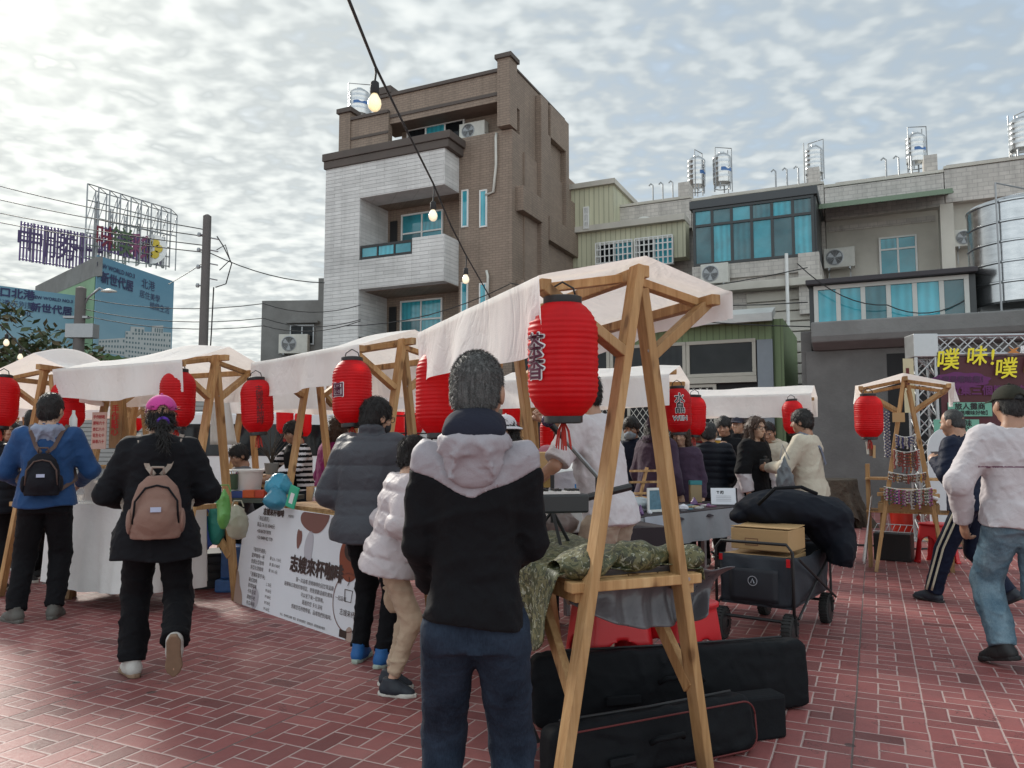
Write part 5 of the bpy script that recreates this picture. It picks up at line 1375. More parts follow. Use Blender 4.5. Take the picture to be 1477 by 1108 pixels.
# ------------------------------------------------------------------ red plastic stools
M_red = M('red plastic', (.50, .012, .018), .32, .1, 6, spec=.5)
def stool_mesh():
    H, t0, b0 = .46, .135, .185
    s_ = SDF.boxed((-.22, -.22, -.03), (.22, .22, .5), .0085)
    def fn(X, Y, Z):
        hw = b0+(t0-b0)*Z/H; r = .05
        def sq(w): qx = np.abs(X)-(w-r); qy = np.abs(Y)-(w-r); return np.sqrt(np.maximum(qx, 0)**2+np.maximum(qy, 0)**2)+np.minimum(np.maximum(qx, qy), 0)-r
        o_ = np.maximum(np.maximum(sq(hw), Z-H), -Z)
        i_ = np.maximum(sq(hw-.014), Z-(H-.014))
        d = np.maximum(o_, -i_)
        ar = lambda A: np.where(Z < .22, np.abs(A)-.085, np.sqrt(A*A+(Z-.22)**2)-.085)
        ar2 = lambda A: np.sqrt((A/.05)**2+((Z-.375)/.028)**2)*.028-.028
        d = np.maximum(d, -np.maximum(ar(X), Z-.40)); d = np.maximum(d, -np.maximum(ar(Y), Z-.40))
        d = np.maximum(d, -(np.sqrt(X*X+Y*Y)-.02))
        rim = np.maximum(np.abs(sq(t0+.006))-.008, np.abs(Z-H+.012)-.012)
        bas = np.maximum(np.maximum(np.abs(sq(b0-.003))-.010, np.abs(Z-.012)-.012), -np.minimum(ar(X), ar(Y)))
        return np.minimum(np.minimum(d, rim), bas)
    s_.put((-1, -1, -1), (1, 1, 1), fn, 0); return s_.build('stool', M_red)
st0 = stool_mesh()
def put_stool(label, p, rz, sc=1., first=[True]):
    o = st0 if first[0] else st0.copy()
    if not first[0]: C.objects.link(o)
    first[0] = False; o.location = p; o.rotation_euler = (0, 0, rz); o.scale = (sc,)*3
    return tag(o, label, 'stool', 'red plastic stools')
p = at(880, 850, 4.15); put_stool('red plastic stool left of the right stall leg, under the camouflage cloth', (p.x, 4.2, 0), .25, 1.22)
p = at(975, 850, 4.3); put_stool('red plastic stool under the grey tarpaulin beside the wagon', (p.x, 4.25, 0), .7, 1.16)
p = ground(1352, 812); put_stool('red plastic stool under the bracelet stall at the right', (p.x, p.y, 0), .5)
# ------------------------------------------------------------------ folding wagon with load
M_wfab = M('wagon fabric', (.022, .027, .036), .75, .25, 9, .4, 14, .012); M_wfab2 = M('wagon pocket', (.014, .016, .022), .7, .2, 9)
wa_ = ground(1046, 922); wz_ = R(-36)
wg = empty('wagon', (wa_.x+.24*math.cos(wz_), wa_.y+.24*math.sin(wz_)+.05, 0), wz_, 'black folding wagon loaded with cardboard boxes and a duffel bag', 'wagon')
WW, WL, wb0, wt0 = .50, .92, .26, .60
def wbf(side):
    m = MB()
    def g(u, v):
        if side in 'fb':
            y = 0. if side == 'f' else WL; return Vector((-WW/2+u*WW, y+(-.03 if side == 'f' else .03)*math.sin(math.pi*v)*math.sin(math.pi*u)+.008*math.sin(u*14+v*5), wb0+v*(wt0-wb0)))
        x = -WW/2 if side == 'l' else WW/2; return Vector((x+(-.03 if side == 'l' else .03)*math.sin(math.pi*v)*math.sin(math.pi*u)+.008*math.sin(u*17+v*6), u*WL, wb0+v*(wt0-wb0)-.03*math.sin(math.pi*u)*v))
    m.grid(g, 20, 12); return m.build('side_panel', M_wfab, wg, smooth=True, solid=.006)
for s_ in 'fblr': wbf(s_)
MB().bx(-WW/2, WW/2, 0, WL, wb0-.01, wb0+.005).build('floor_panel', M_wfab, wg)
MB().grid(lambda u, v: Vector((-.17+u*.34, -.034-.012*math.sin(math.pi*u)*math.sin(math.pi*v), wb0+.03+v*.22)), 8, 8).build('front_pocket', M_wfab2, wg, smooth=True, solid=.008)
em = MB().lathe([(.034, 0), (.034, .003), (.029, .003), (.029, 0)], 20, (0, -.056, wb0+.17), Matrix.Rotation(R(90), 3, 'X'), cap=False); em.tube([(-.012, -.06, wb0+.155), (0, -.06, wb0+.185), (.012, -.06, wb0+.155)], .004, 4)
em.build('round_emblem', M('silver print', (.3, .31, .34), .5), wg)
fr = MB()
fr.tube([(-WW/2-.02, -.03, .17), (-WW/2-.02, -.03, wt0+.04), (-WW/2+.02, -.03, wt0+.09), (WW/2-.02, -.03, wt0+.09), (WW/2+.02, -.03, wt0+.04), (WW/2+.02, -.03, .17)], .011, 8)
fr.build('front_frame', M_wire, wg, smooth=True)
fr = MB(); fr.tube([(-WW/2-.02, WL+.03, .17), (-WW/2-.02, WL+.03, wt0+.02), (WW/2+.02, WL+.03, wt0+.02), (WW/2+.02, WL+.03, .17)], .011, 8); fr.build('rear_frame', M_wire, wg)
for s_ in (-1, 1):
    x = s_*(WW/2+.045)
    fr = MB(); fr.tube([(x, -.02, .2), (x, WL+.02, wt0-.02)], .009, 6).tube([(x+.012*s_, -.02, wt0), (x+.012*s_, WL+.02, .2)], .009, 6); fr.build('cross_brace', M_wire, wg)
fr = MB(); fr.tube([(-WW/2-.05, -.03, .17), (WW/2+.05, -.03, .17)], .012, 6); fr.build('axle', M_wire, wg); fr = MB(); fr.tube([(-WW/2-.05, WL, .17), (WW/2+.05, WL, .17)], .012, 6); fr.build('axle', M_wire, wg)
fr = MB(); fr.tube([(0, -.03, .2), (.0, -.12, .25), (.0, -.16, .5), (0, -.14, .6)], .011, 6).tube([(-.07, -.14, .6), (.07, -.14, .6)], .013, 6)
for sx in (-1, 1):
    for y_ in (-.03, WL):
        wh_ = MB(); rot = Matrix.Rotation(R(90), 3, 'Y')
        wh_.lathe([(.085, -.035), (.105, -.03), (.112, -.012), (.112, .012), (.105, .03), (.085, .035)], 28, (sx*(WW/2-.012), y_, .112), rot)
        for k in range(28):
            a = 2*math.pi*k/28; wh_.box((sx*(WW/2-.012), y_+.112*math.cos(a), .112+.112*math.sin(a)), (.06, .010, .008), Matrix.Rotation(a-math.pi/2, 3, 'X'))
        t_ = wh_.build('wheel', M_rubber, wg, smooth=35)
        hb = MB(); hb.lathe([(.08, -.037), (.03, -.045), (.03, .045), (.08, .037)], 16, (sx*(WW/2-.012), y_, .112), rot)
        hb.build('rim', M_black, t_, smooth=35)
        fk = MB().bx(sx*(WW/2+.03)-.008, sx*(WW/2+.03)+.012, y_-.02, y_+.02, .10, .2); fk.build('fork', M_wire, wg)
rd = MB(); rd.bx(-WW/2-.005, -WW/2+.02, -.012, .0, wt0-.05, wt0-.005); rd.build('red_tab', M_red, wg); rd = MB().bx(WW/2-.02, WW/2+.005, -.045, -.035, wt0-.06, wt0-.005); rd.build('red_tab', M_red, wg)
M_card = M('cardboard', (.44, .28, .13), .8, .12, 5, .15, 30, dirt=.1); M_cardprint = M('box print', (.20, .10, .05), .7)
def wl(x, y, z): c, s_ = math.cos(wz_), math.sin(wz_); return Vector((wg.location.x+c*x-s_*y, wg.location.y+s_*x+c*y, z))
def carton(label, loc, rz, w_, d_, h_, open_=False, group='cardboard boxes on the wagon'):
    e = empty('cardboard_box', loc, rz, label, 'box', group)
    MB().bx(-w_/2, w_/2, -d_/2, d_/2, 0, h_).build('carton', M_card, e, bevel=.006)
    fl = MB(); fl.box((0, -d_*.25, h_+.006), (w_, d_*.49, .005), Matrix.Rotation(R(-3), 3, 'X')).box((0, d_*.25, h_+.008), (w_, d_*.49, .005), Matrix.Rotation(R(4), 3, 'X'))
    fl.build('flap', M_card, e)
    pr_ = MB(); pr_.bx(-w_*.25, -w_*.02, -d_/2-.002, -d_/2, h_*.2, h_*.55); pr_.build('printed_mark', M_cardprint, e)
    pr2 = MB().bx(-w_*.235, -w_*.035, -d_/2-.003, -d_/2-.0021, h_*.25, h_*.50); pr2.build('printed_mark', M_card, e)
    return e
carton('lower cardboard box sunk in the wagon with its top showing', wl(-.02, .30, wb0+.01), wz_, .44, .5, .31)
carton('upper cardboard box with a printed mark on top of the wagon', wl(.02, .24, .625), wz_-.05, .42, .34, .15)
s_ = SDF.boxed((-.7, -.4, -.3), (.5, .5, .4), .014)
s_.ell((0, 0, .05), (.42, .25, .17), .05); s_.ell((-.22, -.02, .0), (.24, .22, .14), .06); s_.ell((.24, .05, -.02), (.19, .24, .22), .06); s_.ell((-.42, -.05, -.06), (.09, .12, .08), .05); s_.ell((.34, .0, -.18), (.13, .24, .22), .06); s_.ell((-.05, .1, .12), (.2, .14, .10), .05)
fo = folds(31, .030, 8); fo2 = folds(32, .012, 20)
s_.shift(lambda X, Y, Z: fo(X, Y, Z)+fo2(X, Y, Z))
p = wl(.12, .60, .83); o = s_.build('duffel_bag', M('dark navy nylon', (.008, .010, .016), .7, .3, 8, .35, 12, .01, spec=.15)); o.location = p; o.rotation_euler = (0, R(8), R(-14)); tag(o, 'slumped dark navy duffel bag heaped over the wagon load', 'bag')
MB().tube([(-.30, -.26, .06), (-.2, -.30, .2), (-.02, -.27, .235), (.1, -.2, .2)], .014, 6).build('strap', M_bag, o, smooth=True)

# ------------------------------------------------------------------ keyboard, mic stand
kp = at(760, 722, 3.62); ky = empty('keyboard', (kp.x, kp.y, kp.z), R(12), 'black electric keyboard on a folding stand behind the grey-haired man', 'keyboard')
MB().bx(-.55, .26, -.14, .14, -.05, .035).build('casing', M('keyboard casing', (.025, .03, .033), .35, .2), ky, bevel=.01)
MB().bx(-.5, .22, -.13, -.02, .036, .046).build('white_keys', M_whitep, ky)
kk = MB()
for i in range(34):
    if i % 7 not in (2, 6): kk.bx(-.49+i*.021+.013, -.49+i*.021+.024, -.09, -.02, .047, .056)
kk.build('black_keys', M_black, ky)
MB().bx(-.48, .2, .03, .12, .036, .04).build('control_panel', M('teal panel', (.05, .14, .18), .3), ky)
ks = MB()
for s_ in (-1, 1): ks.tube([(-.2+s_*.2, -.0, -.05), (-.2-s_*.25, .0, -kp.z+.02)], .014, 6)
ks.build('stand', M_wire, ky)
br_ = MB().tube([(.25, .0, .0), (.53, .05, .055)], .018, 8); br_.build('side_arm', M_black, ky)
tp_ = at(797, 757, 3.95); tr_ = empty('tripod', tp_, .3, 'small black tripod standing on the camouflage cloth', 'tripod')
for k in range(3):
    a = 2*math.pi*k/3+.5; MB().tube([(0, 0, .04), (.13*math.cos(a), .13*math.sin(a), -.13)], .009, 6).build('leg', M_wire, tr_)
MB().tube([(0, 0, -.02), (0, 0, .22)], .011, 8).build('post', M_wire, tr_); tr_.location.z = .87+.13
mtop = at(790, 607, 3.95); mp = at(862, 688, 4.05)
ms = empty('microphone_stand', (mp.x, mp.y, 0), 0, 'microphone stand with purple meshed microphone on a slanted boom', 'microphone stand')
o_ = Vector((mp.x, mp.y, 0))
MB().tube([(0, 0, 0.03), (0, 0, mp.z)], .013, 8).build('post', M_wire, ms); MB().lathe([(.13, 0), (.13, .015), (.03, .03)], 20).build('base', M_wire, ms, smooth=35)
dm = (mtop-mp).normalized(); e_ = mtop-o_-dm*.13
MB().tube([mp-o_, e_], .012, 8).build('boom', M_grey_metal, ms)
MB().tube([e_, e_+dm*.10], [.012, .017], 10).build('microphone_body', M_black, ms, smooth=40)
def meshball():
    m, t, b = newmat('purple mesh'); co = t.node('ShaderNodeTexCoord').outputs['Object']
    v = t.node('ShaderNodeTexVoronoi'); v.inputs['Scale'].default_value = 260; t.l.new(co, v.inputs['Vector'])
    t.l.new(t.ramp(v.outputs['Distance'], [(.2, (.20, .16, .30)), (.6, (.02, .015, .035))]), b.inputs['Base Color']); b.inputs['Metallic'].default_value = .5; b.inputs['Roughness'].default_value = .4; return m
mb_ = MB().lathe([(.012, -.034), (.028, -.02), (.0335, 0), (.028, .02), (.012, .032), (.001, .035)], 20, mtop-o_, frame_from(dm)); mb_.build('microphone_head', meshball(), ms, smooth=True)
# ------------------------------------------------------------------ generic draped table
M_white = M('white cloth', (.66, .65, .63), .9, .08, 3, .35, 14, .02, dirt=.1); M_greycloth = M('grey cloth', (.24, .245, .26), .9, .15, 4, .35, 14, .02); M_darkcloth = M('plum black cloth', (.022, .014, .018), .9, .2, 6)
def draped(label, name, loc, rz, w_, d_, h, drop, mat_, seed, sides='fblr'):
    e = empty('trestle_table', loc, rz, label, 'table')
    MB().bx(-w_/2, w_/2, -d_/2, d_/2, h-.03, h).build('tabletop', M_wood, e)
    for sx in (-1, 1):
        for sy in (-1, 1): MB().beam((sx*(w_/2-.06), sy*(d_/2-.06), 0), (sx*(w_/2-.06), sy*(d_/2-.06), h-.03), .04, .04).build('leg', M_grey_metal, e)
    rs = random.Random(seed); ph = [rs.random()*6.28 for _ in range(6)]
    m = MB(); m.grid(lambda u, v: Vector(((u-.5)*(w_+.02), (v-.5)*(d_+.02), h+.006)), 6, 4)
    per = [(-1, -1, 1, -1), (1, -1, 1, 1), (1, 1, -1, 1), (-1, 1, -1, -1)]
    for (xa, ya, xb, yb), nm in zip(per, 'frbl'):
        if nm not in sides: continue
        L_ = w_ if nm in 'fb' else d_
        nx_, ny_ = {'f': (0, -1), 'b': (0, 1), 'l': (-1, 0), 'r': (1, 0)}[nm]
        def g(u, v):
            s0 = u*L_; f_ = .028*v*(math.sin(s0*13+ph[0])+.6*math.sin(s0*29+ph[1]))*math.sin(math.pi*min(max(u, .02), .98))**.3
            x = (xa+(xb-xa)*u)*(w_/2+.01); y = (ya+(yb-ya)*u)*(d_/2+.01)
            return Vector((x+nx_*(f_+.03*v+.004), y+ny_*(f_+.03*v+.004), h+.006-v*drop*(1-.03*math.sin(s0*4+ph[2]))))
        m.grid(g, max(8, int(L_*36)), 10)
    o = m.build('tablecloth', mat_, e, smooth=60); return e
# white table under stall 3
pL, pR = at(84, 700, 6.82), at(196, 700, 6.32)
dv = pR-pL; c_ = (pL+pR)/2; TZ = .80
w3 = math.atan2(dv.y, dv.x)
nrm = Vector((-math.sin(w3), math.cos(w3), 0))
draped('trestle table with white cloth down to the paving, behind the pink-capped woman', 'x', (c_.x+nrm.x*.3, c_.y+nrm.y*.3, 0), w3, (pR-pL).xy.length+.2, .6, .86, .70, M_white, 3)
def on3(u, o_, z): p = pL.lerp(pR, u); return Vector((p.x+nrm.x*o_, p.y+nrm.y*o_, z))
def acryl():
    m, t, b = newmat('clear acrylic'); b.inputs['Base Color'].default_value = (.55, .58, .58, 1); b.inputs['Roughness'].default_value = .08
    tr = t.node('ShaderNodeBsdfTransparent'); mx = t.node('ShaderNodeMixShader'); mx.inputs[0].default_value = .6
    t.l.new(b.outputs[0], mx.inputs[1]); t.l.new(tr.outputs[0], mx.inputs[2]); t.l.new(mx.outputs[0], next(n for n in t.n if n.type == 'OUTPUT_MATERIAL').inputs[0]); return m
M_acr = acryl()
ac = empty('display_case', on3(.62, .18, .87), w3, 'clear acrylic display case with wooden rim on the white table', 'display case')
zt = .30
pn = MB(); pn.bx(-.42, .42, -.16, -.156, 0, zt); pn.build('front_panel', M_acr, ac)
for x in (-.42, .41): MB().bx(x, x+.01, -.155, .16, 0, zt).build('side_panel', M_acr, ac)
rm = MB().bx(-.43, .43, -.17, -.15, zt, zt+.02).bx(-.43, .43, .15, .17, zt, zt+.02).bx(-.43, -.41, -.15, .15, zt, zt+.02).bx(.41, .43, -.15, .15, zt, zt+.02); rm.build('rim', M_wood, ac)
rs = random.Random(2); M_bread = M('pastry', (.35, .19, .07), .8, .3, 9)
for k in range(7): 
    o = MB().lathe([(.02, 0), (.05, .012), (.05, .03), (.025, .045)], 12, (0, 0, 0)).build('pastry', M_bread, None, smooth=True); o.location = on3(.62+.1*(k-3)*.4, .12+.1*(k % 2), .875); tag(o, 'round brown pastry inside the clear acrylic case', 'pastry', 'pastries in the acrylic case')
M_pinkpaper = M('pink price sheet', (.55, .36, .30), .7, .1); T_redink = M('red ink', (.40, .03, .03), .7)
pb = at(143, 622, 6.9); pe = empty('price_board', pb, R(-20), 'pink price board with red writing standing on the display case', 'sign board')
MB().bx(-.085, .085, -.004, .004, -.16, .17).build('panel', M_pinkpaper, pe)
tm = MB()
for i, s_ in enumerate(('手作餅乾', '原味六十', '杏仁八十', '花生七十', '抹茶八十')): text_on(tm, s_, .035, lambda x, y, i=i: Vector((x, -.006, .125-.055*i+y)), offset=.001)
tm.build('lettering', T_redink, pe)
pb = at(167, 612, 7.1); pe = empty('wooden_tag', pb, R(-15), 'tall wooden tag with red vertical characters behind the display case', 'sign board')
MB().bx(-.06, .06, -.01, .01, -.22, .24).build('panel', M_wood, pe); tm = MB(); text_on(tm, '手作點心', .085, lambda x, y: Vector((x, -.012, .03+y)), vert=True, lsp=.8, offset=.002); tm.build('lettering', T_red, pe)
bt_ = MB().lathe([(.028, 0), (.03, .01), (.03, .12), (.012, .16), (.012, .19)], 14).build('bottle', M_whitep, None, smooth=40); bt_.location = at(105, 625, 6.4); tag(bt_, 'white bottle beside the shoulder of the boy in blue', 'bottle')
# red box under the left stall
q = ground(25, 815); o = MB().bx(-.6, .35, -.2, .2, 0, .42).build('storage_box', M('red box', (.36, .02, .025), .5, .15), bevel=.012); o.location = (q.x, q.y+.2, 0); tag(o, 'red storage box on the paving behind the boy in blue', 'box')
MB().bx(-.61, .36, -.21, .21, .42, .45).build('lid', M_red, o, bevel=.008)
# black crate, bags between stall 3 and the menu board
M_crate = M('black crate plastic', (.010, .010, .011), .5, .2)
q = ground(300, 850); ce = empty('crate', (q.x, q.y+.22, 0), R(24), 'black plastic crate on the paving beside the pink-capped woman', 'crate')
for k in range(4): MB().bx(-.29, .29, -.2, .2, .02+.075*k, .02+.075*k+.06).build('slatted_wall', M_crate, ce, bevel=.004)
MB().bx(-.3, .3, -.21, .21, .31, .335).build('rim', M_crate, ce, bevel=.005); MB().bx(-.27, .27, -.18, .18, .0, .3).build('inner_wall', M_crate, ce)
def softbag(label, name, p, r_, mat_, seed, cat='bag', amp=.02, handles=True):
    s_ = SDF.boxed((-.25, -.22, -.28), (.25, .22, .3), .012); s_.ell((0, 0, 0), r_, .02); s_.ell((0, 0, r_[2]*.75), (r_[0]*.5, r_[1]*.5, r_[2]*.5), .06)
    fo = folds(seed, amp, 14); fo2 = folds(seed+1, amp*.4, 33); s_.shift(lambda X, Y, Z: fo(X, Y, Z)+fo2(X, Y, Z))
    o = s_.build(name, mat_); o.location = p; tag(o, label, cat)
    if handles: MB().tube([(-.05, 0, r_[2]*1.05), (-.03, 0, r_[2]*1.4), (.03, 0, r_[2]*1.4), (.05, 0, r_[2]*1.05)], .006, 6).build('handle', mat_, o)
    return o
softbag('lime green plastic bag hung on the stall leg left of the menu board', 'plastic_bag', at(323, 738, 6.2), (.07, .06, .15), M('lime plastic', (.11, .30, .07), .35, .2), 3)
softbag('clear crumpled plastic bag beside the lime green bag', 'plastic_bag', at(342, 757, 6.4), (.11, .09, .14), M('cloudy plastic', (.34, .32, .24), .35, .25), 5)
softbag('teal shopping bag behind the black crate', 'shopping_bag', at(312, 757, 6.9), (.10, .08, .2), M('teal plastic', (.02, .22, .17), .5), 7)
softbag('blue shopping bag behind the black crate, next to the woman', 'shopping_bag', at(294, 772, 6.9), (.10, .08, .16), M('blue plastic', (.02, .08, .34), .5), 9)
q = at(344, 790, 7.3); o = MB().bx(-.16, .16, -.12, .12, -.0, .3).build('bottle_pack', M('blue wrap', (.04, .12, .33), .4, .4, 20), bevel=.02); o.location = (q.x, 7.4, 0.12); tag(o, 'blue wrapped pack of bottles left of the menu board', 'bottle pack')
MB().bx(-.2, .2, -.15, .15, -.12, -.002).build('lower_pack', M('blue wrap2', (.05, .14, .36), .4, .4, 20), o, bevel=.02)
# goods on the coffee stall table and behind
def cylinder(label, name, p, r0_, r1_, h, mat_, cat, group=None, rim=None):
    o = MB().lathe([(r0_*.96, 0), (r0_, .01), (r1_, h), (r1_*.94, h), (r0_*.9, .02)], 24, cap=True).build(name, mat_, None, smooth=40); o.location = p; tag(o, label, cat, group)
    if rim: MB().lathe([(r1_*1.05, h-.02), (r1_*1.08, h), (r1_, h+.006), (r1_*.97, h)], 24, cap=False).build('rim', rim, o, smooth=40)
    return o
zt2 = .86
cylinder('white plastic bucket on the side table behind the menu board', 'bucket', at(355, 709, 7.2), .13, .15, .2, M_whitep, 'bucket', None, M_whitep)
q = at(355, 714, 7.3); tb2 = empty('side_table', (q.x, q.y, 0), R(-8), 'low dark folding table behind the menu board with bucket and boxes', 'table')
MB().bx(-.55, .45, -.3, .3, q.z-.05, q.z-.01).build('tabletop', M('dark tabletop', (.06, .075, .06), .5), tb2)
for sx in (-.45, .35):
    fr = MB(); fr.tube([(sx, -.25, q.z-.05), (sx, .25, 0)], .012, 6).tube([(sx+.03, .25, q.z-.05), (sx+.03, -.25, 0)], .012, 6); fr.build('leg', M_wire, tb2)
zq = q.z-.008
for px, lab, c_, w_ in ((364, 'orange box beside the bucket, left one', (.55, .09, .02), .075), (378, 'orange-red box beside the bucket, right one', (.5, .05, .02), .06)):
    p = at(px, 706, 7.05); o = MB().bx(-w_, w_*.6, -.05, .05, 0, .07).build('small_box', M(lab[:12], c_, .5), bevel=.006); o.location = (p.x, p.y, zq); tag(o, lab, 'box')
p = at(345, 708, 7.05); o = MB().bx(-.06, .05, -.05, .05, 0, .06).build('small_box', M('navy box', (.02, .05, .2), .5), bevel=.005); o.location = (p.x, p.y, zq); tag(o, 'navy blue box on the low dark table', 'box')
cylinder('dark green tin left of the white bucket', 'tin', at(335, 706, 7.05), .05, .05, .16, M('green tin', (.05, .10, .06), .35), 'tin', None, M_steel)
softbag('bright blue plastic bag heaped on the coffee table', 'plastic_bag', at(402, 702, 6.3), (.13, .11, .10), M('cyan plastic', (.03, .24, .36), .35, .2), 11, handles=False)
softbag('second blue plastic bag below the bright blue one', 'plastic_bag', at(398, 722, 6.2), (.11, .10, .09), M('cyan plastic 2', (.03, .2, .3), .35, .2), 13, handles=False)
p = at(422, 717, 5.85); o = MB().bx(-.045, .045, -.006, .006, -.085, .085).build('payment_tag', M('green tag', (.02, .36, .20), .4), bevel=.005); o.location = p; o.rotation_euler = (0, R(18), R(-25)); tag(o, 'green payment tag with white strip leaning above the menu board', 'tag')
MB().bx(-.018, .018, -.0085, -.0062, -.05, .03).build('white_strip', M_whitep, o)
p = at(452, 712, 5.6)
cylinder('steel coffee kettle on the table above the menu board', 'kettle', at(462, 722, 5.55), .06, .045, .09, M_steel, 'kettle', None, M_steel)
cylinder('round wooden tray lid standing on the coffee table', 'tray', at(452, 722, 5.6), .05, .05, .10, M_wood, 'tray')
cylinder('white paper cup stack on the coffee table', 'cup', at(472, 716, 5.7), .035, .045, .12, M_whitep, 'cup')
def campchair(label, p, rz):
    e = empty('camp_chair', (p.x, p.y, 0), rz, label, 'chair')
    MB().grid(lambda u, v: Vector(((u-.5)*.55, .18+.05*v, .48+v*.42-.05*math.sin(math.pi*u)+.02*(1-abs(2*u-1)))), 10, 6).build('backrest', M_bag, e, smooth=True, solid=.01)
    MB().grid(lambda u, v: Vector(((u-.5)*.5, -.22+v*.42, .42-.04*math.sin(math.pi*u))), 8, 4).build('seat', M_bag, e, smooth=True, solid=.01)
    for sx in (-1, 1):
        MB().tube([(sx*.26, -.24, 0), (sx*.26, .22, .5), (sx*.27, .24, .92)], .012, 6).build('leg', M_wire, e); MB().tube([(sx*.24, .26, 0), (sx*.24, -.2, .44)], .012, 6).build('leg', M_wire, e)
        MB().bx(sx*.27-.025, sx*.27+.025, -.25, .2, .61, .635).build('armrest', M_bag, e)
campchair('black camp chair behind the blue bag', at(412, 690, 8.0), R(10)); campchair('black camp chair beside the white bucket', at(378, 690, 7.8), R(20))
# white hanging sheet
p = at(318, 560, 7.6); p2 = at(335, 560, 7.6)
drape('white cloth sheet hanging from the stall right of the pink cap', 'cloth', 'hanging_sheet', (at(300, 640, 7.6).x, 7.6, 0), 0, lambda u, v: Vector((.02+u*(.26-.12*v)*1.0, .03*math.sin(u*9), 1.37+v*.6)), 16, 12, M_white)
# potted bare twigs
p = at(392, 668, 8.4); e = empty('potted_plant', (p.x, p.y, p.z-.12), 0, 'small pot of bare grey twigs behind the first coffee stall leg', 'plant')
MB().lathe([(.06, 0), (.08, .12), (.075, .12)], 16).build('pot', M_concrete2, e, smooth=40); tw = MB(); rs = random.Random(4)
for k in range(22):
    a = rs.random()*6.28; l_ = .15+.3*rs.random(); tw.tube([(0, 0, .1), (.05*math.cos(a), .05*math.sin(a), .1+l_*.5), (.17*math.cos(a+.3), .17*math.sin(a+.3), .1+l_)], [.006, .004, .002], 4)
tw.build('twigs', M_bark, e)
p_ = p; o = MB().bx(-.2, .2, -.2, .2, 0, p.z-.121).build('plant_stand', M_wood); o.location = (p.x, p.y, 0); tag(o, 'wooden stand holding the pot of bare twigs', 'stand')
# ------------------------------------------------------------------ crystal stall tables
p0 = at(905, 742, 6.0); p1 = at(1080, 726, 7.3)
dv = p1-p0; rz5 = math.atan2(dv.y, dv.x)
c_ = (p0+p1)/2; n5 = Vector((-math.sin(rz5), math.cos(rz5), 0)); TL5 = dv.xy.length
t5 = draped('long table with plum cloth and grey front cloth full of crystals', 'x', (c_.x+n5.x*.3, c_.y+n5.y*.3, 0), rz5, TL5+.3, .62, .80, .05, M_darkcloth, 5)
dr = MB().grid(lambda u, v: Vector(((u-.5)*(TL5*.98), -.36-.03*v-.02*v*math.sin(u*40), .805-v*.24)), 50, 6).build('front_cloth', M_greycloth, t5, smooth=True)
dr = MB().grid(lambda u, v: Vector((-TL5*.5+.12+u*.42, -.375-.03*v-.02*v*math.sin(u*14), .811-v*.33)), 20, 6).build('front_cloth', M('pale grey cloth', (.36, .38, .43), .9, .1), t5, smooth=True)
def on5(u, o_, z=.806): p = p0.lerp(p1, u); return Vector((p.x+n5.x*o_, p.y+n5.y*o_, z))
MC = [M('white quartz', (.62, .62, .66), .25, .2, 30), M('amethyst', (.13, .06, .17), .25, .4, 30), M('smoky crystal', (.20, .15, .13), .3, .3, 30), M('jade beads', (.08, .2, .15), .3, .3, 30)]
rs = random.Random(21)
for k in range(34):
    mt_ = rs.choices([0, 1, 2, 3], [6, 4, 2, 2])[0]; r_ = rs.uniform(.018, .042); u = rs.choice([rs.uniform(.0, .42), rs.uniform(.0, .8)])
    m = MB(); n = rs.choice([5, 6, 7]); m.lathe([(r_*.6, 0), (r_, r_*.5), (r_*.85, r_*1.1), (r_*.15, r_*(1.5+rs.random()))], n, cap=True)
    o = m.build('crystal', MC[mt_]); o.location = on5(u, rs.uniform(.05, .5)); o.rotation_euler.z = rs.random()*3; o.scale = (rs.uniform(.8, 1.4), 1, rs.uniform(.7, 1.2))
    tag(o, ('pale quartz lump', 'purple amethyst lump', 'brown smoky crystal lump', 'green jade lump')[mt_]+' on the plum table cloth', 'crystal', ('pale quartz', 'amethyst', 'smoky crystals', 'jade lumps')[mt_]+' on the crystal table')
def frame_sign(label, p, rz, w_, h, tilt, txt=None):
    e = empty('table_sign', p, rz, label, 'sign'); e.rotation_euler = (R(-tilt), 0, rz)
    MB().bx(-w_/2, w_/2, -.004, .004, 0, h).build('panel', M_brd, e, bevel=.003); MB().bx(w_/2, w_/2+.012, -.006, .02, 0, h).build('side_edge', M_darkcloth, e)
    if txt:
        m = MB(); text_on(m, txt, h*.22, lambda x, y: Vector((x-w_*.12, -.006, h*.72+y)), offset=.002); m.build('lettering', T_black, e)
        m = MB()
        for i in range(4): m.poly([(-w_*.3, -.006, h*(.5-.1*i)), (w_*.3, -.006, h*(.5-.1*i)), (w_*.3, -.006, h*(.5-.1*i)+.004), (-w_*.3, -.006, h*(.5-.1*i)+.004)])
        m.build('ruled_lines', M('faint grey', (.4, .4, .42), .6), e)
    return e
p = at(1044, 724, 7.25); frame_sign('white sign board standing on the crystal table with short black writing', (p.x, p.y, .812), R(-6), .23, .155, 12, 'T 刃')
p = at(945, 722, 6.5); e = empty('picture_frame', (p.x, p.y, .81), R(25), 'small white framed picture among the crystals', 'picture frame')
fr = MB(); fr.bx(-.08, .08, -.006, .006, 0, .02).bx(-.08, .08, -.006, .006, .18, .2).bx(-.08, -.06, -.006, .006, .02, .18).bx(.06, .08, -.006, .006, .02, .18); fr.build('frame', M_whitep, e); MB().bx(-.06, .06, -.002, .002, .02, .18).build('picture', M('blue picture', (.10, .2, .26), .5, .6, 30), e)
p = at(923, 715, 6.6); softbag('clear plastic bag of trinkets on the crystal table', 'plastic_bag', (p.x, p.y, .87), (.11, .08, .05), M('clear bag', (.42, .46, .48), .25, .3, 20), 15, handles=False)
p = at(997, 735, 7.25); 
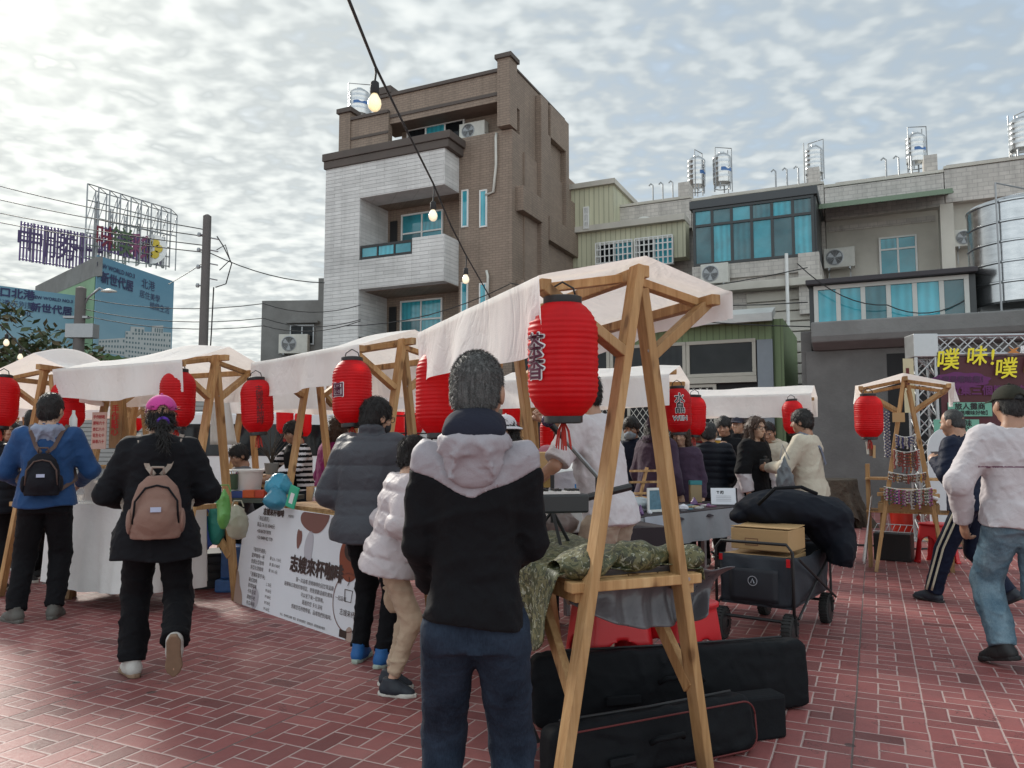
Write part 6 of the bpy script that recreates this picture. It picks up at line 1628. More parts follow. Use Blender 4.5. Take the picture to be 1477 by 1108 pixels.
for k in range(12):
    o = MB().bx(-.05, .05, -.025, .025, 0, .012).build('trinket_card', M('card %d' % k, random.Random(k).choice([(.3, .1, .1), (.1, .2, .25), (.45, .35, .2), (.15, .05, .1), (.5, .5, .5)]), .5)); o.location = on5(.42+.035*k, .10+.1*(k % 3), .808); o.rotation_euler.z = rz5+random.Random(k).uniform(-.4, .4)
    tag(o, 'flat trinket card lying on the plum table cloth', 'card', 'trinket cards on the crystal table')
p = at(1003, 715, 7.6); o = MB().bx(-.055, .055, -.04, .04, 0, .17).build('gift_box', M('kraft box', (.30, .22, .12), .7), bevel=.004); o.location = (p.x, p.y, .808); MB().bx(-.057, .057, -.042, .042, .171, .21).build('teal_lid', M('teal lid', (.03, .2, .22), .6), o); tag(o, 'kraft box with teal lid on the crystal table', 'box')
rk = at(940, 668, 7.0); e = empty('wooden_rack', (rk.x, rk.y, .806), R(20), 'small slatted wooden rack on the crystal table behind the stall leg', 'rack')
for z in (.12, .22, .32): MB().bx(-.22, .16, -.02, .02, z, z+.018).build('slat', M_wood, e)
for x in (-.1, .08): MB().beam((x-.05, 0, 0), (x+.05, .0, .36), .02, .025).build('side_bar', M_wood, e)
# chinese table behind the performer: papers, white jug
q = at(835, 745, 5.3); t6 = draped('work table behind the performer with papers and a white water jug', 'x', (q.x-.15, q.y+.3, 0), R(20), 1.5, .6, .78, .3, M_darkcloth, 6)
p = at(812, 742, 5.25); s_ = SDF.boxed((-.2, -.2, -.02), (.2, .2, .35), .011)
s_.put((-1, -1, -1), (1, 1, 1), lambda X, Y, Z: np.maximum(np.sqrt(np.maximum(np.abs(X)-.09, 0)**2+np.maximum(np.abs(Y)-.05, 0)**2)-.05, np.abs(Z-.12)-.12), .03); s_.cone((.06, 0, .23), (.09, 0, .29), .04, .025, .04)
o = s_.build('water_jug', M('frosted plastic', (.52, .56, .57), .35, .08)); o.location = (p.x+.03, p.y, .79); o.rotation_euler.z = .3; tag(o, 'frosted white water jug with blue cap on the work table', 'jug')
MB().lathe([(.034, 0), (.034, .03)], 16, (.09, 0, .285)).build('cap', M('blue cap', (.02, .22, .55), .4), o, smooth=40)
p = at(805, 702, 5.5); o = MB().bx(-.2, .22, -.12, .12, 0, .05).build('storage_box', M('blue lid box', (.03, .18, .5), .4), bevel=.01); o.location = (p.x, p.y+.1, .94); tag(o, 'flat blue storage box behind the keyboard', 'box'); MB().bx(-.19, .21, -.11, .11, -.15, -.001).build('body', M_whitep, o, bevel=.01)
p = at(815, 690, 5.6); o = MB().grid(lambda u, v: Vector(((u-.5)*.42, (v-.5)*.3, .05*u+.03*math.sin(u*3)+.11*v)), 10, 8).build('paper_sheet', M_whitep, None, smooth=True, solid=.002); o.location = p; tag(o, 'stack of white paper sheets lying on the blue storage box', 'paper')
p = at(772, 672, 5.6); o = MB().bx(-.11, .11, -.1, .1, -.15, .1).build('cardboard_box', M_card, bevel=.006); o.location = p; tag(o, 'cardboard box beside the shoulder of the grey-haired man', 'box'); MB().bx(-.11, .11, -.103, -.1005, -.15, -.01).build('tape', M('tape', (.35, .22, .06), .4), o)
softbag('crumpled grey-brown plastic bag near the performer hand', 'plastic_bag', at(806, 756, 4.75), (.13, .10, .10), M('brown film', (.16, .13, .12), .3, .4, 16), 19, handles=False)
# far white table with red goods
p = at(1112, 690, 9.3); tw_ = draped('white clothed table with red goods below the wide white valance', 'x', (p.x, p.y+.2, 0), R(-5), 1.1, .6, .9, .85, M_white, 8)
rs = random.Random(9); MR = [M('red packet', (.45, .03, .03), .4, .4, 30), M('foil packet', (.4, .25, .22), .25, .4, 40), M('dark red jar', (.2, .02, .02), .3, .3, 30)]
for k in range(14):
    o = MB().bx(-.035, .035, -.03, .03, 0, rs.uniform(.05, .11)).build('snack_packet', MR[k % 3], bevel=.01); o.location = (p.x-.35+.052*k, p.y-.02+.12*(k % 3), .907); o.rotation_euler.z = rs.random()
    tag(o, ('red snack packet', 'shiny foil snack packet', 'dark red snack jar')[k % 3]+' on the far white table', 'snack', ('red packets', 'foil packets', 'dark red jars')[k % 3]+' on the far white table')
# ------------------------------------------------------------------ bracelet stall goods
MBD = [M('bead %d' % k, c_, .4, .35, 60) for k, c_ in enumerate([(.03, .03, .12), (.35, .33, .30), (.25, .04, .03), (.42, .22, .04), (.10, .05, .03), (.30, .06, .22), (.06, .10, .05), (.5, .45, .4)])]
rs = random.Random(77)
def bracelet_rows():
    rows = [(.0, 1.02, 1.38, .30, .16, 'woven'), (.0, 1.27, 1.3, .28, .14, 'woven'), (.0, 1.02, 1, .3, .15, 'dark'), (0, .76, 1, .46, .13, 'mix'), (0, .90, 1, .42, .09, 'dark')]
    for ri, (x0, z, _, w_, l_, kind_) in enumerate([(0, 1.48, 0, .20, .14, 0), (0, 1.32, 0, .25, .22, 1), (0, 1.08, 0, .36, .10, 2), (0, .92, 0, .46, .20, 3)]):
        cord = MB(); cpts = []
        for i in range(13):
            u = i/12; cpts.append(stallpt('s7', -w_/2+w_*u, -.075, z-.03*math.sin(math.pi*u)))
        o_ = cpts[0]; cord.tube([p-o_ for p in cpts], .004, 5); co_ = cord.build('bracelet_string', M_whitep); co_.location = o_
        tag(co_, ('top', 'second', 'third', 'lowest')[ri]+' white cord of bracelets strung across the bracelet stall legs', 'cord', 'display cords')
        n = int(w_/.019)
        for i in range(n):
            u = (i+.5)/n; p = stallpt('s7', -w_/2+w_*u, -.08-.012*(i % 2), z-.03*math.sin(math.pi*u)); L_ = l_*rs.uniform(.75, 1.1)
            m = MB(); r_ = .0105
            if ri == 0: cs = [0, 1, 0, 7]
            elif ri == 1: cs = [2, 3, 4, 4, 2, 1]
            elif ri == 2: cs = [4, 2, 3, 1]
            else: cs = [1, 7, 4, 5, 5, 0, 6, 2]
            nb = int(L_/.016)
            c1_ = rs.choice(cs); c2_ = rs.choice(cs)
            for b_ in range(nb):
                m.lathe([(r_*.5, -.008), (r_, -.002), (r_, .002), (r_*.5, .008)], 6, (.004*math.sin(b_*1.3), 0, -.012-.0155*b_), mi=b_ % 2)
            o = m.build('bracelet', [MBD[c1_], MBD[c2_]]); o.location = p; o.rotation_euler.z = R(-27)
            tag(o, 'beaded bracelet hanging on the '+('top', 'second', 'third', 'lowest')[ri]+' cord of the bracelet stall', 'bracelet', 'bracelets on the '+('top', 'second', 'third', 'lowest')[ri]+' cord')
bracelet_rows()
p = stallpt('s7', -.28, .02, 1.62)
for k, (x, z, L_) in enumerate(((-.20, 1.72, .5),)):
    m = MB()
    for j in range(3):
        for b_ in range(30): m.lathe([(.006, -.008), (.011, 0), (.006, .008)], 6, (.022*j+.004*math.sin(b_), 0, -.0165*b_), mi=(b_+j) % 2)
    o = m.build('bead_necklace', [MBD[0], MBD[1]]); o.location = stallpt('s7', x, -.1, z); o.rotation_euler.z = R(-27); tag(o, 'blue and white woven necklaces hanging under the bracelet stall roof', 'necklace')
MB_tag = MB().bx(-.06, .06, -.003, .003, -.05, .05); o = MB_tag.build('price_tag', M_card); o.location = stallpt('s7', -.06, -.12, 1.66); o.rotation_euler.z = R(-27); tag(o, 'small kraft price tag hanging in front of the bracelet stall', 'tag')
for k, (x, y, z) in enumerate(((-.46, -.04, 1.40),)):
    p = at(1256, 641, 7.95)
    for j, dx in enumerate((-.03, .0, .035)):
        o = MB().bx(-.022, .022, -.002, .002, -.13, 0).build('paper_tag', [M('white tag paper', (.5, .47, .4), .7), M('brown tag paper', (.16, .07, .04), .7), M_card][j]); o.location = (p.x+dx, p.y, p.z+.03-.02*j); o.rotation_euler = (0, R(4*j-4), .3*j)
        tag(o, ('pale', 'dark brown', 'kraft')[j]+' paper tag hanging below the bracelet stall lantern', 'tag')
e = empty('wooden_shelf', stallpt('s7', 0, .3, 0), R(-27), 'wooden display shelf inside the bracelet stall', 'shelf')
for z in (.62, .98): MB().bx(-.42, .42, -.14, .25, z, z+.02).build('shelf_board', M_wood, e)
for sx in (-.4, .4): MB().bx(sx-.02, sx+.02, -.02, .2, 0, 1.15).build('side_post', M_wood, e)
MB().bx(-.30, .3, -.13, .24, .64, .72).build('drawer_box', M_card, e)
o = drape('white cloth hanging over the left side of the bracelet stall', 'cloth', 'hanging_cloth', stallpt('s7', -.36, .05, 0), R(-27), lambda u, v: Vector((.0-.10*v+.02*math.sin(u*8)*v, u*.4-.1, .80-.72*v)), 12, 14, M_white)
o = drape('white cloth hanging over the right side of the bracelet stall', 'cloth', 'hanging_cloth', stallpt('s7', .33, .05, 0), R(-27), lambda u, v: Vector((.06+.16*v**.6+.03*math.sin(u*9+v*3)*v, u*.45-.1+.03*v, .78-.55*v-.1*u*v)), 14, 14, M_white)
o = drape('folded white towel on the bracelet stall shelf', 'cloth', 'folded_towel', stallpt('s7', .02, .1, .0), R(-27), lambda u, v: Vector((-.2+u*.46, -.12+v*.3, .80+.03*math.sin(math.pi*v)+.01*math.sin(u*10))), 12, 8, M_white, .03)
p = ground(1290, 780); cylinder('red translucent plastic tub under the bracelet stall', 'tub', (p.x+.62, p.y+.9, 0), .19, .23, .46, M('red translucent plastic', (.5, .03, .015), .3, .2), 'tub', None, M_red)
p = ground(1318, 812); ce = empty('basket', (p.x-.1, p.y+.25, 0), R(-35), 'black lidded basket under the bracelet stall beside the red stool', 'basket')
MB().bx(-.2, .2, -.15, .15, 0, .32).build('body', M_crate, ce, bevel=.01); gm = MB()
for i in range(7): gm.tube([(-.2+i*.066, -.15, .33), (-.2+i*.066, .15, .40)], .004, 4)
gm.tube([(-.2, -.15, .34), (.2, -.15, .34)], .006, 4).tube([(-.2, .15, .40), (.2, .15, .40)], .006, 4); gm.build('wire_lid', M_alu, ce)
# cable on the ground
g0, g1, g2 = ground(1195, 786), ground(1255, 788), ground(1320, 793)
o = MB().tube([(0, 0, .012), g1-g0+Vector((0, 0, .012)), g2-g0+Vector((0, 0, .012)), g2-g0+Vector((3, .3, .012))], .014, 6).build('ground_cable', M_wire); o.location = g0; tag(o, 'black cable running over the paving to the bracelet stall', 'cable')
# tree stump
q = ground(1222, 762); s_ = SDF.boxed((-.75, -.6, -.05), (.75, .6, 1.0), .02)
s_.cone((0, 0, -.1), (0, 0, .72), .52, .42, .05)
for k in range(9):
    a = k*.7; s_.cone((.42*math.cos(a), .42*math.sin(a), .5), (.62*math.cos(a), .62*math.sin(a), -.05), .05, .14, .12)
fo = folds(41, .05, 6, (1, 1, .25)); fo2 = folds(42, .022, 18, (1, 1, .35)); s_.shift(lambda X, Y, Z: fo(X, Y, Z)+fo2(X, Y, Z)); s_.cut(lambda X, Y, Z: Z-.78-.03*X)
o = s_.build('tree_stump', M('stump bark', (.085, .065, .048), .95, .5, 6, .9, 22, .03)); o.location = (q.x, q.y+.5, 0); tag(o, 'old gnarled tree stump in front of the concrete house', 'stump')
# ------------------------------------------------------------------ truss stage with banner
TY = 11.3; tl_ = at(1304, 500, TY); rzt = R(-6)
tx = empty('stage_truss', (tl_.x, TY, 0), rzt, 'aluminium truss arch carrying the maroon banner at the right edge', 'truss')
ht = at(1320, 484, TY).z
def trussbeam(m, a, b, w_, up):
    a = Vector(a); b = Vector(b); M_ = frame_from(b-a, up); L_ = (b-a).length; h = w_/2
    for sx in (-h, h):
        for sy in (-h, h): m.tube([a+M_ @ Vector((sx, sy, 0)), a+M_ @ Vector((sx, sy, L_))], .024, 8)
    n = max(1, int(L_/w_))
    for i in range(n):
        for sx, sy, ex, ey in ((-h, -h, h, -h), (h, -h, h, h), (h, h, -h, h), (-h, h, -h, -h)):
            m.tube([a+M_ @ Vector((sx, sy, L_*i/n)), a+M_ @ Vector((ex, ey, L_*(i+1)/n))], .010, 5); m.tube([a+M_ @ Vector((ex, ey, L_*i/n)), a+M_ @ Vector((sx, sy, L_*(i+1)/n))], .010, 5)
    return m
trussbeam(MB(), (.24, 0, 0), (.24, 0, ht-.34), .27, (0, 1, 0)).build('column', M_alu, tx, smooth=40)
trussbeam(MB(), (.41, 0, ht-.17), (4.6, 0, ht-.17), .27, (0, 0, 1)).build('top_beam', M_alu, tx, smooth=40)
trussbeam(MB(), (4.8, 0, 0), (4.8, 0, ht-.34), .27, (0, 1, 0)).build('column', M_alu, tx, smooth=40)
for x in (.24, 4.75): MB().bx(x-.17, x+.17, -.17, .17, ht-.34, ht).build('corner_block', M_alu, tx, bevel=.01); MB().bx(x-.35, x+.35, -.35, .35, 0.004, .02).build('base_plate', M_alu, tx)
MB().bx(1.9, 2.05, -.16, .16, ht-.32, ht-.0).build('coupling', M_alu, tx, bevel=.01)
trussbeam(MB(), (.30, .17, ht-.17), (1.02, 1.5, ht-.17), .27, (0, 0, 1)).build('return_beam', M_alu, tx)
M_banner = M('maroon banner', (.07, .012, .017), .6, .3, 1.5, .15, 5)
bn = empty('banner', (tl_.x, TY, 0), rzt, 'maroon event banner with yellow brush characters hung in the truss', 'banner')
b0, b1, bz0, bz1 = .42, 4.55, .30, ht-.35
MB().grid(lambda u, v: Vector((b0+u*(b1-b0), -.16+.012*math.sin(u*20)*math.sin(v*6), bz0+v*(bz1-bz0))), 40, 24).build('printed_cloth', M_banner, bn, smooth=True)
T_yellow = M('yellow lettering', (.78, .68, .02), .5); T_magenta = M('magenta print', (.11, .012, .10), .6); T_mint = M('mint print', (.15, .38, .28), .6)
def bpos(px, py): p = at(px, py, TY-.15); c, s_ = math.cos(-rzt), math.sin(-rzt); d = p-Vector(bn.location); return d.x/math.cos(rzt)*1.0, p.z
tm = MB()
for ch_, px, py, sz in (('噗', 1364, 522, .33), ('味', 1403, 517, .30), ('!', 1424, 518, .32), ('噗', 1442, 535, .32), ('味', 1480, 531, .32), ('!', 1502, 531, .32)):
    x_, z_ = bpos(px, py); text_on(tm, ch_, sz, lambda x, y: Vector((x_+x+.12*y, -.19, z_+y+.06*x)), offset=.005)
tm.build('title_lettering', T_yellow, bn)
pl_ = MB(); x_, z_ = bpos(1382, 549)
pl_.poly([(x_+.40*math.cos(a)*(1+.05*math.sin(9*a)), -.182, z_+.11*math.sin(a)*(1+.1*math.sin(8*a))) for a in [2*math.pi*i/60 for i in range(60)]]); pl_.build('purple_cloud', T_magenta, bn)
tm = MB(); text_on(tm, '什麼是噗味趣！', .105, lambda x, y: Vector((x_+x, -.19, z_+y)), offset=.003); tm.build('small_lettering', M('deep purple', (.05, .005, .05), .5), bn)
tm = MB(); x_, z_ = bpos(1425, 565); text_on(tm, '收集三個腳帶吃點', .15, lambda x, y: Vector((x_+x, -.188, z_+y)), offset=.004); tm.build('magenta_lettering', T_magenta, bn)
for (px, py, w_, h_, s1, s2) in ((1394, 591, .60, .20, '旅人攤商', '【都是噗味好物】'), (1376, 615, .62, .19, '尋找鹽味', '【好禮等您】'), (1470, 596, .3, .2, '紀念', '攤商')):
    x_, z_ = bpos(px, py); MB().bx(x_-w_/2, x_+w_/2, -.186, -.182, z_-h_/2, z_+h_/2).build('mint_plate', T_mint, bn)
    tm = MB(); text_on(tm, s1, .105, lambda x, y: Vector((x_+x, -.19, z_+.035+y)), offset=.003); text_on(tm, s2, .07, lambda x, y: Vector((x_+x, -.19, z_-.055+y)), offset=.002); tm.build('plate_lettering', T_black, bn)
x_, z_ = bpos(1372, 706); MB().bx(x_-.3, x_+.3, -.186, -.182, z_-.14, z_+.14).build('mint_plate', T_mint, bn); tm = MB(); text_on(tm, 'Welcome', .12, lambda x, y: Vector((x_+x, -.19, z_+.03+y)), offset=.003); text_on(tm, '歡迎光臨', .09, lambda x, y: Vector((x_+x, -.19, z_-.08+y)), offset=.002); tm.build('plate_lettering', T_black, bn)
x_, z_ = bpos(1470, 507); tm = MB(); text_on(tm, '鹿山', .12, lambda x, y: Vector((x_+.02+x, -.19, z_+y)), offset=.003); tm.build('corner_lettering', T_white, bn)
x_, z_ = bpos(1452, 508); MB().poly([(x_-.09, -.19, z_-.03), (x_+.09, -.19, z_-.04), (x_+.03, -.19, z_), (x_+.08, -.19, z_+.05), (x_-.02, -.19, z_+.02), (x_-.07, -.19, z_+.06), (x_-.03, -.19, z_)]).build('corner_mark', M('orange mark', (.5, .18, .03), .5), bn)
x_, z_ = bpos(1312, 505); MB().bx(x_-.085, x_+.06, -.155, -.15, ht-1.15, ht-.36).build('side_poster', M('cream poster', (.5, .44, .28), .6), bn); MB().bx(x_-.05, x_-.005, -.159, -.156, ht-.75, ht-.5).build('poster_mark', M_pipe, bn)
# standee
p = at(1372, 660, 10.7); e = empty('standee', (p.x, p.y, 0), R(-4), 'white rounded standee with a ship drawing in front of the banner', 'sign board')
zc = p.z; W_ = .62; m = MB(); P_ = []
for i in range(25):
    a = math.pi*i/24; P_.append((W_/2*math.cos(a), 0, zc+.12+.3*math.sin(a)))
m.prism(P_+[(-W_/2, 0, .3), (W_/2, 0, .3)], (0, .02, 0)); m.build('panel', M('standee print', (.55, .58, .60), .6, .1), e)
m = MB(); m.poly([(-.22, -.004, zc+.02), (.2, -.004, zc+.02), (.26, -.004, zc+.10), (-.28, -.004, zc+.08)]); m.poly([(-.1, -.004, zc+.12), (.1, -.004, zc+.12), (.08, -.004, zc+.22), (.0, -.004, zc+.30), (-.08, -.004, zc+.24)]); m.build('ship_drawing', M('brown ink', (.08, .06, .06), .6), e)
m = MB()
for i in range(9): m.poly([(-.26+.06*i, -.004, zc-.12-.05*(i % 3)), (-.2+.06*i, -.004, zc-.10-.05*(i % 3)), (-.2+.06*i, -.004, zc-.03-.04*(i % 2)), (-.25+.06*i, -.004, zc-.02-.05*(i % 2))])
m.build('sea_drawing', M('blue ink', (.04, .16, .28), .6), e)
m = MB(); m.bx(-.25, -.2, .03, .4, 0, .03).bx(.2, .25, .03, .4, 0, .03).bx(-.25, .25, .025, .05, 0, .6); m.build('foot', M_card, e)
# ------------------------------------------------------------------ parked van and shuttered wall behind the left stalls
vp = at(410, 640, 15.5); vn = empty('parked_van', (vp.x, 15.5, 0), R(6), 'white parked van with dark windows behind the coffee stall', 'van')
prof = [(-2.3, .35), (2.2, .35), (2.28, .8), (2.05, 1.05), (1.5, 1.85), (1.2, 1.98), (-2.15, 1.98), (-2.3, 1.7)]
MB().prism([(x, -.85, z) for x, z in prof], (0, 1.7, 0)).build('body', M('van paint', (.62, .63, .63), .25, .05, 2), vn, bevel=.06)
for (x0, x1) in ((-2.1, -.9), (-.8, .3)): MB().bx(x0, x1, -.865, -.84, 1.15, 1.75).build('window', M_dglass, vn, bevel=.01)
MB().prism([(.4, -.862, 1.15), (1.75, -.862, 1.15), (1.4, -.862, 1.72), (.4, -.862, 1.75)], (0, .02, 0)).build('window', M_dglass, vn)
MB().prism([(2.0, -.75, 1.12), (1.52, -.7, 1.83), (1.52, .7, 1.83), (2.0, .75, 1.12)], (.05, 0, .03)).build('windscreen', M_dglass, vn)
for x in (-1.5, 1.45):
    for y in (-.8, .8):
        t_ = MB().lathe([(.2, -.1), (.31, -.09), (.32, 0), (.31, .09), (.2, .1)], 24, (x, y, .32), Matrix.Rotation(R(90), 3, 'X')).build('wheel', M_rubber, vn, smooth=35); MB().lathe([(.19, -.105), (.19, .105)], 16, (x, y, .32), Matrix.Rotation(R(90), 3, 'X')).build('rim', M_alu, t_, smooth=35)
for y in (-.6, .6): MB().bx(2.2, 2.29, y-.15, y+.15, .72, .9).build('headlight', M_whitep, vn, bevel=.02)
p = at(270, 640, 20); e = empty('shutter_house', (p.x, 20, 0), R(-4), 'low building with grey roller shutters behind the left stalls', 'building')
MB().bx(-3.2, 3.6, 0, 4, 0, 2.75).build('wall', M_concrete2, e)
for k in range(3):
    m = MB(); x0 = -3.0+2.2*k
    for i in range(22): m.bx(x0, x0+2.0, -.03, -.002, .05+.11*i, .05+.11*i+.09)
    m.build('shutter', M('shutter %d' % k, (.26, .27, .26), .5, .1), e)
p = at(60, 640, 22); e = empty('shutter_house', (p.x-2, 22, 0), R(4), 'low building with closed shutters behind the far left stalls', 'building')
MB().bx(-6.2, 4., 0, 4, 0, 2.6).build('wall', M_concrete, e)
for k in range(4):
    m = MB(); x0 = -6.0+2.5*k
    for i in range(20): m.bx(x0, x0+2.2, -.03, -.002, .05+.11*i, .05+.11*i+.09)
    m.build('shutter', M('shutterb %d' % k, (.20, .22, .22), .5, .1), e)
# metal rack behind the glasses boy
p = at(585, 640, 8.9); e = empty('wire_rack', (p.x, p.y, 0), R(10), 'tall black wire rack behind the boy in grey puffer jacket', 'rack')
m = MB()
for x in (-.3, 0, .3): m.tube([(x, 0, 0), (x, 0, 1.75)], .012, 5)
for z in (.9, 1.1, 1.3, 1.5, 1.7): m.tube([(-.3, 0, z), (.3, 0, z)], .008, 5)
m.build('grid_panel', M_wire, e)
for x in (-.3, .3): MB().tube([(x, -.2, .01), (x, .2, .01)], .014, 5).build('foot', M_wire, e)
# ------------------------------------------------------------------ people
def skinmat(name, col):
    m, t, b = newmat(name); co = t.node('ShaderNodeTexCoord').outputs['Object']
    n = t.noise(co, 25., 4); k = t.m('MULTIPLY_ADD', n, .35, .82)
    c = t.mix(1., (*col, 1), t.comb(k, t.m('MULTIPLY_ADD', n, .3, .84), t.m('MULTIPLY_ADD', n, .3, .84)), 'MULTIPLY')
    t.l.new(c, b.inputs['Base Color']); b.inputs['Roughness'].default_value = .5
    b.inputs['Subsurface Weight'].default_value = .08; b.inputs['Subsurface Radius'].default_value = (.01, .004, .002); b.inputs['Subsurface Scale'].default_value = .4
    t.l.new(t.bump(t.noise(co, 160., 3), .15, .002), b.inputs['Normal']); return m
SK = skinmat('tan skin', (.36, .20, .13)); SK2 = skinmat('light skin', (.47, .29, .20))
def hairmat(name, col, col2=None, fr=.5):
    m, t, b = newmat(name); co = t.node('ShaderNodeTexCoord').outputs['Object']
    st = t.noise(t.vm('MULTIPLY', co, (130., 130., 16.)), 1., 3, .6)
    st2 = t.noise(co, 260., 2)
    t.l.new(t.ramp(t.m('ADD', t.m('MULTIPLY', st, .6), t.m('MULTIPLY', st2, .4)), [(fr-.12, col), (fr+.15, col2 or tuple(x*2.5 for x in col))]), b.inputs['Base Color'])
    b.inputs['Roughness'].default_value = .5; b.inputs['Specular IOR Level'].default_value = .35
    t.l.new(t.bump(t.m('ADD', st, t.m('MULTIPLY', st2, .5)), .7, .006), b.inputs['Normal']); return m
H_black = hairmat('black hair', (.006, .005, .005), (.022, .018, .017)); H_grey = hairmat('grey hair', (.05, .049, .048), (.20, .20, .195), .50); H_brown = hairmat('brown hair', (.025, .012, .008), (.085, .045, .028)); H_dgrey = hairmat('dark grey hair', (.012, .012, .012), (.05, .05, .05))
def cloth(name, col, var=.15, rough=.85, weave=300, bump=.25, sheen=.15, big=.35):
    m, t, b = newmat(name); co = t.node('ShaderNodeTexCoord').outputs['Object']
    n = t.noise(co, 5., 5, .6); f_ = t.noise(co, weave, 2); k = t.m('ADD', t.m('MULTIPLY_ADD', n, 2*var, 1-var), t.m('MULTIPLY', t.m('SUBTRACT', f_, .5), .25))
    t.l.new(t.mix(1., (*col, 1), t.comb(k, k, k), 'MULTIPLY'), b.inputs['Base Color']); b.inputs['Roughness'].default_value = rough
    b.inputs['Sheen Weight'].default_value = sheen*(.12 if max(col) < .04 else .5); b.inputs['Specular IOR Level'].default_value = .12 if max(col) < .04 else .25
    w_ = t.noise(co, 11., 4, .6, .8)
    t.l.new(t.bump(t.m('ADD', t.m('MULTIPLY', w_, 1.), t.m('MULTIPLY', f_, .05)), big, .02), b.inputs['Normal']); return m
def jeans(name, c0, c1):
    m, t, b = newmat(name); co = t.node('ShaderNodeTexCoord').outputs['Object']
    n = t.noise(co, 7., 5, .65); f_ = t.noise(t.vm('MULTIPLY', co, (1, 1, .25)), 240., 2)
    c = t.ramp(t.m('ADD', n, t.m('MULTIPLY', t.m('SUBTRACT', f_, .5), .35)), [(.3, c0), (.72, c1)])
    t.l.new(c, b.inputs['Base Color']); b.inputs['Roughness'].default_value = .9; b.inputs['Specular IOR Level'].default_value = .2
    t.l.new(t.bump(t.m('ADD', t.noise(co, 14., 4, .6, .6), t.m('MULTIPLY', f_, .06)), .4, .02), b.inputs['Normal']); return m
K_blk = cloth('black cloth', (.0075, .0075, .009)); K_blk2 = cloth('charcoal cloth', (.011, .0115, .014)); K_lav = cloth('pale lavender shell', (.31, .29, .315), .1, .6, 400, .2, .05)
K_blue = cloth('blue shell', (.012, .055, .16), .2, .65); K_puff = cloth('slate puffer', (.052, .055, .066), .15, .5); K_wpuff = cloth('pale puffer', (.47, .42, .43), .08, .55)
K_white = cloth('white cotton', (.54, .51, .53), .06); K_cream = cloth('cream cotton', (.50, .45, .36), .08); K_sweat = cloth('white sweatshirt', (.50, .465, .48), .07); K_navy = cloth('navy shell', (.008, .012, .028), .2, .6)
K_mag = cloth('magenta cotton', (.20, .012, .10)); K_beige = cloth('beige cargo cloth', (.42, .31, .22), .1); K_khaki = cloth('khaki cotton', (.36, .29, .22), .1); K_plum = cloth('plum hood', (.05, .03, .055)); K_rust = cloth('rust red jacket', (.26, .035, .025)); K_green = cloth('dark green knit', (.012, .04, .03)); K_pinkt = cloth('dusty pink tee', (.32, .12, .15)); K_check = cloth('checked lining', (.02, .022, .035))
K_dpuff = cloth('dark navy puffer', (.012, .014, .02), .15, .5); K_grey = cloth('grey cloth', (.10, .10, .11))
J_dark = jeans('dark denim', (.005, .009, .018), (.024, .038, .062)); J_light = jeans('light denim', (.07, .13, .18), (.20, .29, .34))
K_sole = M('shoe sole', (.55, .53, .48), .7, .15, 20); K_tan = M('tan gum sole', (.22, .14, .09), .7, .2, 20); K_shoeb = M('black shoe', (.014, .014, .015), .6, .2, 20); K_shoew = M('off white shoe', (.45, .43, .40), .6, .2, 30); K_shoeblue = M('blue shoe', (.01, .10, .30), .6, .2, 30); K_shoeg = M('grey brown shoe', (.09, .085, .075), .7, .3, 20); K_nvshoe = M('navy shoe', (.015, .02, .03), .6, .3, 20)
E_w = M('eye white', (.55, .52, .5), .3); E_b = M('iris', (.015, .009, .007), .2); K_lens = M('spectacle rim', (.01, .01, .012), .3); K_mask = M('face mask blue', (.30, .38, .45), .8, .05); K_maskd = M('dark face mask', (.02, .02, .022), .8)
def rotm(yaw=0., pitch=0., roll=0.): return np.array(Euler((R(pitch), R(roll), R(yaw))).to_matrix())
def mat3(M3): return Matrix([list(r_) for r_ in M3])
def hand(s, wr, d, n, sc=1., curl=.5, thumb=1, fist=0.):
    """wr wrist, d direction of the palm, n palm normal (fingers curl towards n)"""
    d = np.array(d, float); d /= np.linalg.norm(d); n = np.array(n, float); n -= d*(n @ d); n /= np.linalg.norm(n); x = np.cross(d, n)
    wr = np.array(wr, float)
    s.cone(wr, wr+d*.055*sc, .026*sc, .036*sc, .015, (n, 1.7)); s.cone(wr+d*.05*sc, wr+d*.082*sc, .036*sc, .034*sc, .012, (n, 1.9))
    for i, (o, l) in enumerate(((-.030, .072), (-.010, .080), (.011, .074), (.030, .058))):
        b = wr+d*(.086-.006*abs(i-1.3))*sc+x*o*sc*(-thumb)
        a1 = curl*(.8+.08*i); a2 = a1+curl*1.1+.15; a3 = a2+curl*.8
        p1 = b+(d*math.cos(a1)+n*math.sin(a1))*l*.45*sc; p2 = p1+(d*math.cos(a2)+n*math.sin(a2))*l*.32*sc; p3 = p2+(d*math.cos(a3)+n*math.sin(a3))*l*.23*sc
        s.cone(b-d*.012*sc, p1, .0098*sc, .0090*sc, .004); s.cone(p1, p2, .0090*sc, .0082*sc, .003); s.cone(p2, p3, .0082*sc, .0070*sc, .003)
    tb_ = wr+d*.026*sc+x*.026*sc*thumb; t1 = tb_+(d*.62+x*.62*thumb+n*.42)*.034*sc; t2 = t1+(d*.85+x*.22*thumb+n*.55)*.034*sc
    s.cone(tb_-d*.008*sc, t1, .0135*sc, .0105*sc, .008); s.cone(t1, t2, .0105*sc, .0085*sc, .003)
HAIRLINE = dict(short=([-.14, -.05, -.01, .02, .05, .085, .13], [-.085, -.075, -.03, -.005, .045, .062, .07]),
                mop=([-.14, -.05, -.01, .02, .05, .085, .13], [-.105, -.10, -.06, -.035, .0, .022, .03]),
                bald=([-.14, -.05, -.01, .02, .05, .085, .13], [-.07, -.06, -.01, .02, .3, .3, .3]))
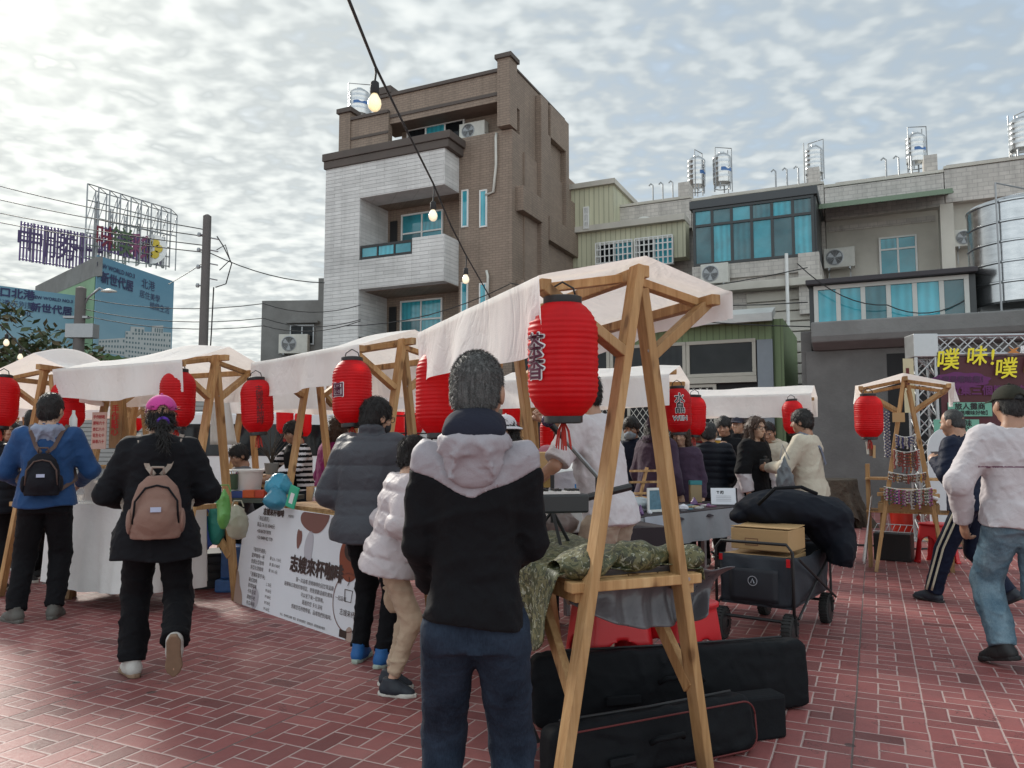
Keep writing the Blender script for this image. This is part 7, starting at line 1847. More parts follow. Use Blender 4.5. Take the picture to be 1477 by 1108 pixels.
def strands(sdf, mat_, parent, n, L, wdt, up, centre, seed, down=1.):
    V, Q = sdf.mesh()
    if not len(Q): return
    rs = np.random.RandomState(seed); c = V[Q]; nn = np.cross(c[:, 2]-c[:, 0], c[:, 3]-c[:, 1]); ar = np.linalg.norm(nn, axis=1)+1e-12
    i = rs.choice(len(Q), n, p=ar/ar.sum()); nr = nn[i]/ar[i][:, None]; b = rs.dirichlet((1, 1, 1, 1), n); p = (c[i]*b[:, :, None]).sum(1)
    sg = np.sign(((p-centre)*nr).sum(1)); nr = nr*np.where(sg == 0, 1, sg)[:, None]
    d = np.array((0, -.25, -1.))*down+rs.normal(size=(n, 3))*.45; d -= nr*(d*nr).sum(1)[:, None]; d /= np.linalg.norm(d, axis=1)[:, None]+1e-9
    d = d*(1-up)+nr*up; d /= np.linalg.norm(d, axis=1)[:, None]; sd_ = np.cross(d, nr+rs.normal(size=(n, 3))*.3); sd_ /= np.linalg.norm(sd_, axis=1)[:, None]+1e-9
    ln = L*(.6+.8*rs.rand(n))[:, None]; w_ = wdt*(.7+.6*rs.rand(n))[:, None]
    p0 = p-nr*.002; m_ = p0+d*ln*.5+nr*ln*.06
    K_ = np.stack([p0, m_+sd_*w_, p0+d*ln-nr*ln*.08*(1-up), m_-sd_*w_], 1).reshape(-1, 3)
    Q2 = np.arange(n*4).reshape(n, 4)+len(V)
    return npmesh('hair', np.concatenate([V, K_]), np.concatenate([Q, Q2]), mat_, parent)
def person(label, px, Y, H=1.70, rz=0., lean=0., headyaw=0., headpitch=0., arms=None, feet=None, skin=SK, hair=('short', H_black), top=None, bottom=None, shoes=(K_shoeb, K_sole), res=.012, fat=1., group=None, face=True, glasses=False, mask=None, cap=None, hood=None, hiplow=0., seed=None, female=False, py=640, xoff=0., handcurl=(.45, .45), extra=None, palm=None, sole_h=.028, hs=1.):
    seed = seed if seed is not None else abs(hash(label)) % 9999 if False else sum(map(ord, label))
    rz = rz+math.degrees(math.atan((738.5-px)/F))       # facing is given as seen from where the photo was taken
    sc = H/1.72; hsz = hs*(sc**.5)
    p = at(px, py, Y); loc = Vector((p.x+xoff, Y, 0))
    hipz = (.90-hiplow)*sc
    Rl = rotm(0, -lean)                 # forward lean about the hips: +y forward
    hip = np.array((0, 0, hipz))
    def tl(v): return hip+Rl @ (np.array(v, float)*sc-np.array((0, 0, .90*sc)))
    sh = {1: tl((.178*fat**.5*(.93 if female else 1), -.005, 1.405)), -1: tl((-.178*fat**.5*(.93 if female else 1), -.005, 1.405))}
    arms = arms or {}
    A_ = {}
    for s_ in (1, -1):
        el, wr = arms.get(s_, ((s_*.255, -.03, 1.13), (s_*.27, .06, .89)))
        A_[s_] = (np.array(el)*sc, np.array(wr)*sc)
        if s_ not in arms:
            A_[s_] = (sh[s_]+np.array((s_*.055, -.03, -.28))*sc, sh[s_]+np.array((s_*.075, .06, -.51))*sc)
    feet = feet or {}
    Ft = {}
    for s_ in (1, -1):
        f_ = feet.get(s_, (s_*.105, 0., 0.))
        ank = np.array((f_[0], f_[1], f_[2]+.085))*1.0
        ank = np.array((f_[0]*sc, f_[1]*sc, f_[2]*sc+.085*sc)); pitch = f_[3] if len(f_) > 3 else 0.; yaw = f_[4] if len(f_) > 4 else -s_*8.
        hp = hip+np.array((s_*.088*sc*fat**.3, 0, -.02*sc))
        v = ank-hp; D_ = min(np.linalg.norm(v), .838*sc); u = v/np.linalg.norm(v)
        l1, l2 = .425*sc, .415*sc
        a = (l1*l1-l2*l2+D_*D_)/(2*D_); h_ = math.sqrt(max(l1*l1-a*a, 0))
        fw = np.array((s_*.08, 1, 0)); fw = fw-u*(fw @ u); fw /= np.linalg.norm(fw)
        Ft[s_] = (hp, hp+u*a+fw*h_, ank, pitch, yaw)
    nk = tl((0, -.012, 1.46)); Mh = rotm(headyaw, -lean*.35-headpitch)
    hc = nk+Rl @ np.array((0, .012, .065))*sc+Mh @ np.array((0, .018, .085))*hsz*1.0
    h2w = lambda v: hc+Mh @ (np.array(v, float)*hsz)
    # ---- body
    pts = [hc]+[A_[s_][1] for s_ in A_]+[A_[s_][0] for s_ in A_]+[Ft[s_][2] for s_ in Ft]+[Ft[s_][1] for s_ in Ft]+[sh[1], sh[-1]]
    lo = np.min(pts, 0)-.22; hi = np.max(pts, 0)+.20; lo[2] = -.03 if min(Ft[1][2][2], Ft[-1][2][2]) < .2 else lo[2]
    fr = res*.55
    fine = []
    for ax_ in range(3):
        z = [(hc[ax_]-.13*hsz, hc[ax_]+.14*hsz, fr)]
        for s_ in (1, -1): z.append((A_[s_][1][ax_]-.12, A_[s_][1][ax_]+.12, max(fr, .0062)))
        fine.append(z)
    s = SDF.boxed(lo, hi, res*1.35, fine)
    def torso(S_, prof, off=0., k=.03, zlo=.84):
        zs = [q[0] for q in prof]; wx = [q[1]*fat+off for q in prof]; wy = [q[2]*fat+off for q in prof]; cy = [q[3] if len(q) > 3 else 0. for q in prof]
        def fn(X, Y_, Z):
            qx = X-hip[0]; qy = Y_-hip[1]; qz = Z-hip[2]
            x = Rl[0][0]*qx+Rl[1][0]*qy+Rl[2][0]*qz; y = Rl[0][1]*qx+Rl[1][1]*qy+Rl[2][1]*qz; z = (Rl[0][2]*qx+Rl[1][2]*qy+Rl[2][2]*qz)/sc+.90
            zc = np.clip(z, zs[0], zs[-1])
            a_ = np.interp(zc, zs, wx)*sc; b_ = np.interp(zc, zs, wy)*sc; c_ = np.interp(zc, zs, cy)*sc
            e_ = np.abs(x/a_)**2.4+np.abs((y-c_)/b_)**2.4
            d = (e_**(1/2.4)-1)*np.minimum(a_, b_)
            dz = np.maximum(zs[0]-z, z-zs[-1])*sc
            return np.where(dz > 0, np.sqrt(np.maximum(d, 0)**2+dz**2), np.maximum(d, dz))
        c0 = tl((0, 0, zs[0])); c1 = tl((0, 0, zs[-1])); m = .34*fat+off
        S_.put(np.minimum(c0, c1)-m, np.maximum(c0, c1)+m, fn, k)
    BP = [(.865, .150, .10, -.005), (.90, .165, .112, -.01), (1.0, .148, .10, 0), (1.12, .142, .10, 0.), (1.28, .165, .112, .0), (1.38, .165, .10, -.005), (1.44, .10, .07, -.012), (1.47, .06, .055, -.012)]
    if female: BP = [(z, wx*.94, wy*(1.08 if 1.2 < z < 1.35 else .95), cy_+(.012 if 1.2 < z < 1.35 else 0)) for (z, wx, wy, cy_) in BP]
    BP = [(z, wx*.90, wy*.90, cy_) for (z, wx, wy, cy_) in BP]
    torso(s, BP)
    s.cone(nk-np.array((0, 0, .03)), h2w((0, -.02, -.07)), .062*sc*fat**.3, .052*hsz*fat**.3, .03)
    for s_ in (1, -1):
        el, wr = A_[s_]
        s.cone(sh[s_]-np.array((s_*.018, 0, .01)), el, .045*sc, .037*sc, .03); s.cone(el, wr, .037*sc, .026*sc, .012)
        d = wr-el; nrm = (palm or {}).get(s_, (-s_*1., .25, .0)); hand(s, wr, d/np.linalg.norm(d), nrm, sc**.7, handcurl[0 if s_ == 1 else 1], s_)
        hp, kn, an, pt, yw = Ft[s_]
        s.cone(hp, kn, .066*sc, .042*sc, .03); s.cone(kn, kn*.6+an*.4, .041*sc, .045*sc, .02); s.cone(kn*.6+an*.4, an, .044*sc, .032*sc, .02)
        Mf = rotm(yw, pt); s.cone(an+Mf @ np.array((0, -.03, -.05))*sc, an+Mf @ np.array((0, .13, -.06))*sc, .03*sc, .026*sc, .02)
    # head
    k3 = Mh.T.tolist()
    K3 = [[Mh[i][j] for j in range(3)] for i in range(3)]
    def E(c, r_, k=.02, carve=False): s.ell(h2w(c), np.array(r_)*hsz, k, K3, carve)
    E((0, -.014, .028), (.075, .096, .09), .02); E((0, .022, -.035), (.062, .068, .078), .03); E((0, .055, -.088), (.026, .026, .022), .025)
    for sx in (-1, 1): E((sx*.04, .05, -.028), (.026, .03, .03), .02); E((sx*.078, -.008, -.012), (.010, .022, .032), .008); s.cone(h2w((sx*.028, -.045, -.06)), h2w((sx*.03, -.05, -.13)), .03*hsz, .035*hsz, .03)
    if face:
        E((0, .075, .022), (.046, .016, .010), .014)
        for sx in (-1, 1): E((sx*.031, .094, .002), (.015, .012, .009), .010, True)
        s.cone(h2w((0, .084, .008)), h2w((0, .104, -.028)), .008*hsz, .012*hsz, .010); E((-.011, .094, -.032), (.007, .008, .006), .006); E((.011, .094, -.032), (.007, .008, .006), .006)
        E((0, .086, -.060), (.021, .008, .0055), .005); E((0, .084, -.070), (.018, .008, .006), .005)
    root = s.build('person', skin); root.location = loc; root.rotation_euler = (0, 0, R(rz)); tag(root, label, 'person', group)
    if face:
        for sx in (-1, 1):
            m = MB(); m.lathe([(.001, .0128), (.006, .0115), (.0062, .0113)], 10, (0, 0, 0), np_rot(Mh @ np.array(Matrix.Rotation(R(-90), 3, 'X'))), mi=1, cap=False)
            rr = [(.0125*math.sin(a), .0125*math.cos(a)) for a in [math.pi*i/10 for i in range(11)]]
            m.lathe(rr, 12, (0, 0, 0), np_rot(Mh), mi=0, cap=False)
            o = m.build('eye', [E_w, E_b], root, smooth=True); o.location = Vector(h2w((sx*.031, .073, .001))); o.scale = (hsz, hsz, hsz*.62)
            m = MB(); m.tube([Vector(h2w((sx*.014, .092, .017))), Vector(h2w((sx*.03, .093, .0225))), Vector(h2w((sx*.046, .080, .017)))], [.0026, .0036, .0018], 6); m.build('eyebrow', hair[1], root, smooth=True)
    if mask:
        ms_ = SDF.boxed(hc-.15, hc+.15, .006); ms_.ell(h2w((0, .04, -.06)), np.array((.066, .070, .058))*hsz, .02, K3); ms_.ell(h2w((0, .10, -.035)), np.array((.02, .018, .022))*hsz, .02, K3)
        ms_.cut(lambda X, Y_, Z: -((X-hc[0])*Mh[0][1]+(Y_-hc[1])*Mh[1][1]+(Z-hc[2])*Mh[2][1])+.035*hsz)
        ms_.build('face_mask', mask, root)
        m = MB()
        for sx in (-1, 1): m.tube([Vector(h2w((sx*.064, .04, -.04))), Vector(h2w((sx*.082, -.005, -.01)))], .0015, 4)
        m.build('mask_loop', mask, root)
    if glasses:
        m = MB()
        for sx in (-1, 1):
            m.tube([Vector(h2w((sx*.034+.024*math.cos(a), .104, .0+.019*math.sin(a)))) for a in [2*math.pi*i/14 for i in range(15)]], .0022, 5)
            m.tube([Vector(h2w((sx*.058, .103, .004))), Vector(h2w((sx*.080, .0, .004)))], .002, 5)
        m.tube([Vector(h2w((-.011, .104, .003))), Vector(h2w((.011, .104, .003)))], .002, 5)
        m.build('glasses', K_lens, root)
    # ---- hair
    hk, hm = hair
    hres = res*.6
    hs = SDF.boxed(hc-np.array((.26, .28, .42)), hc+np.array((.26, .26, .20)), max(hres, .0058))
    def HE(c, r_, k=.02): hs.ell(h2w(c), np.array(r_)*hsz, k, K3)
    loc_ = lambda X, Y_, Z: [((X-hc[0])*Mh[0][j]+(Y_-hc[1])*Mh[1][j]+(Z-hc[2])*Mh[2][j])/hsz for j in range(3)]
    if hk in ('short', 'buzz', 'mop', 'bald'):
        g_ = dict(short=.012, buzz=.006, mop=.020, bald=.003)[hk]
        HE((0, -.014, .030), (.075+g_, .096+g_, .09+g_*1.1)); HE((0, -.045, -.03), (.066+g_, .06+g_, .06+g_))
        hx, hz = HAIRLINE['short' if hk == 'buzz' else hk]
        def ct(X, Y_, Z):
            x, y, z = loc_(X, Y_, Z); return (np.interp(y, hx, hz)+(.02*np.maximum(0, .03-np.abs(x)) if hk != 'mop' else .012*np.sin(x*90))-z)*hsz
        fh = folds(seed, .004 if hk in ('buzz', 'bald') else .010 if hk == 'mop' else .008, 60, (1, 1, .35)); hs.shift(fh); hs.cut(ct)
        nst = 15000 if Y < 3 else 3500 if Y < 6 else 900
        if hk in ('buzz', 'bald'): strands(hs, hm, root, nst if hk == 'buzz' else nst//4, .013, .0006 if Y < 3 else .001, .5, hc, seed)
        else: strands(hs, hm, root, nst, .034, .0013 if Y < 6 else .002, .16, hc, seed)
    elif hk in ('long', 'bob', 'pony', 'curly'):
        gg = .026 if hk == 'curly' else .004 if cap else .016
        HE((0, -.016, .030), (.075+gg, .096+gg, .088+gg)); HE((0, -.05, -.035), (.07+gg, .06+gg, .06+gg))
        hx, hz = HAIRLINE['short']
        def ct(X, Y_, Z):
            x, y, z = loc_(X, Y_, Z); return (np.interp(y, hx, hz)-z)*hsz
        hs.cut(ct)
        if cap: hs.cut(lambda X, Y_, Z: (loc_(X, Y_, Z)[2]-.045)*hsz)
        if hk == 'pony': hs.cone(h2w((0, -.095, -.02)), h2w((0, -.135, -.05)), .026*hsz, .026*hsz, .02); hs.cone(h2w((0, -.14, -.06)), h2w((.01, -.215, -.20)), .034*hsz, .016*hsz, .02); hs.cone(h2w((.01, -.15, -.08)), h2w((-.02, -.20, -.18)), .026*hsz, .010*hsz, .02)
        else:
            Ln = dict(long=-.27, bob=-.12, curly=-.13)[hk]
            for sx in (-1, 1):
                hs.cone(h2w((sx*.062, .0, .05)), h2w((sx*.088, .012, Ln)), .034*hsz, .032*hsz, .03); hs.cone(h2w((sx*.05, -.07, .0)), h2w((sx*.06, -.09, Ln)), .05*hsz, .05*hsz, .04)
                hs.cone(h2w((sx*.02, .075, .088)), h2w((sx*.078, .055, -.01)), .02*hsz, .022*hsz, .02)
            hs.cone(h2w((0, -.08, .0)), h2w((0, -.10, Ln)), .06*hsz, .06*hsz, .04)
        fh = folds(seed, .012 if hk != 'curly' else .02, 45 if hk != 'curly' else 38, (1, 1, .5 if hk != 'curly' else 1)); hs.shift(fh)
        strands(hs, hm, root, 3000 if Y < 6 else 1500, .06 if hk != 'curly' else .035, .002, .2 if hk != 'curly' else .4, hc, seed)
    if cap:
        cm_, style = cap
        cs = SDF.boxed(hc-.22, hc+.24, .0062); cs.ell(h2w((0, -.010, .035)), np.array((.091, .112, .092))*hsz, .01, K3)
        brim = 1
        cs.cut(lambda X, Y_, Z: (.030-loc_(X, Y_, Z)[2]-.10*np.minimum(0, loc_(X, Y_, Z)[1]+.0)*(-.35))*hsz)
        if style != 'hat':
            def opn(X, Y_, Z): x, y, z = loc_(X, Y_, Z); return (np.sqrt((x/.032)**2+((z-.028)/.030)**2)-1)*.03*hsz
            cs.cut(lambda X, Y_, Z: np.where(loc_(X, Y_, Z)[1] < -.05, -opn(X, Y_, Z), -.1))
        def pk(X, Y_, Z):
            x, y, z = loc_(X, Y_, Z)
            if style == 'hat': r_ = np.sqrt((x/.155)**2+((y+.01)/.175)**2); return np.maximum((r_-1)*.15, np.abs(z-.030+.05*r_**2*.6-.0)-.005)*hsz
            r_ = np.sqrt((x/.082)**2+((y-.085)/.10)**2); return np.maximum(np.maximum((r_-1)*.08, np.abs(z-.040+.9*x*x*4+.15*(y-.1))-.0045), .03-y)*hsz
        cs.put(hc-.24, hc+.24, pk, .006)
        o = cs.build('cap' if style != 'hat' else 'sun_hat', cm_, root)
        MB().lathe([(.008, 0), (.007, .006), (.001, .009)], 10, Vector(h2w((0, -.012, .128))), np_rot(Mh)).build('button', cm_, o)
    # ---- top garment
    T_ = top or dict(m=K_blk2); ease = T_.get('ease', .02); hem = T_.get('hem', .80); kind_ = T_.get('kind', 'jacket'); slv = T_.get('sleeve', .97); sr = T_.get('sr', (.078, .066, .052))
    gres = res*T_.get('rk', .85)
    allp = [sh[1], sh[-1], tl((0, 0, hem)), tl((0, 0, 1.52)), A_[1][0], A_[-1][0]]+([A_[1][1], A_[-1][1]] if slv > .6 else [])
    js = SDF.boxed(np.min(allp, 0)-.26*fat, np.max(allp, 0)+.24*fat, gres)
    fl = T_.get('flare', .02)
    JP = [(hem-.06, .172+fl, .128+fl*.7, -.005), (.92, .172+fl*.6, .128+fl*.4, -.008), (1.02, .16+fl*.3, .118), (1.15, .158, .118), (1.28, .172, .122, -.002), (1.38, .172, .112, -.008), (1.43, .125, .09, -.012), (1.475, .078, .075, -.012)]
    if hem < .80: JP = [(hem-.06, .175+fl, .135+fl*.6, -.005), (.85, .18+fl*.8, .136+fl*.5, -.008)]+JP[1:]
    torso(js, JP, ease, .035, hem)
    for s_ in (1, -1):
        el, wr = A_[s_]; a_, b_, c_ = [q*sc*fat**.5 for q in sr]
        js.cone(sh[s_]+(np.array((-s_*.008, 0, -.004))), el, a_, b_, .05)
        if slv > .6: js.cone(el, el+(wr-el)*slv, b_, c_, .025)
        else: pass
    if T_.get('collar'):
        cc = h2w((0, -.015, -.115)); js.ell((nk+cc)/2+np.array((0, .004, .012)), np.array((.088, .088, .05))*sc, .03)
        if T_['collar'] > 1: js.ell(nk+np.array((0, .0, .075))*sc, np.array((.082, .088, .05))*sc, .025)
    if T_.get('hood'):
        hq = tl((0, -.11, 1.40)); js.ell(hq, np.array((.14, .065, .10))*sc, .05); js.ell(tl((0, -.05, 1.465)), np.array((.115, .09, .045))*sc, .04)
    def torso_z(X, Y_, Z): return (Rl[0][2]*(X-hip[0])+Rl[1][2]*(Y_-hip[1])+Rl[2][2]*(Z-hip[2]))/sc+.90
    amp = T_.get('fold', .010)
    fo = folds(seed, amp, 8, (1, 1, 1.2)); fo2 = folds(seed+5, amp*.5, 19, (1, 1, 1.3)); fo3 = folds(seed+9, amp*.22, 42)
    if kind_ == 'puffer':
        per = T_.get('per', .085)
        def quilt(X, Y_, Z):
            z = torso_z(X, Y_, Z); lat = np.abs(X) > .225*sc
            return -(np.abs(np.sin(math.pi*z/per))**.55-.6)*T_.get('puff', .010)
        js.shift(lambda X, Y_, Z: quilt(X, Y_, Z)+fo2(X, Y_, Z)*.8)
    else: js.shift(lambda X, Y_, Z: fo(X, Y_, Z)+fo2(X, Y_, Z)+fo3(X, Y_, Z))
    wave = T_.get('wave', .012)
    def hemcut(X, Y_, Z):
        near = (np.abs(X) < .30*sc*fat)
        d = (hem+wave*np.sin(X*14+seed)+wave*.6*np.sin(Y_*17)-torso_z(X, Y_, Z))*sc
        arm = np.minimum(np.sqrt((X-A_[1][1][0])**2+(Y_-A_[1][1][1])**2), np.sqrt((X-A_[-1][1][0])**2+(Y_-A_[-1][1][1])**2)) < .075*sc if slv > .6 else False
        return np.where(arm, -.1, d)
    js.cut(hemcut)
    # neckline and cuffs
    def neck(X, Y_, Z):
        ax0 = nk; d_ = h2w((0, -.005, -.02))-nk; d_ = d_/np.linalg.norm(d_)
        t_ = (X-ax0[0])*d_[0]+(Y_-ax0[1])*d_[1]+(Z-ax0[2])*d_[2]
        q_ = np.sqrt(np.maximum((X-ax0[0])**2+(Y_-ax0[1])**2+(Z-ax0[2])**2-t_*t_, 0)); return np.minimum(t_-T_.get('neck', .045)*sc, (.115*sc-q_))
    if not T_.get('hood'): js.cut(neck)
    if slv > .6:
        for s_ in (1, -1):
            el, wr = A_[s_]; u = (wr-el)/np.linalg.norm(wr-el); q = el+(wr-el)*slv
            js.cut(lambda X, Y_, Z: np.where((X-q[0])**2+(Y_-q[1])**2+(Z-q[2])**2 < (.10*sc)**2, (X-q[0])*u[0]+(Y_-q[1])*u[1]+(Z-q[2])*u[2], -.1))
    else:
        for s_ in (1, -1):
            el, wr = A_[s_]; u = (el-sh[s_])/np.linalg.norm(el-sh[s_]); q = sh[s_]+(el-sh[s_])*(slv/.6)
            js.cut(lambda X, Y_, Z: np.where((X-q[0])**2+(Y_-q[1])**2+(Z-q[2])**2 < (.16*sc)**2, (X-q[0])*u[0]+(Y_-q[1])*u[1]+(Z-q[2])*u[2], -.1))
    if T_.get('split'):
        n2, m2, pk = T_['split']
        split_build(js, [kind_ if kind_ != 'puffer' else 'puffer_jacket', n2], [T_['m'], m2], root, lambda c: pk(c, sc, nk, A_, sh), (lambda X, Y_, Z: pk.field(X, Y_, Z, sc)) if hasattr(pk, 'field') else None)
    else: js.build({'puffer': 'puffer_jacket', 'tee': 't_shirt', 'sweater': 'sweatshirt'}.get(kind_, kind_), T_['m'], root)
    # ---- hood as own part
    if hood:
        hm_, hst = hood; q = SDF.boxed(nk-.32, nk+.34, .0085)
        if hst == 'down':
            q.ell(tl((0, -.065, 1.455)), np.array((.128, .108, .058))*sc, .05); q.ell(tl((0, -.105, 1.385)), np.array((.104, .044, .095))*sc, .06); q.ell(tl((0, -.02, 1.49)), np.array((.102, .100, .042))*sc, .03)
            for sx in (-1, 1): q.cone(tl((sx*.03, -.165, 1.44)), tl((sx*.085, -.12, 1.30)), .020*sc, .012*sc, .03)
            ib = tl((0, -.035, 1.56)); q.ell(ib, np.array((.098, .125, .085))*sc, .02, None, True)
        else:
            q.ell(h2w((0, -.03, .02)), np.array((.115, .13, .135))*hsz, .03); q.ell(tl((0, -.05, 1.48)), np.array((.15, .12, .07))*sc, .05); q.ell(h2w((0, .06, -.01)), np.array((.085, .10, .11))*hsz, .03, None, True)
        f1 = folds(seed+3, .013, 17); f2 = folds(seed+4, .007, 38); q.shift(lambda X, Y_, Z: f1(X, Y_, Z)+f2(X, Y_, Z)); q.build('hood', hm_, root)
    # ---- trousers
    B_ = bottom or dict(m=K_blk); br_ = B_.get('r', (.100, .082, .066)); bh_ = B_.get('hem', .05)
    bp = [hip+np.array((0, 0, .16))]+[Ft[s_][i] for s_ in Ft for i in (1, 2)]
    bs = SDF.boxed(np.min(bp, 0)-.20*fat, np.max(bp, 0)+.18*fat, res*B_.get('rk', .9))
    torso(bs, [(.80, .168, .122, -.012), (.90, .172, .122, -.012), (1.0, .158, .112, -.004), (1.05, .155, .11)], .008, .03)
    ends = []
    for s_ in (1, -1):
        hp, kn, an, pt, yw = Ft[s_]; a_, b_, c_ = [q_*sc*fat**.4 for q_ in br_]
        bs.cone(hp+np.array((0, -.005, -.02)), kn, a_, b_, .03); u = (an-kn)/np.linalg.norm(an-kn); bs.cone(kn, an+u*.06*sc, b_, c_, .02); ends.append((an-u*(bh_-.05)*sc, u))
    ba = B_.get('fold', .012); f1 = folds(seed+11, ba, 9, (1, 1, 1.6)); f2 = folds(seed+12, ba*.55, 20, (1, 1, 1.8)); f3 = folds(seed+13, ba*.3, 40, (1, 1, 1.4))
    kz = min(Ft[1][1][2], Ft[-1][1][2])
    bs.shift(lambda X, Y_, Z: (f1(X, Y_, Z)+f2(X, Y_, Z)+f3(X, Y_, Z))*(.75+.6*np.clip((kz-Z)/.35, 0, 1)))
    for (q, u) in ends:
        bs.cut(lambda X, Y_, Z: np.where((X-q[0])**2+(Y_-q[1])**2+(Z-q[2])**2 < (.16*sc)**2, (X-q[0])*u[0]+(Y_-q[1])*u[1]+(Z-q[2])*u[2], -.1))
    if B_.get('split'):
        n2, m2, pk = B_['split']; split_build(bs, ['trousers', n2], [B_['m'], m2], root, lambda c: pk(c, Ft, sc))
    else: bs.build('trousers', B_['m'], root)
    # ---- shoes
    for s_ in (1, -1):
        hp, kn, an, pt, yw = Ft[s_]; Mf = rotm(yw, pt); K4 = [[Mf[i][j] for j in range(3)] for i in range(3)]
        w2 = lambda v: an+Mf @ (np.array(v, float)*sc)
        lf_ = lambda X, Y_, Z: [((X-an[0])*Mf[0][j]+(Y_-an[1])*Mf[1][j]+(Z-an[2])*Mf[2][j])/sc for j in range(3)]
        c0 = w2((0, .05, -.03)); q = SDF.boxed(c0-.22*sc, c0+.22*sc, max(.0065, res*.6))
        q.cone(w2((0, -.045, -.045)), w2((0, .03, -.04)), .042*sc, .045*sc, .02); q.cone(w2((0, .03, -.045)), w2((0, .135, -.06)), .046*sc, .034*sc, .03); q.cone(w2((0, -.03, -.03)), w2((0, -.015, .035)), .042*sc, .047*sc, .03); q.cone(w2((0, .01, .0)), w2((0, .10, -.045)), .035*sc, .025*sc, .03)
        q.cut(lambda X, Y_, Z: (-.085+sole_h*.5-lf_(X, Y_, Z)[2])*sc); q.cut(lambda X, Y_, Z: (lf_(X, Y_, Z)[2]-.035)*sc)
        f1 = folds(seed+20, .003, 40); q.shift(f1)
        sh_ = q.build('shoe', shoes[0], root)
        q = SDF.boxed(c0-.22*sc, c0+.22*sc, max(.0065, res*.6))
        def sole(X, Y_, Z):
            x, y, z = lf_(X, Y_, Z); w_ = np.interp(y, [-.09, -.05, .0, .05, .11, .15, .172], [.02, .040, .038, .040, .049, .036, .012]); r_ = np.maximum(np.abs(x)-w_, np.maximum(-.095-y, y-.178)); return np.maximum(r_, np.abs(z+.085-sole_h*.5)-sole_h*.5)*sc
        q.put(c0-.3, c0+.3, sole, 0); q.build('sole', shoes[1], sh_)
    info = dict(root=root, hc=hc, nk=nk, A=A_, F=Ft, sc=sc, sh=sh, tl=tl, h2w=h2w, hip=hip, Rl=Rl, loc=loc, rz=R(rz), hsz=hsz)
    return info
def np_rot(Mh): return Matrix([[float(Mh[i][j]) for j in range(3)] for i in range(3)])
def toworld(I, v): v = Vector([float(q) for q in v]); v.rotate(Euler((0, 0, I['rz']))); return v+I['loc']
def held(o, I): o.location = I['loc']; o.rotation_euler = (0, 0, I['rz']); return o

# 1 grey-haired man in front
def yoke(c, sc, nk, A_, sh):
    zl = 1.265*sc-.10*sc*np.abs(c[:, 0])/.25*-.9-.02
    zl = (1.215+.24*np.clip(np.abs(c[:, 0])/.25, 0, 1)*.62)*sc
    return (c[:, 2] > zl).astype(int)
yoke.field = lambda X, Y_, Z, sc: (1.275+.115*np.clip(np.abs(X)/.25, 0, 1))*sc+.004*np.sin(X*40)-Z
I1 = person('grey-haired man in black and lavender hooded jacket and dark jeans, back to us', 686, 2.36, 1.645, rz=-4, headyaw=-6, hair=('buzz', H_grey), headpitch=6,
  arms={1: ((.185, .04, 1.13), (.12, .23, 1.04)), -1: ((-.185, .0, 1.12), (-.16, .16, .96))},
  feet={1: (.12, -.02, 0), -1: (-.12, .04, 0)}, skin=SK, res=.0088, fat=.80, hs=1.02, face=True,
  top=dict(m=K_blk, ease=.020, hem=.895, flare=.035, sr=(.078, .066, .056), fold=.013, split=('yoke', K_lav, yoke), rk=.8, neck=.03), hood=(K_lav, 'down'),
  bottom=dict(m=J_dark, r=(.108, .088, .075), rk=.85, fold=.010))
q = SDF.boxed(I1['nk']-.3, I1['nk']+.3, .0085); q.ell(I1['tl']((0, -.035, 1.50)), (.098, .100, .062), .02); q.ell(I1['tl']((0, -.095, 1.475)), (.098, .062, .055), .03)
f1 = folds(6, .006, 26); q.shift(f1); q.build('hood_lining', K_check, I1['root'])
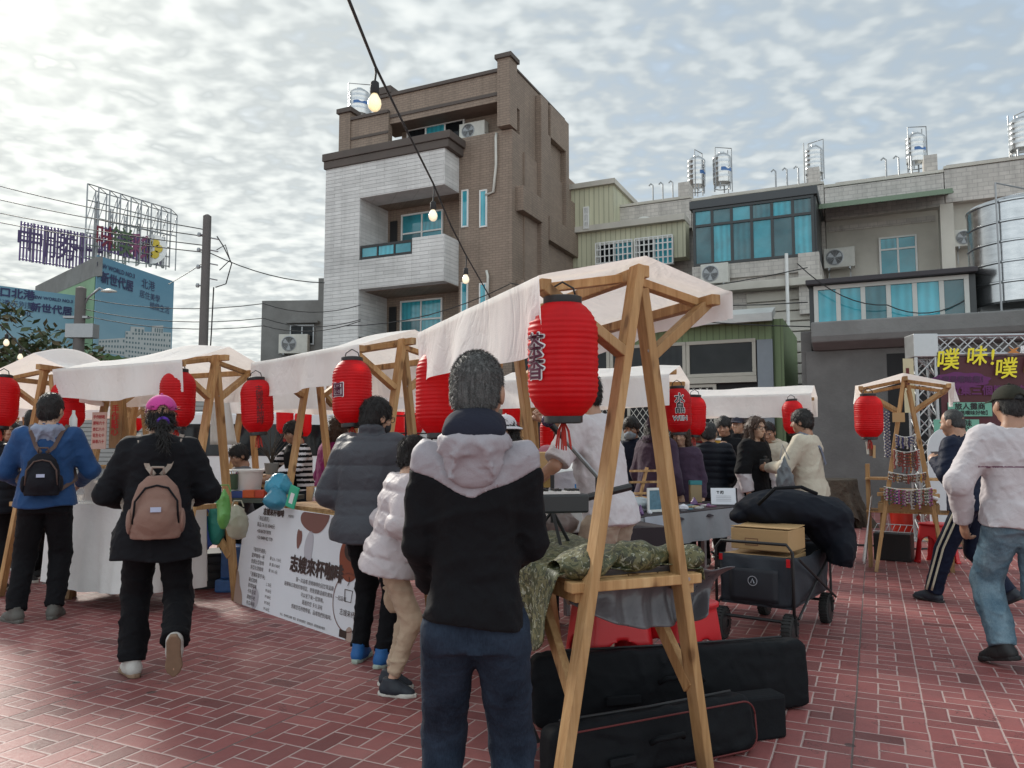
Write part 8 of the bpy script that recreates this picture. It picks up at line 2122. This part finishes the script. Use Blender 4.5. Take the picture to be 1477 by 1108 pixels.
def backpack(label, I, w_, h, d, zt, mats, strapw=.012, tagm=None, strap_m=None, drop=.0):
    """rides on the wearer's back; own top-level object"""
    e = empty('backpack', (0, 0, 0), 0, label, 'backpack'); held(e, I); sc = I['sc']
    yb = -.155-d*.5; c = np.array(I['tl']((0, yb, zt)), float)
    s_ = SDF.boxed(c-np.array((w_*.75, d+.08, h*.75)), c+np.array((w_*.75, d+.08, h*.75)), .0085)
    def fn(X, Y_, Z):
        z = (Z-c[2])/h; ww = np.interp(z, [-.5, -.3, .1, .35, .5], [w_*.45, w_*.5, w_*.46, w_*.36, w_*.18]); dd = np.interp(z, [-.5, -.2, .2, .5], [d*.5, d*.52, d*.4, d*.18])
        e_ = (np.abs((X-c[0])/ww)**2.8+np.abs((Y_-c[1])/dd)**2.2)**(1/2.5)-1
        return np.maximum(e_*np.minimum(ww, dd), np.abs(Z-c[2])-h*.5)
    s_.put(c-1, c+1, fn, .0); s_.ell(c+np.array((0, -d*.42, -h*.16)), (w_*.34, d*.30, h*.26), .025)
    f1 = folds(len(label), .006, 20); s_.shift(f1); s_.build('main_bag', mats[0], e)
    mb_ = MB(); R_ = lambda a, kx, kz: c+np.array((w_*.36*kx*math.cos(a), -d*.56, h*.22+h*.16*kz*math.sin(a)))
    mb_.tube([Vector(c+np.array((-w_*.40, -d*.30, -h*.25))), Vector(c+np.array((-w_*.37, -d*.42, h*.1))), Vector(c+np.array((-w_*.2, -d*.34, h*.30))), Vector(c+np.array((0, -d*.30, h*.34))), Vector(c+np.array((w_*.2, -d*.34, h*.30))), Vector(c+np.array((w_*.37, -d*.42, h*.1))), Vector(c+np.array((w_*.40, -d*.30, -h*.25)))], .006, 6)
    mb_.build('zip', mats[1], e, smooth=True)
    MB().tube([Vector(c+np.array((-.035, -.0, h*.5))), Vector(c+np.array((-.03, -.01, h*.62))), Vector(c+np.array((.03, -.01, h*.62))), Vector(c+np.array((.035, 0, h*.5)))], .008, 6).build('handle', strap_m or mats[1], e, smooth=True)
    for sx in (-1, 1):
        P_ = [c+np.array((sx*.02, .01, h*.5)), I['tl']((sx*.06, -.150, zt/1+h*.5/sc*.98+.05)), I['tl']((sx*.105, -.115, 1.435)), I['tl']((sx*.125, -.0, 1.485)), I['tl']((sx*.13, .11, 1.38)), I['tl']((sx*.15, .15, 1.2)), I['tl']((sx*.20, .0, 1.06)), c+np.array((sx*w_*.42, d*.3, -h*.38))]
        m = MB()
        for a_, b_ in zip(P_[:-1], P_[1:]): m.beam(Vector(a_), Vector(b_), .028, .008, up=(0, 1, 0))
        m.build('shoulder_strap', strap_m or mats[1], e)
    for sx in (-1, 1):
        q = SDF.boxed(c+np.array((sx*w_*.5-.08, -.12, -h*.5)), c+np.array((sx*w_*.5+.08, .12, h*.2)), .009); q.ell(c+np.array((sx*w_*.46, 0, -h*.22)), (.020, d*.36, h*.2), .012); q.build('side_pocket', mats[0], e)
    if tagm: MB().bx(c[0]-.028, c[0]+.028, c[1]-d*.74, c[1]-d*.70, c[2]-h*.06, c[2]+h*.015).build('label_patch', tagm, e)
    return e
M_pack1 = cloth('dusty rose pack', (.23, .135, .105), .1, .7); M_pack2 = cloth('black pack', (.012, .012, .016), .1, .7); M_strapb = cloth('brown strap', (.10, .065, .055)); M_patch = M('pale patch', (.42, .46, .60), .7)
# 2 boy in blue
I5 = person('boy in blue jacket with small black backpack, back to us at the left', 70, 6.2, 1.77, rz=-8, headyaw=-22, hair=('mop', H_black), res=.0115,
  arms={1: ((.29, .05, 1.13), (.20, .25, 1.02)), -1: ((-.29, .05, 1.13), (-.18, .25, 1.02))}, feet={1: (.09, .0, 0, 0, -10), -1: (-.16, -.05, 0, 0, 35)}, skin=SK2,
  top=dict(m=K_blue, ease=.032, hem=.86, flare=.045, sr=(.092, .085, .062), fold=.014, collar=1), hood=(cloth('grey blue lining', (.22, .25, .33), .1), 'down'), bottom=dict(m=K_blk, r=(.108, .094, .085), fold=.014), shoes=(K_shoeg, K_shoeg))
backpack('small black backpack with pale patch on the boy in blue', I5, .27, .33, .13, 1.11, (M_pack2, M_strapb), tagm=M_patch)
# 3 pink cap
I4 = person('woman in pink cap, black coat and black trousers walking away, wearing a tan backpack', 231, 4.72, 1.66, rz=-2, headyaw=8, hair=('pony', H_black), res=.0105, female=True, fat=1.07,
  arms={1: ((.30, .03, 1.12), (.21, .24, 1.05)), -1: ((-.30, .03, 1.12), (-.20, .24, 1.05))}, feet={1: (.13, -.30, .17, -72, -6), -1: (-.115, .04, 0, 0, 20)}, skin=SK2, cap=(cloth('pink cap cloth', (.50, .055, .26), .08), 'cap'),
  top=dict(m=K_blk2, ease=.035, hem=.72, flare=.06, sr=(.092, .086, .064), fold=.016, hood=True), bottom=dict(m=K_blk, r=(.112, .100, .098), fold=.018), shoes=(K_shoew, K_tan), mask=None)
backpack('tan rose backpack with pale patch on the woman in the pink cap', I4, .30, .37, .15, 1.05, (M_pack1, K_blk2), tagm=M_patch, strap_m=cloth('beige strap', (.30, .24, .20)))
o = MB().lathe([(.016*math.cos(a)+.022, .014*math.sin(a)) for a in [2*math.pi*i/10 for i in range(11)]], 14, Vector(I4['h2w']((0, -.135, -.05))), frame_from((0, 1, .2)), cap=False).build('hair_tie', cloth('violet tie', (.10, .03, .32)), I4['root'], smooth=True)
# 4 glasses boy in puffer
I2 = person('boy with glasses in slate grey puffer jacket and black trousers, looking at the menu stall', 534, 4.95, 1.66, rz=-30, headyaw=-25, headpitch=8, hair=('mop', H_black), glasses=True, mask=K_maskd, res=.0105, lean=3,
  arms={1: ((.28, .05, 1.13), (.22, .27, 1.06)), -1: ((-.29, -.02, 1.10), (-.24, .17, .98))}, feet={1: (.12, .0, 0, 0, -5), -1: (-.09, .06, 0, 0, 10)}, skin=SK2,
  top=dict(m=K_puff, kind='puffer', ease=.055, hem=.79, flare=.03, sr=(.105, .096, .07), per=.16, collar=2, fold=.012, neck=.09), bottom=dict(m=K_blk, r=(.098, .086, .080), fold=.016), shoes=(K_shoeblue, M('pale green sole', (.35, .42, .36), .6)))
# 5 child white puffer
I3 = person('child in pale puffer jacket and beige cargo trousers, half hidden behind the grey-haired man', 566, 4.42, 1.41, rz=-82, lean=13, headyaw=0, hair=('short', H_black), res=.0105,
  arms={1: ((.27, .02, 1.15), (.24, .20, .99)), -1: ((-.28, -.02, 1.13), (-.26, .12, .93))}, feet={1: (.10, .0, 0, 0, -30), -1: (-.10, .02, 0, 0, -35)}, skin=SK2, hiplow=.0,
  top=dict(m=K_wpuff, kind='puffer', ease=.055, hem=.80, flare=.04, sr=(.105, .098, .075), per=.15, puff=.014, fold=.03, slv=.9), bottom=dict(m=K_beige, r=(.105, .092, .078), fold=.022, hem=.10), shoes=(K_nvshoe, K_sole))
q = SDF.boxed((-.4, -.3, .3), (.1, .3, .8), .009); kx = (I3['F'][-1][0]+I3['F'][-1][1])/2; q.ell(kx+np.array((-.085, .0, -.08)), (.035, .085, .095), .01); q.ell(kx+np.array((-.10, .0, -.02)), (.026, .088, .03), .01); f1 = folds(3, .010, 26); q.shift(f1); q.build('cargo_pocket', K_beige, I3['root'])
MB().tube([Vector(kx+np.array((-.12, .05, -.05))), Vector(kx+np.array((-.15, .08, -.12))), Vector(kx+np.array((-.13, .07, -.20)))], .006, 5).build('drawstring', K_beige, I3['root'], smooth=True)
# 6 white t-shirt performer
I6 = person('performer in white t-shirt gripping the microphone, head hidden behind the largest lantern', 878, 4.75, 1.84, rz=62, headyaw=0, hair=('short', H_black), res=.0105, lean=13, fat=.98,
  arms={-1: ((-.33, .16, 1.17), (-.40, .36, .99)), 1: ((.30, .24, 1.36), (.10, .47, 1.43))}, feet={1: (.11, .03, 0), -1: (-.13, -.02, 0)}, skin=SK, handcurl=(1.0, .6), palm={1: (0, -.3, 1), -1: (0, .6, -.6)},
  top=dict(m=K_white, kind='tee', ease=.030, hem=.82, flare=.012, sr=(.10, .095, .095), sleeve=.55, fold=.018, neck=.03), bottom=dict(m=K_khaki, r=(.118, .115, .12), hem=.40, fold=.016))
w_ = I6['A'][1][1]; e_ = I6['A'][1][0]; u = (w_-e_)/np.linalg.norm(w_-e_); MB().lathe([(.034, -.012), (.038, 0), (.034, .012)], 16, Vector(w_-u*.01), frame_from(u), cap=False).build('yellow_wristband', M('yellow band', (.6, .38, .05), .6), I6['root'], smooth=True)
w_ = I6['A'][-1][1]; e_ = I6['A'][-1][0]; u = (w_-e_)/np.linalg.norm(w_-e_); MB().lathe([(.034, -.014), (.040, 0), (.034, .014)], 16, Vector(w_-u*.01), frame_from(u), cap=False).build('bead_bracelet', M('green beads', (.12, .22, .2), .4, .4, 90), I6['root'], smooth=True)
# right side: sweatshirt man and navy man
def seam(c, sc, nk, A_, sh): return (np.abs(c[:, 2]-(1.22*sc+.0*np.abs(c[:, 0]))) < .0045).astype(int)*(c[:, 1] < .02)*(np.abs(c[:, 0]) < .25)
I21 = person('man in white sweatshirt, olive cap and light jeans walking left at the right edge', 1463, 4.85, 1.74, rz=24, headyaw=8, hair=('buzz', H_dgrey), res=.0105, fat=1.02, lean=2,
  arms={1: ((.31, -.02, 1.13), (.27, .16, .93)), -1: ((-.33, .0, 1.12), (-.27, .11, .86))}, feet={1: (.13, -.14, 0, -6, 6), -1: (-.12, .02, .04, -14, 32)}, skin=SK, cap=(cloth('olive cap cloth', (.032, .032, .024), .15), 'cap'), handcurl=(.6, .6),
  top=dict(m=K_sweat, kind='sweater', ease=.036, hem=.85, flare=.03, sr=(.105, .098, .066), fold=.017, neck=.03, split=('seam', M('purple seam', (.16, .08, .12), .8), seam)), bottom=dict(m=J_light, r=(.122, .108, .098), fold=.020), shoes=(K_shoeb, K_shoeb))
MB().tube([Vector(I21['h2w']((-.03, -.118, .03))), Vector(I21['h2w']((0, -.124, .026))), Vector(I21['h2w']((.03, -.118, .03)))], .005, 5).build('cap_strap', K_blk2, I21['root'])
def stripe(c, Ft, sc):
    o = np.zeros(len(c), int)
    for s_ in (1, -1):
        hp, kn, an = Ft[s_][:3]
        for a_, b_ in ((hp, kn), (kn, an)):
            ba = b_-a_; t_ = np.clip(((c-a_) @ ba)/(ba @ ba), 0, 1); d = c-a_-t_[:, None]*ba
            ang = np.degrees(np.arctan2(d[:, 1], d[:, 0]*s_)); ok = (np.linalg.norm(d, axis=1) < .15) & (c[:, 0]*s_ > 0)
            o |= (ok & (np.abs(np.abs(ang+8)-9) < 3.2)).astype(int)
    return o
I20 = person('balding man in navy jacket and striped track trousers walking left past the banner', 1395, 6.7, 1.68, rz=68, headyaw=-4, headpitch=8, hair=('bald', H_dgrey), res=.0105, lean=8, fat=1.08,
  arms={-1: ((-.29, .06, 1.15), (-.10, .24, 1.26)), 1: ((.30, -.08, 1.12), (.27, .10, .93))}, feet={-1: (-.10, .30, 0, 4, 0), 1: (.10, -.24, .05, -30, 0)}, skin=SK,
  top=dict(m=K_navy, ease=.035, hem=.82, flare=.03, sr=(.095, .09, .065), fold=.014, collar=1), bottom=dict(m=K_navy, r=(.108, .092, .085), fold=.012), shoes=(K_nvshoe, K_shoeb))
MSTR = M('pale stripe', (.45, .42, .32), .8)
for s_ in (-1, 1):
    hp, kn, an = I20['F'][s_][:3]
    for dy in (-.022, .022):
        ox = np.array((s_*.985, dy/.1*.5, 0)); P_ = []
        for i in range(13):
            t_ = i/12; c_ = hp+(kn-hp)*min(1, t_*2) if t_ < .5 else kn+(an-kn)*((t_-.5)*2)*.93
            r_ = np.interp(t_, [0, .12, .5, 1], [.100, .106, .099, .092]); P_.append(Vector(c_+np.array((s_*r_, dy, 0))))
        MB().tube(P_, .009, 5).build('side_stripe', MSTR, I20['root'], smooth=True)
# photographer
I19 = person('photographer in cream sweatshirt holding a black camera, behind the duffel bag', 1167, 7.9, 1.72, rz=72, headyaw=4, headpitch=6, hair=('mop', H_black), res=.012, lean=4,
  arms={-1: ((-.27, .16, 1.14), (-.12, .40, 1.13)), 1: ((.27, .16, 1.14), (.10, .38, 1.12))}, skin=SK, handcurl=(.9, .9), top=dict(m=K_cream, kind='sweater', ease=.035, hem=.84, flare=.03, sr=(.095, .09, .062), fold=.014, neck=.03), bottom=dict(m=K_blk2))
sm_ = MB(); P_ = [Vector(I19['tl'](q)) for q in ((-.05, .19, 1.22), (-.09, .13, 1.40), (-.10, .02, 1.50), (-.09, -.09, 1.45), (-.03, -.155, 1.32), (.06, -.16, 1.16))]
for a_, b_ in zip(P_[:-1], P_[1:]): sm_.beam(a_, b_, .035, .006, up=(0, 1, .2))
sm_.build('camera_strap', M('grey strap', (.13, .15, .2), .7), I19['root'])
ce = empty('camera', (0, 0, 0), 0, 'black camera with long lens in the hands of the photographer', 'camera'); held(ce, I19)
MB().bx(-.075, .075, .44, .51, 1.12, 1.22).bx(-.03, .03, .445, .5, 1.22, 1.25).build('camera_body', M_black, ce, bevel=.01); MB().lathe([(.038, .51), (.040, .56), (.044, .60), (.044, .66), (.036, .66)], 20, (0, 0, 1.165), Matrix.Rotation(R(-90), 3, 'X')).build('lens', M_black, ce, smooth=40)
s_ = SDF.boxed((-.25, -.2, -.3), (.25, .2, .25), .012); s_.ell((0, 0, -.05), (.11, .07, .16), .03); s_.cone((0, 0, .1), (0, 0, .2), .06, .03, .06); f1 = folds(61, .03, 17); s_.shift(f1); o = s_.build('plastic_bag', M('grey film', (.10, .11, .12), .3, .3, 14)); o.location = at(1132, 688, 7.6); tag(o, 'grey plastic carrier bag hanging from the arm of the photographer', 'bag')
MB().tube([(-.04, 0, .17), (.0, .05, .32), (.05, 0, .17)], .006, 5).build('handle', M('grey film h', (.16, .17, .19), .4), o)
BG = None
# woman with glasses
I16 = person('woman with long brown hair, glasses and black sweatshirt with white printed sleeves', 1082, 8.35, 1.66, rz=-118, headyaw=-18, hair=('long', H_brown), glasses=True, res=.0115, female=True, lean=6, skin=SK2,
  arms={-1: ((-.27, .05, 1.14), (-.25, .12, .88)), 1: ((.27, .05, 1.14), (.25, .1, .9))}, top=dict(m=K_blk, kind='sweater', ease=.05, hem=.80, flare=.05, sr=(.105, .10, .078), fold=.014, split=('sleeve_print', K_white, lambda c, sc, nk, A_, sh: ((c[:, 2] < 1.10*sc) & (np.abs(c[:, 0]) > .20*sc)).astype(int))), bottom=dict(m=K_blk))
I17 = person('man in beige hoodie bending over the far white table', 1120, 9.6, 1.66, rz=150, headyaw=20, headpitch=18, hair=('short', H_black), res=.012, lean=16, arms={1: ((.28, .18, 1.08), (.18, .40, .98)), -1: ((-.28, .18, 1.08), (-.18, .40, .98))}, top=dict(m=K_cream, kind='sweater', ease=.04, hem=.84, fold=.014, sr=(.095, .09, .066)), hood=(K_cream, 'down'), bottom=dict(m=K_blk2))
I15 = person('person in dark clothes drinking from a yellow cup behind the dark puffer jacket', 1045, 9.5, 1.70, rz=172, headpitch=12, hair=('mop', H_black), res=.012, arms={1: ((.26, .18, 1.22), (.05, .30, 1.36)), -1: ((-.26, .05, 1.14), (-.2, .2, 1.0))}, top=dict(m=K_blk, ease=.04, hem=.82, collar=1), bottom=dict(m=K_blk))
q = toworld(I15, (.03, .40, 1.40)); cylinder('yellow drink cup with straw held by the person in dark clothes', 'cup', (q.x, q.y, q.z-.10), .034, .045, .14, M('yellow cup', (.55, .33, .05), .4), 'cup', None, M_whitep)
I15b = person('person in dark checked flat cap behind the woman with glasses', 1066, 10.1, 1.74, rz=160, hair=('short', H_black), res=.0125, cap=(cloth('checked cap', (.03, .03, .045), .4), 'cap'), top=dict(m=K_blk2, collar=1), bottom=dict(m=K_blk), skin=SK2)
I14 = person('grey-haired person in dark quilted puffer jacket, back to us at the crystal table', 1022, 8.7, 1.60, rz=-14, hair=('short', H_dgrey), res=.012, fat=1.15, lean=5, arms={-1: ((-.30, .05, 1.12), (-.22, -.16, .98)), 1: ((.30, .05, 1.12), (.22, .2, 1.))}, top=dict(m=K_dpuff, kind='puffer', ease=.05, hem=.80, flare=.03, per=.075, sr=(.10, .095, .07), collar=1), bottom=dict(m=K_blk))
I13 = person('person in plum hood behind the right leg of the nearest stall', 944, 7.9, 1.66, rz=-40, hair=('bob', H_black), res=.012, lean=4, top=dict(m=K_plum, ease=.045, hem=.78, flare=.03, sr=(.1, .095, .07)), hood=(K_plum, 'up'), bottom=dict(m=K_blk), skin=SK2)
I13b = person('person with long brown hair and plum coat under the crystal lantern', 982, 7.95, 1.58, rz=168, headpitch=14, hair=('long', H_brown), res=.012, female=True, top=dict(m=K_plum, ease=.045, hem=.75, flare=.03), bottom=dict(m=K_blk), skin=SK2)
I13c = person('person in rust red jacket behind the crystal table', 1004, 8.9, 1.62, rz=160, hair=('short', H_black), res=.012, top=dict(m=K_rust, ease=.045, hem=.78, flare=.03, collar=1), bottom=dict(m=K_blk))
I12 = person('masked man in dark jacket behind the white t-shirt performer', 911, 8.3, 1.65, rz=168, headpitch=10, hair=('mop', H_black), mask=K_mask, res=.0115, top=dict(m=K_navy, ease=.04, hem=.8, collar=1), bottom=dict(m=K_blk))
def apron(c, sc, nk, A_, sh): return ((c[:, 1] > -.06) & (c[:, 2] < 1.30*sc) & (np.abs(c[:, 0]) < .16*sc)).astype(int)
I11 = person('woman in dusty pink tee and white ruffled apron behind the microphone', 815, 6.0, 1.60, rz=176, headpitch=8, hair=('pony', H_black), res=.0115, female=True, skin=SK2, top=dict(m=K_pinkt, kind='tee', ease=.03, hem=.72, flare=.06, sleeve=.5, sr=(.085, .08, .08), split=('apron', K_white, apron)), bottom=dict(m=K_blk2))
I10 = person('person in white sun hat seen past the ear of the grey-haired man', 730, 6.4, 1.60, rz=150, hair=('bob', H_black), res=.012, female=True, skin=SK2, cap=(K_white, 'hat'), top=dict(m=K_grey, ease=.03, hem=.82), bottom=dict(m=K_blk))
I7 = person('woman with curly brown hair and magenta top behind the coffee stall', 480, 7.0, 1.64, rz=-62, headyaw=-8, headpitch=14, hair=('curly', H_brown), res=.0115, female=True, fat=1.12, lean=5, skin=SK, arms={1: ((.28, .12, 1.14), (.16, .34, 1.02)), -1: ((-.29, .04, 1.13), (-.2, .27, 1.0))}, top=dict(m=K_mag, kind='sweater', ease=.03, hem=.86, flare=.02, sr=(.09, .085, .06), fold=.013), bottom=dict(m=K_blk))
def bands(c, sc, nk, A_, sh): return ((np.sin(c[:, 2]*110) > 0) & (np.abs(c[:, 0]) > .12)).astype(int)
I22 = person('dark-haired person with black and white striped sleeves reaching left behind the coffee stall', 436, 8.6, 1.62, rz=118, headpitch=16, hair=('mop', H_black), res=.012, lean=8, arms={-1: ((-.28, .20, 1.18), (-.22, .48, 1.08)), 1: ((.26, .24, 1.18), (.16, .50, 1.06))}, top=dict(m=K_blk, kind='sweater', ease=.03, hem=.84, split=('stripes', K_white, bands)), bottom=dict(m=K_blk), skin=SK)
I8 = person('boy sitting low behind the white bucket, looking down', 349, 7.75, 1.35, rz=112, headpitch=20, headyaw=10, hair=('mop', H_black), res=.0115, hiplow=.0, top=dict(m=K_grey, ease=.03, hem=.82), bottom=dict(m=K_blk), skin=SK)
I9 = person('black-haired person in dark jacket behind the left stall leg, beside the boy in blue', 50, 7.9, 1.72, rz=-120, hair=('mop', H_black), res=.012, top=dict(m=K_blk2, ease=.04, collar=1), bottom=dict(m=K_blk), skin=SK)
I9b = person('person in brown coat at the left photo edge under the lantern', 14, 8.6, 1.62, rz=170, hair=('bob', H_dgrey), res=.0125, female=True, top=dict(m=cloth('brown coat', (.07, .045, .035)), ease=.04, hem=.7, collar=1), bottom=dict(m=K_blk), skin=SK)
I9c = person('person in dark padded coat at the far left edge, back turned', -8, 7.3, 1.60, rz=-20, hair=('short', H_black), res=.0125, top=dict(m=K_dpuff, kind='puffer', ease=.05, collar=1), bottom=dict(m=K_blk))
